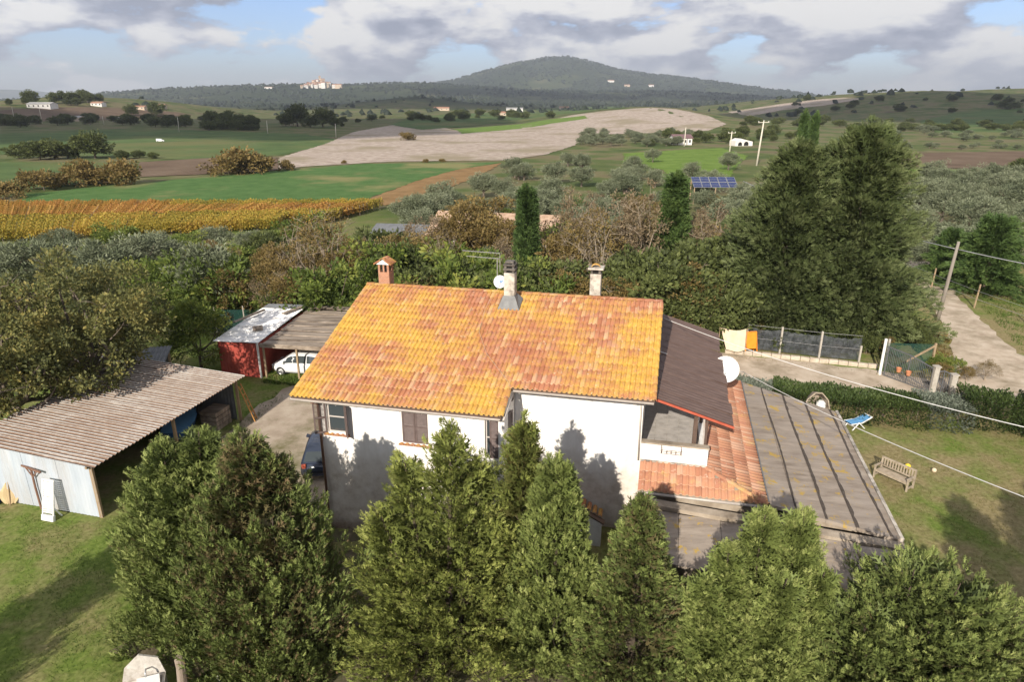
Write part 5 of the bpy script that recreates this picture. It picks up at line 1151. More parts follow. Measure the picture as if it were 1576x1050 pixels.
# ---- foreground conifers in front of the house ----
cone = lambda r, p=.9, b=.12: (lambda t: r*min(1, (t+.02)/b)*(1-t)**p+.05)
dome = lambda r: (lambda t: r*math.sqrt(max(0, 1-((t-.38)/.64)**2)) if t > .38 else r*(.92+.08*t/.38))
egg = lambda r: (lambda t: r*(.9+.1*t/.3) if t < .3 else r*max(0, 1-((t-.3)/.7)**1.7)**.85)
for nm, x, y, lab, args in (
    ('A1', -10.6, 19.5, 'broad dark conifer at the left end of the front row', dict(H=7.2, prof=egg(2.0), mat=G_CONIF, n_pl=620, per=62, leaders=((-.5, -.2, .96), (.5, .3, 1.0), (-.2, .9, .88), (-1.2, .3, .84), (.1, -.9, .84)), up=1.6, length=1.3, ragged=.2, rad=.31)),
    ('A2', -7.95, 18.0, 'tall dark conifer merged with the left broad one', dict(H=9.0, prof=egg(1.95), mat=G_CONIF, n_pl=660, per=62, leaders=((.0, 0, 1.0), (.7, .3, .9), (-.6, -.5, .86), (.9, -.8, .74), (-.3, .7, .95)), up=1.7, length=1.4, ragged=.2, rad=.31, brown=.06)),
    ('B1', -2.3, 18.9, 'feathery yellow green conifer with several loose leaders', dict(H=8.75, prof=cone(2.95, .85, .1), mat=G_CONIF2, n_pl=520, per=58, leaders=((.4, 0, 1.0), (-1.1, .2, .86), (-1.9, -.3, .68), (1.3, .3, .84)), up=.75, length=1.9, rad=.26, ragged=.36, fill=110)),
    ('B2', .35, 19.2, 'slender spired conifer right of the feathery one', dict(H=8.9, prof=cone(1.9, .85, .1), mat=G_CONIF2, n_pl=230, per=50, up=.9, length=1.25, rad=.26, ragged=.25)),
    ('C', 1.35, 18.3, 'dense smooth cone shaped bright green conifer', dict(H=7.9, prof=cone(1.75, .62, .16), mat=G_CONIF3, n_pl=460, per=60, up=2.2, length=1.0, rad=.24, ragged=.06, lumpy=.08, spray=.22, leaders=((0, 0, 1.0), (-.75, -.2, .88)))),
    ('D', 3.85, 17.4, 'pale olive pyramidal conifer below the corner of the white wall', dict(H=7.2, prof=cone(2.1, .9, .1), mat=G_CONIF, n_pl=380, per=62, up=.7, length=.9, rad=.31, ragged=.12, brown=.05)),
    ('E', 7.1, 16.7, 'many tipped green conifer in front of the clay tile skirt roof', dict(H=7.0, prof=cone(1.75, .75, .12), mat=G_CONIF3, n_pl=640, per=60, up=1.5, length=1.1, rad=.31, ragged=.12, leaders=((.2, .2, 1.0), (1.3, .1, 1.0), (-.9, -.2, .87), (-1.6, -.5, .74), (.6, -.9, .8), (1.9, -.4, .78)))),
    ('F', 11.2, 15.9, 'rounded loose conifer at the right end of the front row', dict(H=5.7, prof=dome(2.15), mat=G_CONIF, n_pl=640, per=60, up=.9, length=1.25, rad=.28, ragged=.22, leaders=((.2, .2, 1.0), (1.3, -.2, .97), (-1.3, -.3, .82), (.2, -1.0, .85), (2.0, .3, .82))))):
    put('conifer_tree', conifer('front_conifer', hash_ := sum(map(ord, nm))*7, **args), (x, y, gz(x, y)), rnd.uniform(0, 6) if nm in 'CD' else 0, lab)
# neighbours of the row, just outside the picture
f2 = conifer('front_conifer', 91, 7.6, cone(2.3, .75, .12), G_CONIF, 260, 46)
for x, y, s_, lb in ((17.0, 11.0, 1.2, 'second conifer shading the lower right lawn from outside the picture'), (14.5, 11.2, 1.15, 'conifer shading the lower right lawn from just outside the picture'), (19.5, 14.0, 1.05, 'conifer of the front row just past the right edge'), (-19.0, 12.5, 1.0, 'conifer casting shade on the left lawn from beyond the edge')):
    put('conifer_tree', f2, (x, y, 0), 1.3*x, lb, sc=s_)
# ---- twin big cypresses behind ----
layer = lambda r: (lambda t: r*min(1, (t+.12)/.18)*(1-t)**.46*(.94+.06*math.sin(t*38)))
big1 = conifer('twin_cypress', 17, 14.2, layer(4.9), G_DARKC, 520, 74, .46, .35, 1.8, .80, ((0, 0, 1), ), .35, .14, SPRAY5, .05, .25, .24)
big2 = conifer('twin_cypress', 18, 15.8, layer(5.2), G_DARKC, 540, 74, .46, .35, 1.8, .80, ((0, 0, 1), ), .35, .14, SPRAY5, .05, .25, .24)
put('cypress_tree', big1, (20.9, 51.0, 0), 0, 'left of the two huge dark cypresses behind the driveway fence')
put('cypress_tree', big2, (25.3, 50.4, 0), 0, 'right and taller of the two huge dark cypresses by the gate')
col_ = conifer('column_cypress', 23, 11, lambda t: .95*min(1, (t+.06)/.25)*(1-t)**.45+.05, G_COLUMN, 240, 34, .28, 3.2, 1.0, .26, ragged=.06, lumpy=.05)
for x, y, h, w, lb in [(1.34, 60, 10.3, 1.35, 'dark column cypress beside the neighbouring house'), (14.66, 62, 11.2, 1.7, 'column cypress right of the withered trees behind the house'), (45.71, 112, 15.8, 1.1, 'left of two slim cypresses rising behind the big twin cypresses'), (47.79, 113, 15.5, 1.1, 'right of two slim cypresses rising behind the big twin cypresses')]: put('column_cypress', col_, (x, y, gz(x, y)), x, lb, sc=w, scz=h/11)

# ---- prototypes for the middle distance ----
PROTO = {
 'walnut': [clump_tree('walnut', 31+i, 4.0, 3.0, 4.7, G_WALNUT, 150, .52, 130, .17, LEAF, M_BARK, .26, 16, tw=2, low=-.9) for i in range(2)],
 'smalltree': [clump_tree('small_tree', 41, 2.0, 2.3, 2.9, G_BRIGHT, 90, .48, 90, .18, LEAF, M_BARK, .11, 9)],
 'laurel': [clump_tree('laurel', 51+i, 2.0, 2.0, 1.9, G_GREEN, 100, .5, 80, .22, LEAF, M_BARK, .1, 5) for i in range(3)],
 'brightshrub': [clump_tree('bright_shrub', 61+i, 1.9, 1.7, 1.6, G_BRIGHT, 80, .48, 80, .2, LEAF, M_BARK, .08, 5) for i in range(2)],
 'olive': [clump_tree('olive', 71+i, 2.0, 1.6, 2.2, G_OLIVE, 85, .46, 84, .22, LEAFN, M_BARK, .16, 7) for i in range(4)],
 'autumn': [clump_tree('autumn_tree', 81+i, 2.6, 2.7, 3.6, G_AUTUMN, 90, .5, 60, .2, LEAF, M_PALEBARK, .14, 14, bare=.12, tw=3) for i in range(2)],
 'dry': [clump_tree('dry_tree', 86+i, 2.3, 2.8, 3.9, G_DRY, 90, .5, 46, .17, LEAF, M_PALEBARK, .16, 16, bare=.25, tw=4) for i in range(2)],
 'bare': [clump_tree('bare_tree', 92+i, 2.6, 3.0, 4.0, G_AUTUMN, 70, .5, 34, .17, LEAF, M_PALEBARK, .15, 20, bare=.2, tw=6) for i in range(2)],
 'oak': [clump_tree('oak', 101+i, 3.0, 2.6, 2.9, G_GREEN, 110, .7, 44, .42, LEAF, M_BARK, .22, 5) for i in range(3)],
 'bush': [clump_tree('bush', 111+i, 2.4, 1.5, 1.3, G_AUTUMN, 60, .6, 36, .36, LEAF, M_BARK, .08, 3) for i in range(2)],
 'cedar': [conifer('cedar', 121, 8, layer(3.4), G_COLUMN, 190, 50, .42, .05, 1.7, .34, ((0, 0, 1),), .2, .15, SPRAY5, .02, .35)],
}
REFH = {'walnut': 8.2, 'smalltree': 5.4, 'laurel': 4.0, 'brightshrub': 3.4, 'olive': 3.9, 'autumn': 6.5, 'dry': 7.0, 'bare': 7.2, 'oak': 5.7, 'bush': 2.9, 'cedar': 8}
NAME = {'walnut': 'walnut_tree', 'smalltree': 'leafy_tree', 'laurel': 'evergreen_shrub', 'brightshrub': 'leafy_shrub', 'olive': 'olive_tree', 'autumn': 'autumn_tree', 'dry': 'withered_tree', 'bare': 'bare_tree', 'oak': 'oak_tree', 'bush': 'wild_bush', 'cedar': 'cedar_tree'}
kcount = {}
def plant(kind, x, y, h, label, group=None, wide=1.):
    i = kcount.get(kind, 0); kcount[kind] = i+1; s_ = h/REFH[kind]
    put(NAME[kind], PROTO[kind][i % len(PROTO[kind])], (x, y, gz(x, y)-.05), i*2.4, label, 'shrub' if kind in ('laurel', 'brightshrub', 'bush') else 'tree', group, s_*wide, s_)
for a_ in [(k, x, y, h, lb, gr, w) for k, lb, gr, w, ps in [
('walnut','big walnut tree overhanging the iron shed at the left edge',None,1.0,[(-23.04,34.5,9.8)]),
('walnut','walnut tree behind the lean-to shed with yellowing leaves',None,0.85,[(-27.05,42,7.2)]),
('walnut','walnut tree cut by the left edge of the picture',None,1.0,[(-24.79,31,9.1)]),
('smalltree','leafy green tree in front of the red store',None,1.0,[(-20.82,42.6,5.7)]),
('smalltree','leafy green tree behind the white corrugated roof',None,1.0,[(-20.58,54,4.7)]),
('olive','silvery olive tree in the row between the walnut and the vineyard','olives before the vineyard',1.2,[(-44.1,60,5.2),(-41.6,61,5.6),(-36.95,60,5.6),(-35.34,64,5.3)]),
('olive','silvery olive tree in the row between the walnut and the vineyard','olives before the vineyard',1.1,[(-33.12,66,4)]),
('brightshrub','yellow green shrub left of the carport','shrubs of the thicket',1.1,[(-31,58,4.3),(-27.35,52,3.8)]),
('laurel','dark evergreen shrub left of the carport','shrubs of the thicket',1.0,[(-28.84,60,4.2)]),
('brightshrub','yellow green shrub left of the carport','shrubs of the thicket',0.9,[(-25.68,54,3.9)]),
('laurel','dark evergreen shrub behind the carport','shrubs of the thicket',1.1,[(-25.56,70,4.6),(-14,60,5)]),
('laurel','dark evergreen shrub behind the carport','shrubs of the thicket',1.0,[(-21.37,64,4.4)]),
('brightshrub','yellow green shrub behind the carport','shrubs of the thicket',1.1,[(-23.37,60,3.9),(-18.2,52,3.8)]),
('brightshrub','yellow green shrub behind the carport','shrubs of the thicket',1.0,[(-26.77,66,4.2)]),
('brightshrub','yellow green shrub behind the carport','shrubs of the thicket',0.9,[(-23.33,74,5.4)]),
('laurel','dark evergreen shrub behind the left half of the tiled roof','shrubs of the thicket',1.1,[(-12.75,66,5.8),(-8.77,56,5.8)]),
('brightshrub','yellow green shrub behind the left half of the tiled roof','shrubs of the thicket',1.1,[(-11.5,52,5.1),(-2.88,47,5.7)]),
('laurel','dark evergreen shrub behind the left half of the tiled roof','shrubs of the thicket',0.9,[(-11.55,68,4.8)]),
('brightshrub','yellow green shrub behind the left half of the tiled roof','shrubs of the thicket',1.2,[(-7.06,60,5.8),(-2.16,52,6.1)]),
('autumn','brownish autumn tree low behind the brick chimney','autumn trees of the thicket',1.2,[(-7.05,49,5.5)]),
('laurel','dark evergreen shrub behind the left half of the tiled roof','shrubs of the thicket',1.2,[(-4.74,50,6)]),
('brightshrub','yellow green shrub behind the left half of the tiled roof','shrubs of the thicket',1.0,[(-8.78,48,5.5)]),
('laurel','dark evergreen shrub between the two right chimneys','shrubs of the thicket',1.1,[(-0.14,49,5.8)]),
('laurel','dark evergreen shrub between the two right chimneys','shrubs of the thicket',1.2,[(3.17,53,5.9)]),
('autumn','brownish autumn tree low left of the right chimney','autumn trees of the thicket',1.1,[(4.38,49,5.5)]),
('brightshrub','yellow green shrub between the two right chimneys','shrubs of the thicket',1.0,[(2.2,48,5.5)]),
('autumn','brownish autumn tree low right of the right chimney','autumn trees of the thicket',1.0,[(8.2,49,5.3)]),
('laurel','dark evergreen shrub right of the right chimney','shrubs of the thicket',1.1,[(10.21,54,6.3)]),
('laurel','dark evergreen shrub right of the right chimney','shrubs of the thicket',1.2,[(10.76,49,6.1),(14.24,48.2,4.6),(11.83,48,4.8)]),
('laurel','dark evergreen shrub right of the right chimney','shrubs of the thicket',1.0,[(13.58,64,5.2),(14.48,72,5.4)]),
('laurel','dark evergreen shrub right of the right chimney','shrubs of the thicket',1.3,[(15.35,54,6.9),(18.06,56,6.5)]),
('autumn','brownish autumn tree low left below the twin cypresses','autumn trees of the thicket',1.3,[(12.78,48.5,6)]),
('laurel','dark evergreen shrub right of the right chimney','shrubs of the thicket',0.9359999999999999,[(14.77,48,5.9)]),
('laurel','dark evergreen shrub right of the right chimney','shrubs of the thicket',0.864,[(16.89,48.5,5)]),
('laurel','dark evergreen shrub right of the right chimney','shrubs of the thicket',0.792,[(17.25,49.5,2.5)]),
('autumn','brownish autumn tree low left below the twin cypresses','autumn trees of the thicket',0.72,[(18.44,48.6,2.3)]),
('laurel','dark evergreen shrub at the foot of the twin cypresses','shrubs of the thicket',0.864,[(19.27,50,3.4)]),
('brightshrub','yellow green shrub between the two right chimneys','shrubs of the thicket',1.1,[(7.15,74,5.4)]),
('laurel','dark evergreen shrub between the two right chimneys','shrubs of the thicket',0.9,[(3.2,80,3.4)]),
('laurel','dark evergreen shrub at the foot of the twin cypresses','shrubs of the thicket',0.72,[(24.27,48.5,1.7),(27.43,48,2.9)]),
('laurel','dark evergreen shrub at the foot of the twin cypresses','shrubs of the thicket',0.792,[(25.22,45.6,1.9),(28.89,47.5,2.5)]),
('autumn','brownish autumn tree low at the foot of the right cypress','autumn trees of the thicket',0.72,[(26.21,44.8,1.7)]),
('laurel','dark evergreen shrub at the foot of the twin cypresses','shrubs of the thicket',0.648,[(29.45,46,2)]),
('bare','tall bare pale branched tree behind the carport',None,0.95,[(-15.65,56,9.8)]),
('bare','small yellowing bare tree left of the carport',None,0.9,[(-24.65,58,5.6)]),
('bare','bare spreading tree behind the right chimney',None,0.85,[(7.32,57,9.9)]),
('dry','withered tree with pale forked trunk behind the house',None,0.75,[(11.43,61,11.2)]),
('dry','withered brown tree left of the pale forked trunk',None,0.8,[(6.27,66,10)]),
('dry','withered tree below the solar panels',None,1.0,[(19.58,68,8.3)]),
('dry','withered tree left of the big twin cypresses',None,0.8,[(22,66,6.7)]),
('autumn','tall autumn brown tree over the neighbouring roof',None,1.1,[(-3.46,70,9)]),
('autumn','autumn brown tree left over the neighbouring roof',None,1.0,[(-6.12,66,6.7)]),
('autumn','autumn tree behind the column cypress',None,0.9,[(-0.63,84,4.7)]),
('autumn','rusty autumn tree left of the brick chimney',None,0.9,[(-10.46,58,5.6)]),
('bare','half bare tall tree in the belt behind the carport','tall trees of the belt behind the house',1.05,[(-19.01,60,6.8)]),
('dry','withered brown tall tree in the belt behind the carport','tall trees of the belt behind the house',1.05,[(-15.24,62,6.1)]),
('bare','half bare tall tree in the belt behind the brick chimney','tall trees of the belt behind the house',1.05,[(-12.06,58,6.7)]),
('autumn','rusty leaved tall tree in the belt behind the brick chimney','tall trees of the belt behind the house',1.05,[(-9.32,62,6.4)]),
('dry','withered brown tall tree in the belt behind the brick chimney','tall trees of the belt behind the house',1.05,[(-8.28,66,7.4)]),
('autumn','rusty leaved tall tree in the belt before the neighbouring house','tall trees of the belt behind the house',1.05,[(-5.24,67,7.7),(-1.74,66,7.4)]),
('dry','withered brown tall tree in the belt before the neighbouring house','tall trees of the belt behind the house',1.05,[(0.12,62,6.4)]),
('bare','half bare tall tree in the belt behind the right chimney','tall trees of the belt behind the house',1.05,[(3.56,66,6.7)]),
('autumn','rusty leaved tall tree in the belt behind the right chimney','tall trees of the belt behind the house',1.05,[(4.68,60,6.8)]),
('dry','withered brown tall tree in the belt behind the right chimney','tall trees of the belt behind the house',1.05,[(9.46,62,8.4)]),
('autumn','rusty leaved tall tree in the belt left of the twin cypresses','tall trees of the belt behind the house',1.05,[(14.44,66,7.4)]),
('dry','withered brown tall tree in the belt left of the twin cypresses','tall trees of the belt behind the house',1.05,[(16.81,62,7.8)]),
('bare','half bare tall tree in the belt left of the twin cypresses','tall trees of the belt behind the house',1.05,[(18.86,60,7.6)]),
('autumn','rusty leaved tall tree in the belt behind the carport','tall trees of the belt behind the house',1.05,[(-20.48,58,5.6)]),
('bare','half bare tall tree in the belt before the neighbouring house','tall trees of the belt behind the house',1.05,[(-6.17,60,6.5)]),
('cedar','dark drooping cedar at the right edge beside the road',None,1.15,[(44.15,62,7.3)]),
('cedar','dark cedar right of the leaning pole',None,1.0,[(42.89,66,5.4)]),
('olive','olive tree of the grove behind the thicket','olives of the middle grove',1.15,[(23,150.4,3.8),(-4,93.3,4.9),(17.5,176.9,4.7),(-10.9,109.9,5),(-14.2,99.2,4.7),(32.2,133.5,3.6),(7.4,99.5,3.7),(28.4,168.4,3.7),(2.3,113.1,4.3),(2,165.3,3.6),(55.9,181.3,4.7),(22.4,135.8,4.7),(0.2,106,4.4),(15.4,193.2,4),(29.8,144.6,3.8),(26.8,159.6,3.7),(17.4,126,3.7),(9.1,150.6,5.1),(0.2,112.6,3.9),(-1.1,125,4),(12.1,93.1,5.2),(31.1,131.7,4.6),(7.1,120.2,4.6),(33.2,124.3,3.9),(-5.2,127.8,5.1),(26.8,155.4,3.9),(20.5,127.1,4.7),(3.3,108.2,4),(14.5,145.5,4.6),(41.1,205.2,4.3),(0.7,163.4,4.8),(28.2,161.3,5),(1.5,157.8,3.8),(38.9,135.4,4.7),(2.7,157.7,4),(-13.61,98,4.4),(-11.27,102,4.6),(-8.89,108,4.1),(-11.46,88,4.2),(38.79,150,4.6),(28.45,90,5.5),(28.86,78,5.5),(35.1,99.8,4.6),(28.6,90.8,4),(46.2,109.7,4.5),(42.2,117.8,3.6),(38.1,102.6,3.9),(38.5,108.7,3.9),(43.8,97.1,3.6),(33.9,98.3,3.9),(33.8,100.7,4.9),(42.4,103,3.8),(40.4,101.8,4.8),(35.3,94.5,4.8),(38.4,114.3,4.4),(40.6,111.9,4.5),(49.5,108.6,4.4),(38.9,109.1,4.6)]),
('autumn','brownish shrub along the near side of the vineyard','shrubs beside the vineyard',1.25,[(-40,70.5,3.1),(-43.7,72.9,2.6),(-44,71.3,2.7),(-25,68.6,2.4),(-19.8,69.8,3.6),(-25.9,78.8,3.4),(-32.2,70.7,3.3),(-31.9,71.5,3.5),(-26.2,79.8,2.4)]),
('brightshrub','pale green shrub along the near side of the vineyard','shrubs beside the vineyard',1.25,[(-41.2,68.4,2.4),(-22.2,75,3.3),(-20.2,69,3),(-37.6,76.8,3),(-30.4,67.4,2.5),(-21.7,77.8,2.2),(-46.5,79.5,3.4),(-62.8,67.8,2.8),(-36.6,75.6,3)]),
('olive','silvery shrub along the near side of the vineyard','shrubs beside the vineyard',1.25,[(-34.9,79.1,3.3),(-34.4,77.1,2.4),(-40.4,76.8,3.3),(-23.9,66.6,2.4),(-50.6,76,3.6),(-65.7,67.4,3.3),(-33,73.1,2.7),(-64.9,77.8,2.9),(-30.1,78,3),(-22.5,77.3,2.2),(-24.2,74.2,2.8),(-40.7,67.7,3.1)]),
('olive','silvery shrub on the rough ground before the olive grove','shrubs on the rough ground',1.15,[(-0.3,64.6,3.5),(11.8,79.3,3.3),(2.1,68.4,3.1),(12.7,67.2,3),(3,99.7,4.5),(4.5,104.8,3.2),(30.8,110.4,4),(12.7,89,3.1),(13.4,87.5,2.9),(7.8,90.2,3.8),(24.8,78.5,3.3),(24.1,110.6,3.7),(5.9,104.7,2.6),(9,77.4,3.6),(-7.5,102.8,2.9),(13.7,110.4,3.7),(5.2,107.1,4.3),(-2.6,64.9,3.7),(16.9,77.7,3),(7.3,68.5,3.3),(12.7,93.9,4.5),(6.9,68.5,3.6)]),
('dry','withered shrub on the rough ground before the olive grove','shrubs on the rough ground',1.15,[(17.8,106.7,3.3),(-4.4,93.4,3.9),(-2.6,94.3,2.9),(-6.5,92.7,3.4),(15.9,94.6,3),(-1.9,107.3,3.7),(16.8,74.1,3.4),(20.6,73.1,2.8),(12.9,108.2,4.2),(12.4,102.2,3.2),(1.8,65.9,3.8),(2.2,66.8,3.9)]),
('brightshrub','green shrub on the rough ground before the olive grove','shrubs on the rough ground',1.15,[(25.4,80.5,4.1),(12.3,67.5,4.3),(-3.3,67.9,2.8),(-1.4,97.9,2.8)]),
('autumn','rusty shrub on the rough ground before the olive grove','shrubs on the rough ground',1.15,[(1.5,93.8,3.2),(25.8,81,4.5),(2.7,109,4.6),(-7.8,94.8,3.9),(7.9,82.8,3.1),(17.9,65.2,3.4),(-3.4,66.4,3.1),(19.6,74.9,4.5),(18.7,101.3,3.9),(21.1,97.7,4.1),(32,109.8,3.3),(19.1,103.3,4.2),(24,85,3.3),(29.7,94.3,3.9)]),
('laurel','dark shrub on the rough ground before the olive grove','shrubs on the rough ground',1.15,[(10.9,98.9,4),(18.4,72.9,2.7),(17.2,110,3.5)]),
('olive','grey green shrub in the scrub behind the carport','scrub behind the carport',1.0,[(-17.41,62.419,3.5),(-11.93,59.512,4),(-25.1,54.2534,6.3),(-12.67,55.9465,4),(-10.07,51.6938,4.4)]),
('autumn','brownish shrub in the scrub behind the carport','scrub behind the carport',1.0,[(-10.27,60.8469,2.7),(-19.37,53.2063,5.7),(-16.76,58.664,5.3),(-25.31,57.756,3.7),(-29.89,65.0142,4.2),(-27.25,57.9281,3),(-23.08,63.3045,4.7),(-10.93,62.2932,3),(-14.01,54.7833,6.1),(-17.32,51.1051,5.1),(-22.18,51.902,5.1)]),
('brightshrub','pale green shrub in the scrub behind the carport','scrub behind the carport',1.0,[(-21.81,65.7723,1.9),(-23.61,52.813,5.7),(-24.74,60.9456,2.2),(-15.87,60.6059,3.4),(-25.25,58.7742,4.5),(-14.1,50.2966,5.6),(-30.02,61.3435,3.2),(-10.57,55.3485,6.3)]),
('dry','dry brown shrub in the scrub behind the carport','scrub behind the carport',1.0,[(-18.81,51.5462,5),(-28.36,65.0053,3.4)]),
('olive','olive tree of the grove right of the road','olives right of the road',1.25,[(41,69.9,4.1),(47.2,68.5,5.5),(56.2,70.5,5.5),(50.8,78.9,4.1),(57.6,80.6,4.6),(64,78.9,4.3),(52.1,88.3,4.2),(61.2,90.3,5.6),(67.6,89.9,4.4),(73.5,87.8,5.1),(62.3,99.3,4.8),(67.4,97.4,4.8),(74.5,98.3,4.2),(81,98.3,4.1),(64.5,109.1,5.6),(72.7,108.5,4.1),(79.6,109.2,5.2),(85,108.2,4.8),(92,109.1,4.9),(73.5,117.4,5.2),(78.6,116.2,4.3),(86.3,117.9,4.9),(93.8,118.6,4.4),(99.9,117.8,4.7),(76.2,125.6,4.2),(84.2,128.3,4.4),(89.9,127.6,4.7),(96.1,127.4,5.1),(102,127.6,5),(84.9,137.7,4.6),(90.8,136.9,4.7),(98.4,137.4,4.3),(104.8,135.2,4.2),(111.9,137,4.4),(88.8,146.8,5.2),(94.5,146.4,4.1),(100.8,146.2,5.2),(106.4,145.6,4.6),(114.6,147,5.1),(119.2,144.7,4.4)]),
('oak','large dark oak standing alone in the shaded pasture',None,1.2,[(-129.8,219.6,8.4)]),
('oak','dark bush beside the lone oak in the pasture','bushes around the lone oak',1.5,[(-153.5,219.6,4.6),(-143.8,214.7,5.7),(-140.8,217.1,6.2),(-138.3,219.6,4.6),(-119.8,217.1,2.9),(-117.4,222.2,2.5),(-112,219.6,2.1)]),
('bush','autumn bush at the far edge of the wheat field','bushes on the wheat field edge',1.1,[(-94,139.5,4.2),(-91.9,148.5,4.8),(-89.1,149.7,3.7),(-83.8,149.7,4.8),(-93.5,127.9,3.2),(-94.9,147.3,2.5)]),
('bush','scrub bush between wheat and stubble fields','bushes between the fields',1.2,[(-69.5,171.7,4.9),(-66.5,173.3,5.6),(-63,174.9,4.7),(-58.6,181.7,2.4),(-47.3,323.1,3.7),(-25.2,205.4,1),(-20.7,207.6,1),(-47.9,201,1)]),
('oak','dark tree in the shaded left valley','trees of the left valley',1.1,[(-149.6,499.2,15.2),(-127.1,480.9,12.8),(-157.5,498.3,8.5),(-135.1,479.7,8.2),(-122.2,492.9,6.6),(-198,475.9,10.9),(-181.8,456.5,11.3),(-169.5,447.9,9.4),(-159.1,439.5,9.2),(-365.5,738.1,14),(-373.3,706.2,10.8)]),
('oak','rounded dark olive in the far left rows','olive rows of the left valley',1.5,[(-278.3,522.2,7.3),(-376.7,528.2,7.5),(-276.8,524.9,5.6),(-327.1,475.8,7.1),(-162.3,445.5,5.6),(-286.5,526.9,4.9),(-182.1,429.5,5.4),(-260.8,543.2,6.9),(-355.3,527.5,5.8),(-272.3,538.2,8.1),(-355.2,502.9,5.4),(-169.6,442.3,6.5),(-180,442.8,6),(-220.7,484.1,5.1),(-363.2,524.7,5.9),(-324.8,523.6,7.9),(-357.2,517.8,5.2),(-187.7,460.7,6.3),(-241.5,485,6.9),(-358.6,509.9,7.6),(-321.4,506.4,6.6),(-235.1,500.1,5.7),(-166.5,460.2,4.5),(-247.5,543.8,6.8),(-158.1,435.9,4.6),(-163.3,435.2,4.1),(-362.7,528.3,7.4),(-349.4,525.4,5.2),(-229.4,476.7,5.9),(-190,446.8,5.7),(-352.9,503.8,6.9),(-310.5,527.4,6.6),(-184.3,460.5,4.9),(-183.8,465.1,5.3),(-303.3,636.4,5.4),(-371.5,593.1,4.3),(-265.5,648.3,5.6),(-354.8,643.8,4.2),(-333.9,662.7,4.9),(-336.6,606.3,5.3),(-280.9,621.3,4),(-247.4,648.4,4.7),(-406.5,568.2,3.8),(-272.3,667.6,4.7),(-352.5,592,4),(-361.3,672.6,5.2),(-233.8,609,3.8),(-267.1,620.2,4.4),(-364.3,627.4,4.2),(-404.5,570.3,5),(-326.4,607.8,6),(-363.7,620.4,6.2),(-397,568,4.4),(-310.6,612.3,4.2),(-385.6,581.3,4.1),(-288.2,726.3,6.7),(-372.6,626.4,5.3),(-334,739.3,4.6)]),
('oak','tree on the crest by the white farm','trees around the white farm',1.0,[(-474.7,706,8.1),(-472.1,708.8,13.5),(-462.7,732.5,11.2),(-462.9,745.8,12.1),(-463.2,760.8,10.9),(-458.2,773.1,13.2),(-452.1,770.7,11.7),(-454.3,784.3,9),(-451.7,792.1,9),(-445.1,724.6,6.9),(-438,728.8,8.3),(-391.4,807.4,6.1),(-477.3,686.6,6.5)]),
('oak','tree in the hollow behind the stubble field','trees in the far hollow',1.4,[(-10.1,668.8,4.7),(-106,755,7.5),(-131.2,725.9,3.8),(-57.2,644.3,6.4),(-37,838.2,8.4),(12.3,693.2,6.9),(5,723.4,6.6),(-117.9,498.3,2.4),(-74.7,646.2,5),(-90.7,641.7,4.2),(-38.3,854.2,5.7),(-35.2,733.4,3.6),(-63.3,599.2,4.6),(-18.9,776.9,8),(-53.8,627.2,5.2),(0.3,782.2,7.9),(33.1,630.5,6.3),(-91.3,682.3,6.7),(3,740,5.9),(-131.9,550.6,2.8),(-65.6,769.2,6.3),(-125.7,642.3,5.9),(-56.5,813.7,8.4),(-136.8,578.6,5.1),(-45.8,663.5,6.6),(-124.7,581.8,3.6),(-45.2,711.5,5.9),(-2.6,757.1,5.4),(-60.9,797.9,8),(-82.3,652.7,6.2)]),
('olive','olive in the small grove at the foot of the stubble hill','olives at the foot of the stubble hill',1.4,[(80.9,363.9,4.3),(54.8,311.1,3.8),(52.8,277.5,3.1),(60.2,304.9,3.8),(73.7,354.2,3.5),(63.4,323.5,3.3),(39.6,283.2,3.6),(41.4,303.8,3),(57,317.1,4),(32.1,303.5,3.8),(61.1,281.4,3),(89.3,361.5,3.6),(63.3,302.5,2.7),(66.7,286,3.8),(57.5,352.2,3.8),(79.4,340.9,3.2),(28.1,289.4,3.3),(31.2,282.1,2.9),(30.6,300.5,3.5),(44.5,346.5,3.4),(46.3,308.8,3.9),(35.1,349,3.1),(78.8,323,3.9),(57.8,334.1,4),(33.8,291.2,3.8),(37.6,295.2,2.6),(70.4,345.1,3),(64.9,285.2,3.1),(51.3,296,3),(58.5,345.2,3.4),(47.2,365.9,3.6),(39.5,361.8,4.7),(40.6,320.4,4.1),(43.5,303.3,2.6),(37.2,328,3.6),(71.1,312.6,3.1),(44.4,287,3.1),(58.4,290.5,3.3),(83.4,336.2,3.4),(55.2,284.8,2.6)]),
('oak','dark tree around the far villas','trees around the far villas',1.2,[(126.3,347.7,4.3),(97.8,313.6,4.4),(105.7,350.6,4.6),(91.3,346.4,3.6),(114.2,353.8,5.3),(98.5,303.1,2.7),(116.6,316.5,2.8),(100.8,319.6,4.2),(73.6,317.7,4.7),(70.8,307.6,3.3),(64,288.7,2.9),(91.9,296.8,3.7),(83.3,305.3,4.3),(113.9,325.8,3.1),(101.3,336.9,4.5),(96.6,289.5,2.6),(136.8,339.6,3.9),(73.9,339.4,4.7),(78.2,301.6,2.5),(82.9,320.9,3.5),(55.5,283.2,2.7),(134.9,367.1,5.2),(93.2,312.9,4.5),(120.4,341.9,4.4),(131.5,336.7,3.2),(125.9,362.5,3.4)]),
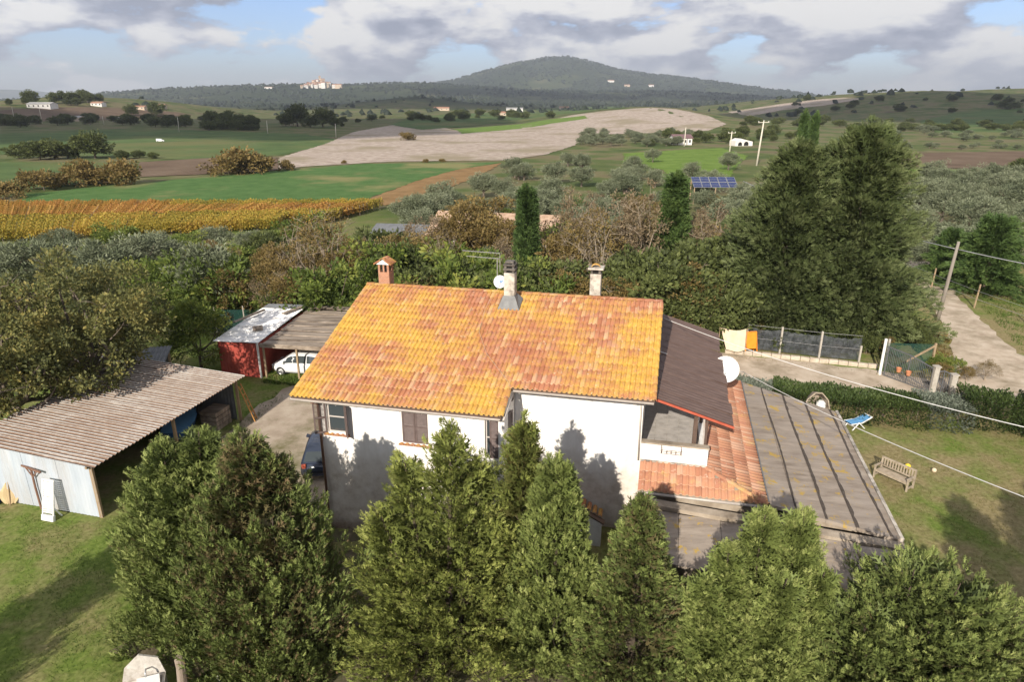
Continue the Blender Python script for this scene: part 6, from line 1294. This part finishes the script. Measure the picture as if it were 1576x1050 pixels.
('oak','dark scrub tree on the shaded right hillside','scrub on the right hillside',1.6,[(207.3,427.7,2.6),(355.2,535.4,3.8),(210.1,563,4.7),(201.2,504.3,4.9),(334.4,842.9,6.4),(156.8,477.3,2.9),(261.6,477.3,3.8),(251.9,587.8,3.9),(315.8,424.1,3),(256.8,504.9,5.1),(256,428.9,4.4),(154.3,450.7,4.2),(305.2,491.4,5.4),(222.3,485.1,4.9),(265.5,421.6,4.1),(211.8,440.5,2.8),(300.3,423.8,3.2),(208.8,569,4.2),(277.6,477.5,3.1),(249.8,573.2,6),(231.4,424.8,3.4),(151.6,454.9,4.8),(301.2,425.9,4),(278.1,455.5,3.3),(218.1,453.3,4.2),(146.6,431.8,2.5),(149.3,442,4),(294.8,561.1,3.7),(242.4,434,3.3),(213.2,496.3,5.1),(251.1,447.4,3.6),(166.1,451.4,3.3),(327.8,440.2,4.1),(327.4,461.7,4.8),(234.4,430.2,2.6),(290.5,432.8,4.4),(263.5,425.1,3.8),(139.9,432.4,2.5),(277.8,475.4,3.7),(291.7,421.2,3.2),(202.6,497.3,5.6),(318.1,445.3,5.1),(254.4,435.1,4.3),(230.1,453.3,4.4),(269.7,661.4,4.9),(313.4,463.5,3),(276.6,457.8,2.8),(199.6,494.3,4.3),(310.3,465.4,3.3),(394,548.1,4.5),(258.8,427.5,3.1),(234.4,463,3.5),(298.3,472.7,2.8),(317.8,481.3,4.9),(346.6,468.2,3.7),(312.3,562,3.9),(238.7,559.9,4),(251.7,452.4,3.7),(212.8,515.3,3),(222,525.5,4.3),(315.3,541.3,3.3),(338.5,467.4,2.7),(237.3,526.5,3.3),(235.8,578.8,6),(313.6,440,3.4),(203.5,428.4,4.1),(324.8,449.4,3.1),(153,441.5,2.7),(311.3,452,3.1),(314.7,457,3.2)]),
('olive','small olive on the right hillside','olives on the right hillside',1.6,[(159.5,267.6,1.6),(222.8,385.3,2.9),(191.3,259.4,2.2),(246,346.4,3),(181.3,265.6,1.9),(274.8,387.5,3.1),(211.4,285.9,2.5),(184.3,345.4,2.7),(262.7,376.4,2.9),(201.2,293.6,2),(177.6,347,2.2),(202.5,318.9,1.9),(195,264.4,1.7),(145.6,259.5,1.5),(183,346.5,3.1),(159.7,318.4,2.7),(217.6,333.7,2.7),(220.1,326.1,2.2),(182.1,277.8,1.7),(221.8,338,2.1),(239.2,419,3.7),(212.4,334.9,3),(241.6,342.6,2),(241.9,377.7,3),(143.2,278.6,2.5),(148,276.1,1.7),(164.1,312.8,2.1),(204.9,347.4,3),(186.1,267.9,1.8),(152.9,274.5,2),(166.7,322.5,2.1),(222.8,340.8,2.2),(183.8,267.2,1.7),(175.4,323.2,2),(248.1,334.9,2),(204.5,380.2,2.5),(174.6,268.6,1.9),(164.8,259.6,2),(158.8,269.5,2.2),(165.5,276.6,1.8),(191,373.4,2.6),(265.1,372.7,2.2),(143.9,278.5,2.1),(261.8,355.2,2.2),(152.6,284.8,2.2),(185.7,260.5,2),(139.4,272.2,2.5),(203.1,317.9,2.8),(250,432.2,4),(215.6,353.8,3.2),(242.7,334.3,2.9),(240.8,320.4,2.4),(293.3,400.4,3.4),(191.7,355.4,3.1),(134.4,264.2,2.2),(200.2,272.6,2.2),(243.2,411.8,3.8),(247.7,358.3,2.4),(263.9,356.1,2.3),(159.5,290.9,2.6)]),
('oak','lone tree on the right crest','trees of the right crest',1.5,[(399.1,853.6,6.7),(510.6,838.3,7.5),(427.7,1051.7,8.2),(509,731,6.9),(501.4,738.1,7.4),(508.6,704.8,3.4),(421.9,890.1,6.6),(409.8,759.5,6.1),(485.9,689.2,2.8),(377,792.9,3.6),(462.3,912.7,7.5),(410.7,765,7.8),(543.5,790.1,6.4),(555.3,762.9,5.1),(538.9,740.9,2.9),(493.6,865.2,3.5),(498.1,724.3,4.7),(563.6,798.4,3.3),(384.4,982.7,5.4),(437,714.9,5),(551.1,823.9,7.1),(376.7,842.6,6.3)]),
('oak','round dark tree at the right edge behind the olives',None,1.2,[(120.8,165.7,4.4)])] for x, y, h in ps]: plant(*a_)

# ---- hedges ----
def hedge(name, pts, w, h, mat, label, dens=240, leaf=.13, seed=3, cat='hedge', mats=None):
    rng = np.random.default_rng(seed); e = empty(name, (pts[0][0], pts[0][1], 0), 0, label, cat); o = np.array([pts[0][0], pts[0][1], 0.])
    Ps, Ds = [], []; wood = MB()
    for (xa, ya), (xb, yb) in zip(pts, pts[1:]):
        L = math.hypot(xb-xa, yb-ya); n = int(L*(w+2*h)*dens); s = rng.random(n); per = rng.random(n)*(w+2*h)
        dx, dy = (xb-xa)/L, (yb-ya)/L; nx, ny = -dy, dx
        side = np.where(per < h, -w/2, np.where(per > h+w, w/2, per-h-w/2)); z = np.where(per < h, per, np.where(per > h+w, h*2+w-per, h))
        lump = 1+.12*np.sin(s*L*2.1+side)+.10*np.sin(s*L*.8+3)+.08*rng.normal(size=n)
        side = side*lump*(1-.12*(z/h)**3); z = z*(.9+.1*lump)*(1+.05*rng.normal(size=n)); dep = rng.random(n)**2*.22
        P = np.stack([xa+dx*L*s+nx*side*(1-dep), ya+dy*L*s+ny*side*(1-dep), np.maximum(.03, z*(1-dep*.5))], 1)
        out = np.stack([nx*side, ny*side, z*.6], 1); Ps.append(P-o); Ds.append(out+rng.normal(size=(n, 3))*.6+np.array([0, 0, .5]))
        for i in range(int(L/.7)+1):
            t = min(1, i*.7/L); wood.tube([(xa+(xb-xa)*t-o[0], ya+(yb-ya)*t-o[1], -.1), (xa+(xb-xa)*t-o[0]+.1*math.sin(i), ya+(yb-ya)*t-o[1], h*.8)], [.04, .012], 5)
        wood.box(0, 0, 0, 0, 0, 0) if False else None
    P = np.concatenate(Ps); D = np.concatenate(Ds); n = len(P)
    patch = .5+.28*np.sin(P[:, 0]*1.1+P[:, 1]*.7)*np.sin(P[:, 0]*.37+2); t = np.clip(patch-.05+.18*rng.normal(size=n), 0, 1)
    V, F, t2 = stamp(P, D, leaf*(.6+.8*rng.random(n)), t, LEAF, rng)
    link('foliage', np_mesh(name+'_foliage', V, F, mat, t2), e); wood.build('stems', M_BARK, e)
    return e
hedge('clipped_hedge', [(15.4, 37.0), (18.4, 35.95), (21.2, 35.3), (23.0, 34.95)], 3.0, 1.15, G_HEDGE, 'long clipped green hedge along the driveway', 300, .15, 3)
hedge('silvery_hedge', [(13.0, 38.0), (15.3, 37.05)], 2.3, 1.1, G_SAGE, 'silvery grey hedge end beside the annexe corner', 300, .14, 4)
hedge('silvery_hedge', [(22.9, 35.0), (25.3, 34.5)], 3.0, 1.2, G_SAGE, 'silvery grey part of the hedge before the gate', 300, .14, 5)
hedge('clipped_hedge', [(25.2, 35.0), (27.6, 34.2), (28.8, 33.2)], 2.6, 1.6, G_HEDGE, 'taller green hedge corner right of the gate', 280, .15, 6)
hedge('clipped_hedge', [(28.6, 33.6), (28.4, 29.5), (27.2, 24.0)], 2.0, 2.6, G_HEDGE, 'high dark hedge along the right edge of the lawn', 200, .16, 7)

# ---- vineyard rows ----
def vine_row(L, mat, seed):
    rng = np.random.default_rng(seed); n = int(L*260); s = np.sort(rng.random(n))*L
    den = .5+.5*np.sin(s*.9+seed)*np.sin(s*.23+2); keep = rng.random(n) < .65+.35*den; s = s[keep]; n = len(s)
    P = np.stack([s, rng.normal(size=n)*.28, .35+1.35*rng.random(n)**.8+.12*np.sin(s*1.7)], 1)
    D = rng.normal(size=(n, 3))+np.array([0, 0, .2]); t = np.clip(.5+.22*np.sin(s*.35+seed)+.2*rng.normal(size=n), 0, 1)
    V, F, t2 = stamp(P, D, .26*(.6+.8*rng.random(n)), t, LEAF, rng); st = MB()
    for i in range(int(L/2.4)): st.tube([(i*2.4+.3, 0, -.15), (i*2.4+.3, .02, 1.0)], [.05, .03], 4)
    for i in range(int(L/7)+1): st.tube([(i*7, 0, -.15), (i*7, 0, 1.7)], .035, 4)
    return np_mesh('vine_row', V, F, mat, t2), st.mesh('vine_posts', M_BARK)
VR = [vine_row(42, G_VINE, 1), vine_row(42, G_VINEO, 2), vine_row(42, G_VINE, 3)]
for i, (x, y, rz_, k, s_, where) in enumerate([(-69.2, 84.9, 0.267, 2, 0.91, 'golden vine row at the near side of the vineyard'), (-70.2, 86.2, 0.253, 0, 0.93, 'golden vine row at the near side of the vineyard'), (-71.2, 87.5, 0.24, 2, 0.95, 'golden vine row at the near side of the vineyard'), (-72.2, 88.9, 0.226, 0, 0.97, 'golden vine row at the near side of the vineyard'), (-73.3, 90.3, 0.212, 2, 1.0, 'golden vine row at the near side of the vineyard'), (-74.4, 91.8, 0.176, 0, 1.15, 'golden vine row in the middle of the vineyard'), (-75.6, 93.3, 0.163, 2, 1.19, 'golden vine row in the middle of the vineyard'), (-76.8, 94.9, 0.15, 0, 1.23, 'golden vine row in the middle of the vineyard'), (-78.0, 96.5, 0.138, 2, 1.26, 'golden vine row in the middle of the vineyard'), (-79.2, 98.1, 0.125, 1, 1.3, 'orange vine row in the middle of the vineyard'), (-80.5, 99.8, 0.113, 1, 1.34, 'orange vine row at the back of the vineyard'), (-81.9, 101.6, 0.101, 1, 1.39, 'orange vine row at the back of the vineyard'), (-83.3, 103.5, 0.089, 1, 1.43, 'orange vine row at the back of the vineyard'), (-84.7, 105.3, 0.077, 1, 1.47, 'orange vine row at the back of the vineyard'), (-86.2, 107.3, 0.065, 1, 0.76, 'orange vine row at the back of the vineyard'), (-54.3, 109.4, 0.065, 0, 0.76, 'golden vine row at the back of the vineyard'), (-87.8, 109.3, 0.053, 1, 0.79, 'orange vine row at the back of the vineyard'), (-54.8, 111.1, 0.053, 2, 0.79, 'golden vine row at the back of the vineyard'), (-89.4, 111.5, 0.041, 1, 0.81, 'orange vine row at the back of the vineyard'), (-55.4, 112.9, 0.041, 0, 0.81, 'golden vine row at the back of the vineyard')]):
    put('vine_row', VR[k], (x, y, gz(x, y)), rz_, where, 'vines', 'rows of the vineyard', s_, 1., ('foliage', 'posts'))

# ---- grass blades, weeds ----
def grass(name, poly, dens, size, label, seed, mat=None, avoid=()):
    rng = np.random.default_rng(seed); xs = [p[0] for p in poly]; ys_ = [p[1] for p in poly]
    A = (max(xs)-min(xs))*(max(ys_)-min(ys_)); n = int(A*dens); P = np.stack([rng.uniform(min(xs), max(xs), n), rng.uniform(min(ys_), max(ys_), n)], 1)
    ins = np.zeros(n, bool); j = len(poly)-1
    for i in range(len(poly)):
        xi, yi = poly[i]; xj, yj = poly[j]; c_ = ((yi > P[:, 1]) != (yj > P[:, 1])) & (P[:, 0] < (xj-xi)*(P[:, 1]-yi)/(yj-yi+1e-9)+xi); ins ^= c_; j = i
    cl = np.sin(P[:, 0]*1.3+1)*np.sin(P[:, 1]*1.1)+.6*np.sin(P[:, 0]*3.7+P[:, 1]*2.1)+.5*rng.normal(size=n)
    P = P[ins & (cl > -.35)]; n = len(P); Z = terrain(P[:, 0], P[:, 1])
    D = rng.normal(size=(n, 3))*.55+np.array([0, 0, 1.]); t = np.clip(.42+.2*np.sin(P[:, 0]*.8)*np.sin(P[:, 1]*.9+1)+.2*rng.normal(size=n), 0, 1)
    tr = np.array([[(0, -.10, 0), (0, .10, 0), (1, 0, .15)]], float)
    V, F, t2 = stamp(np.c_[P, Z-.01], D, size*(.5+rng.random(n)), t, tr, rng)
    tag(link(name, np_mesh(name, V, F, mat or G_GRASS, t2)), label, 'grass', kind='stuff')
grass('lawn_grass', [(-22, 17), (-24, 26.2), (-18, 24.9), (-16.5, 25.5), (-13.5, 24.5), (-12.6, 19), (-9.4, 15), (-9, 13), (-20, 13)], 230, .09, 'short uneven grass of the left lawn', 1)
grass('lawn_grass', [(15.5, 30), (14.2, 36.5), (23, 34.4), (27.5, 33.2), (27, 24), (24, 15), (15, 16)], 150, .085, 'short dry grass of the right lawn', 2, G_GRASSD)
grass('weeds', [(-16, 40.2), (-12.2, 39.3), (-12, 41), (-13, 41.2), (-15.9, 41.4)], 420, .22, 'green weeds growing along the carport front', 3)
grass('roadside_grass', [(38, 41), (36.6, 46), (39, 52), (43, 63), (50, 62), (48, 42)], 60, .22, 'longer grass on the far verge of the dirt road', 4)
grass('roadside_grass', [(26.8, 42.4), (29.5, 44.5), (32, 49.5), (33.5, 49.5), (30.5, 44), (28, 41.8)], 140, .25, 'dry grass on the near verge of the dirt road', 5, G_AUTUMN)
grass('roadside_grass', [(13.5, 38.6), (17.5, 37.6), (22.5, 36.6), (24.6, 37.6), (21.5, 38.5), (17, 39.3), (13.5, 40.2)], 34, .16, 'thin weeds along the hedge side of the driveway', 6)
grass('roadside_grass', [(14.5, 45.6), (17.5, 44.5), (21, 43.2), (24.6, 41.9), (24.4, 41.4), (20.5, 42.6), (16.8, 44), (14.3, 44.9)], 40, .14, 'dry weeds in front of the stone kerb', 7, G_GRASSD)
grass('roadside_grass', [(-17, 35.5), (-15.2, 36), (-14.5, 39), (-12, 39.6), (-12.3, 38.4), (-13.9, 37.5), (-14.6, 33.8), (-15.2, 33)], 90, .16, 'ragged grass at the edge of the dirt yard', 8)
grass('roadside_grass', [(-15.8, 26), (-14.8, 31), (-14.2, 30.8), (-13.8, 25.6), (-11, 25.2), (-11, 24.2)], 60, .15, 'ragged grass between the shed and the dirt yard', 9)
# daisies by the log
dz_ = empty('daisy_plant', (-9.35, 16.6, gz(-9.35, 16.6)), 0, 'small white flowering plant beside the log post', 'plant')
rgd = np.random.default_rng(8); nd = 500; Pd = rgd.normal(size=(nd, 3))*np.array([.28, .28, .12])+np.array([0, 0, .22]); Pd[:, 2] = np.abs(Pd[:, 2])
V, F, t = stamp(Pd, rgd.normal(size=(nd, 3))+np.array([0, 0, .8]), np.full(nd, .13), rgd.random(nd), LEAF, rgd); link('leaves', np_mesh('daisy_leaves', V, F, G_BRIGHT, t), dz_)
for x, y, z in ((-.1, -.1, .45), (.02, -.12, .43), (.22, -.05, .46), (-.14, -.26, .36), (.1, .12, .48)): MB().lathe([(.01, .02), (.055, .03), (.06, .0), (.01, -.02)], 8).build('flower', M_PLASTW, dz_, (x, y, z), (.5, .1, 0))
# straggling roadside shrub by the gate
for x, y, h, lb in ((28.2, 41.8, 1.5, 'yellowing shrub right of the gate'), (30.4, 40.6, 1.7, 'straggly dry shrub between gate and road')):
    plant('brightshrub' if x < 29 else 'bare', x, y, h, lb, None, 1.3)
for x, y, h in ((27.7, 40.9, 1.3), (29.2, 40.6, 1.1)): plant('autumn', x, y, h, 'low dry autumn shrub at the corner of road and gate', 'dry shrubs at the gate corner', 1.3)
# garden fence posts on the far verge
fv = empty('verge_fence', (37, 50, 0), 0, 'thin post and wire fence on the far verge of the road', 'fence')
for i, (x, y) in enumerate(((39.8, 70), (39.9, 63), (40.2, 57), (41.0, 51), (42.2, 46), (43.6, 42))):
    MB().tube([(x-37, y-50, -.1), (x-37+.1, y-50, 2.1)], .07, 6).build('post', M_POST if i < 3 else M_PIPE, fv)
for z in (.8, 1.5): MB().tube([(2.8, 20, z), (2.9, 13, z), (3.2, 7, z), (4, 1, z), (5.2, -4, z), (6.6, -8, z)], .015, 4).build('wire', M_STEEL, fv)
# mesh fence behind the sheds
bf = empty('wire_fence', (-20, 50, 0), 0, 'green wire fence with grey posts behind the red store', 'fence')
for i in range(7): MB().tube([(-5+i*2.2, .3*i*.2, -.1), (-5+i*2.2, .3*i*.2, 2.2)], .045, 6).build('post', M_CPOST, bf)
MB().add([(-5, 0, .1), (8.2, .36, .1), (8.2, .36, 1.9), (-5, 0, 1.9)], [(0, 1, 2, 3)]).build('net_panel', M_GNET, bf)

# ============================ far buildings ============================
M_FWALL = M('far_white_wall', [(.62, .59, .54), (.74, .71, .66)], .4, .9, 0); M_FTAN = M('far_tan_wall', [(.46, .36, .26), (.58, .47, .36)], .4, .9, 0)
M_FROOF = M('far_clay_roof', [(.30, .15, .095), (.40, .22, .15)], .4, .9, 0); M_FPURP = M('far_purple_roof', [(.15, .085, .09), (.20, .12, .12)], .6, .9, 0); M_FGREY = M('far_grey_roof', [(.30, .29, .28), (.42, .41, .39)], .4, .9, 0)
for x, y, rz_, w, d, h, rise, wm, rm, lb, nw in [(-444.0, 683.0, 0, 22.1, 12, 3.6, 1.6, 'M_FWALL', 'M_FGREY', 'long white farm building on the left crest', 5), (-430.1, 751.8, 0, 11.4, 9, 3.0, 1.3, 'M_FWALL', 'M_FROOF', 'cream house right of the long white farm', 3), (-397.6, 770.1, 0, 14.7, 9, 2.6, 1.1, 'M_FTAN', 'M_FROOF', 'reddish roofed farm on the left crest', 3), (-394.5, 814.0, 0, 7.7, 8, 3.3, 1.4, 'M_FTAN', 'M_FROOF', 'small yellow house at the right end of the left crest', 2), (-363.0, 597.2, 0, 11.4, 9, 2.8, 1.2, 'M_FTAN', 'M_FGREY', 'grey roofed barn in the left valley', 0), (-337.8, 613.1, 0, 4.7, 7, 2.5, 1.1, 'M_FWALL', 'M_FGREY', 'small pale house in the left valley trees', 2), (4.4, 1229.2, 0, 28.1, 14, 4.9, 2.1, 'M_FWALL', 'M_FGREY', 'long pale barn below the mountain', 0), (-11.9, 825.4, 0, 12.6, 10, 3.3, 1.4, 'M_FTAN', 'M_FROOF', 'clay roofed farm left of the long pale barn', 2), (-120.4, 1236.5, 0, 25.9, 10, 4.1, 1.8, 'M_FTAN', 'M_FROOF', 'tan farm at the end of the cypress lined rise', 3), (106.3, 1474.7, 0, 19.6, 10, 3.9, 1.7, 'M_FTAN', 'M_FROOF', 'orange farm right of the long pale barn', 2), (69.6, 293.5, 0, 7.3, 9, 2.7, 1.2, 'M_FWALL', 'M_FPURP', 'purple roofed villa with white walls behind the olive lawn', 4), (684.2, 5058.7, 0, 43.3, 25, 10.1, 4.3, 'M_FWALL', 'M_FROOF', 'pale house on the mountain slope', 2), (781.2, 4950.1, 0, 37.7, 25, 9.9, 4.2, 'M_FTAN', 'M_FROOF', 'tan house lower on the mountain slope', 2), (-1120.2, 3365.4, 0, 38.4, 30, 5.6, 2.4, 'M_FWALL', 'M_FROOF', 'pale long house left of the hilltop village', 3), (964.6, 5055.1, 0, 33.7, 25, 10.1, 4.3, 'M_FWALL', 'M_FROOF', 'tiny pale house at the right of the mountain', 2)]:
    wins = [(-w/2+w*(i+.5)/nw, h*.35, min(1.3, w/nw*.4), min(1.6, h*.4)) for i in range(nw)] if nw else []
    small_house('far_house', (x, y, gz(x, y)), rz_, w, d, h, rise, globals()[wm], globals()[rm], lb, wins)
vil = random.Random(21)
for x, y, w, d, h, t in [(-944.4, 3483.5, 19, 11, 18, True), (-907.5, 3579.1, 13, 10, 22, False), (-833.5, 3413.5, 16, 13, 16, False), (-919.5, 3499.4, 14, 9, 21, False), (-833.8, 3415.9, 17, 12, 16, True), (-973.1, 3569.0, 21, 11, 16, False), (-1009.0, 3860.9, 12, 10, 26, False), (-958.1, 3696.1, 12, 13, 23, True), (-944.1, 3619.2, 13, 11, 27, True), (-982.0, 3614.9, 16, 13, 20, True), (-936.1, 3498.2, 11, 10, 20, True), (-986.5, 3726.1, 11, 10, 19, True), (-893.7, 3556.4, 19, 12, 23, False), (-950.6, 3473.8, 11, 11, 17, False), (-957.6, 3677.1, 16, 11, 22, False), (-976.3, 3660.7, 19, 13, 27, False), (-897.6, 3458.6, 14, 11, 27, True), (-972.4, 3456.0, 15, 10, 16, True), (-938.7, 3505.9, 20, 11, 25, True), (-951.2, 3501.5, 12, 10, 21, False), (-982.8, 3404.3, 11, 13, 13, True), (-969.2, 3677.6, 22, 12, 24, True), (-884.1, 3502.2, 16, 10, 19, True), (-892.1, 3450.3, 20, 11, 26, False), (-933.1, 3506.7, 17, 11, 21, False), (-972.7, 3499.3, 20, 14, 19, False), (-966.9, 3430.0, 12, 9, 16, False), (-971.6, 3442.4, 13, 12, 15, False), (-960.5, 3617.7, 15, 10, 19, True), (-970.6, 3430.9, 20, 13, 13, False), (-977.1, 3603.1, 17, 12, 25, True), (-903.4, 3552.5, 11, 10, 24, True), (-955.5, 3534.0, 11, 12, 21, False), (-931.0, 3536.6, 12, 12, 22, False), (-966.9, 3476.2, 18, 10, 18, True), (-973.2, 3440.8, 15, 14, 17, False), (-793.5, 3378.5, 13, 12, 17, True), (-820.0, 3404.0, 11, 10, 15, True), (-901.0, 3524.5, 15, 10, 22, True), (-809.1, 3389.0, 20, 12, 17, True), (-931.7, 3461.4, 17, 10, 17, False), (-961.7, 3597.3, 19, 10, 19, False), (-982.6, 3797.4, 18, 13, 27, True), (-878.7, 3463.7, 13, 14, 26, True), (-951.2, 3560.4, 20, 11, 20, True), (-976.7, 3704.7, 16, 9, 21, True)]:
    small_house('village_house', (x, y, gz(x, y)), vil.uniform(-.5, .5), w, d, h, 3.0, M_FTAN if t else M_FWALL, M_FROOF, 'small pale house of the hilltop village', [(-w/4, h*.55, 1.6, 2.2), (w/4, h*.55, 1.6, 2.2)], 'house', 'houses of the hilltop village', over=.6)
x, y = (-976.3, 3714.0)
tw_ = empty('village_tower', (x, y, gz(x, y)), .2, 'square bell tower at the top of the hilltop village', 'tower')
MB().box(-5, 5, -5, 5, -3, 42).build('shaft', M_FTAN, tw_); MB().add([(-5.6, -5.6, 42.1), (5.6, -5.6, 42.1), (5.6, 5.6, 42.1), (-5.6, 5.6, 42.1), (0, 0, 47)], [(0, 1, 4), (1, 2, 4), (2, 3, 4), (3, 0, 4), (3, 2, 1, 0)]).build('roof', M_FROOF, tw_)
for x_ in (-2.2, 2.2): MB().box(x_-1, x_+1, -5.1, -5.02, 33, 38).build('belfry_opening', M_DARK, tw_)
# white arched house
aw = empty('arched_house', ((91.9, 284.9)[0], (91.9, 284.9)[1], gz(*(91.9, 284.9))), .25, 'white house with arched openings beyond the power poles', 'house')
MB().add([(-7, -4, -1), (7, -4, -1), (7, 4, -1), (-7, 4, -1), (-7, -4, 3.6), (7, -4, 3.0), (7, 4, 3.0), (-7, 4, 3.6), (-3, -4, 5.2), (-3, 4, 5.2)], [(0, 1, 5, 8, 4), (2, 3, 7, 9, 6), (1, 2, 6, 5), (3, 0, 4, 7), (4, 8, 9, 7), (8, 5, 6, 9)]).build('wall', M_FWALL, aw)
for x_, r_ in ((-3.2, 1.6), (1.8, 1.9)):
    p = [(x_-r_, .2), (x_+r_, .2)]+[(x_+r_*math.cos(math.pi*k/8), 1.2+r_*math.sin(math.pi*k/8)) for k in range(9)]
    MB().prism(p, 4.02, 4.08).build('arch_opening', M_DARK, aw, rot=(R(90), 0, 0))
aw.scale = (.55, .55, .55)
# parked vehicle in the pasture
wv = empty('parked_van', ((-154.8, 312.8)[0], (-154.8, 312.8)[1], gz(*(-154.8, 312.8))), .3, 'tiny white van standing in the shaded pasture', 'van')
MB().prism([(-2.6, .4), (2.6, .4), (2.6, 1.1), (1.6, 1.3), (.9, 2.1), (-2.6, 2.2)], -.95, .95).build('body', M_CARW, wv, rot=(R(90), 0, 0))
for x_ in (-1.6, 1.6):
    for y_ in (-.9, .9): MB().lathe([(.01, -.1), (.36, -.1), (.36, .1), (.01, .1)], 14, Matrix.Rotation(R(90), 4, 'X')).build('wheel', M_TYRE, wv, (x_, y_, .36))
MB().prism([(.95, 1.3), (1.5, 1.35), (.85, 1.95)], -.97, .97).build('window', M_GLASS, wv, rot=(R(90), 0, 0))

G_FAR = foliage('far_wood_crown', [(.016, .024, .015), (.026, .036, .022), (.038, .05, .032)], .1)
wv.scale = (.6, .6, .6)
# far woodland texture on the hills: countless small crowns
def far_wood(name, n, x0, x1, y0, y1, size, label, seed, cond=None):
    rng = np.random.default_rng(seed); X = rng.uniform(x0, x1, n); Y = rng.uniform(y0, y1, n)
    cl = np.sin(X*.011+seed)*np.sin(Y*.008)+.7*np.sin(X*.027+2)*np.sin(Y*.021+1)+.5*rng.normal(size=n)
    k = (cl > 0) & ((np.abs(X) < Y*.95)); 
    if cond is not None: k &= cond(X, Y)
    X, Y = X[k], Y[k]; Z = terrain(X, Y); n = len(X); r = size*(.5+rng.random(n)); 
    o = np.array([(1, 0, .25), (-.5, .87, .3), (-.5, -.87, .2), (0, 0, 1.15), (.5, .6, .8), (-.7, 0, .75), (.4, -.65, .82)])
    f = np.array([(0, 4, 6), (4, 3, 6), (0, 1, 4), (1, 5, 4), (4, 5, 3), (5, 2, 6), (5, 6, 3), (1, 2, 5), (2, 0, 6)])
    jit = 1+.25*rng.normal(size=(n, 7, 1)); V = (o[None]*jit*r[:, None, None]+np.stack([X, Y, Z], 1)[:, None]).reshape(-1, 3)
    F = (f[None]+np.arange(n)[:, None, None]*7).reshape(-1, 3)
    t = np.repeat(np.clip(.45+.2*rng.normal(size=n), 0, 1), len(f)); tag(link(name, np_mesh(name, V, F, G_FAR, t)), label, 'wood', kind='stuff')
far_wood('far_woodland', 26000, -3600, 3200, 1500, 4300, 6, 'far woodland covering the slopes below the hilltop village', 1, lambda X, Y: Y > 1900)
far_wood('far_woodland', 14000, -1500, 3600, 4300, 6700, 9, 'far woodland covering the mountain', 2)
far_wood('far_scrub', 900, -500, 1100, 760, 1900, 4.5, 'scattered scrub and copses beyond the stubble hill', 3)

# ============================ clouds that shade the valley ============================
m = mat_base('cloud_vapour'); d_ = N('ShaderNodeBsdfDiffuse'); d_.inputs[0].default_value = (.9, .9, .92, 1); t_ = N('ShaderNodeBsdfTransparent'); x_ = N('ShaderNodeMixShader'); x_.inputs[0].default_value = .78
LK(t_.outputs[0], x_.inputs[1]); LK(d_.outputs[0], x_.inputs[2]); LK(x_.outputs[0], N('ShaderNodeOutputMaterial').inputs[0]); M_CLOUD = m
def cloud(cx_, cy, rx, ry, alt, seed, label):
    """cumulus whose shadow falls around ground point (cx_, cy)"""
    k = alt/(-ldir.z); base = Vector((cx_-ldir.x*k, cy-ldir.y*k, alt)); rg = np.random.default_rng(seed); V = []; F = []
    bm = bmesh.new(); bmesh.ops.create_icosphere(bm, subdivisions=2, radius=1); sv = np.array([v.co[:] for v in bm.verts]); sf = np.array([[v.index for v in f.verts] for f in bm.faces]); bm.free()
    for i in range(26):
        a = rg.random()*6.28; q = math.sqrt(rg.random()); r = rg.uniform(.22, .42)*min(rx, ry)
        c_ = np.array([math.cos(a)*q*rx*.85, math.sin(a)*q*ry*.85, r*.25]); v = sv*r*np.array([1.15, 1.15, .55])*(1+.10*rg.normal(size=(len(sv), 1)))+c_
        v[:, 2] = np.maximum(v[:, 2], 0); F.append(sf+sum(len(x) for x in V)); V.append(v)
    tag(link('cloud', np_mesh('cloud', np.concatenate(V), np.concatenate(F), M_CLOUD, smooth=True), None, base), label, 'cloud', 'clouds over the valley')
for a_ in ((-330, 470, 300, 250, 620, 1, 'cumulus cloud shading the left valley'), (560, 760, 330, 270, 620, 2, 'cumulus cloud shading the right hillside'), (900, 3350, 1500, 480, 760, 3, 'long cumulus cloud shading the foot of the mountain'), (-250, 1500, 420, 260, 640, 4, 'cumulus cloud shading the wooded rise')): cloud(*a_)

# ============================ haze ============================
m = mat_base('haze_air'); pv = N('ShaderNodeVolumePrincipled'); pv.inputs['Color'].default_value = (.80, .86, .95, 1); pv.inputs['Density'].default_value = 1.1e-4; pv.inputs['Anisotropy'].default_value = .2
LK(pv.outputs[0], N('ShaderNodeOutputMaterial').inputs['Volume'])
zmin = float(GZ.min())-1.0
hz = MB().box(-17500, 17500, -75, 14600, zmin, 480).build('haze', m); tag(hz, 'thin pale haze in the valley air', 'haze', kind='stuff')
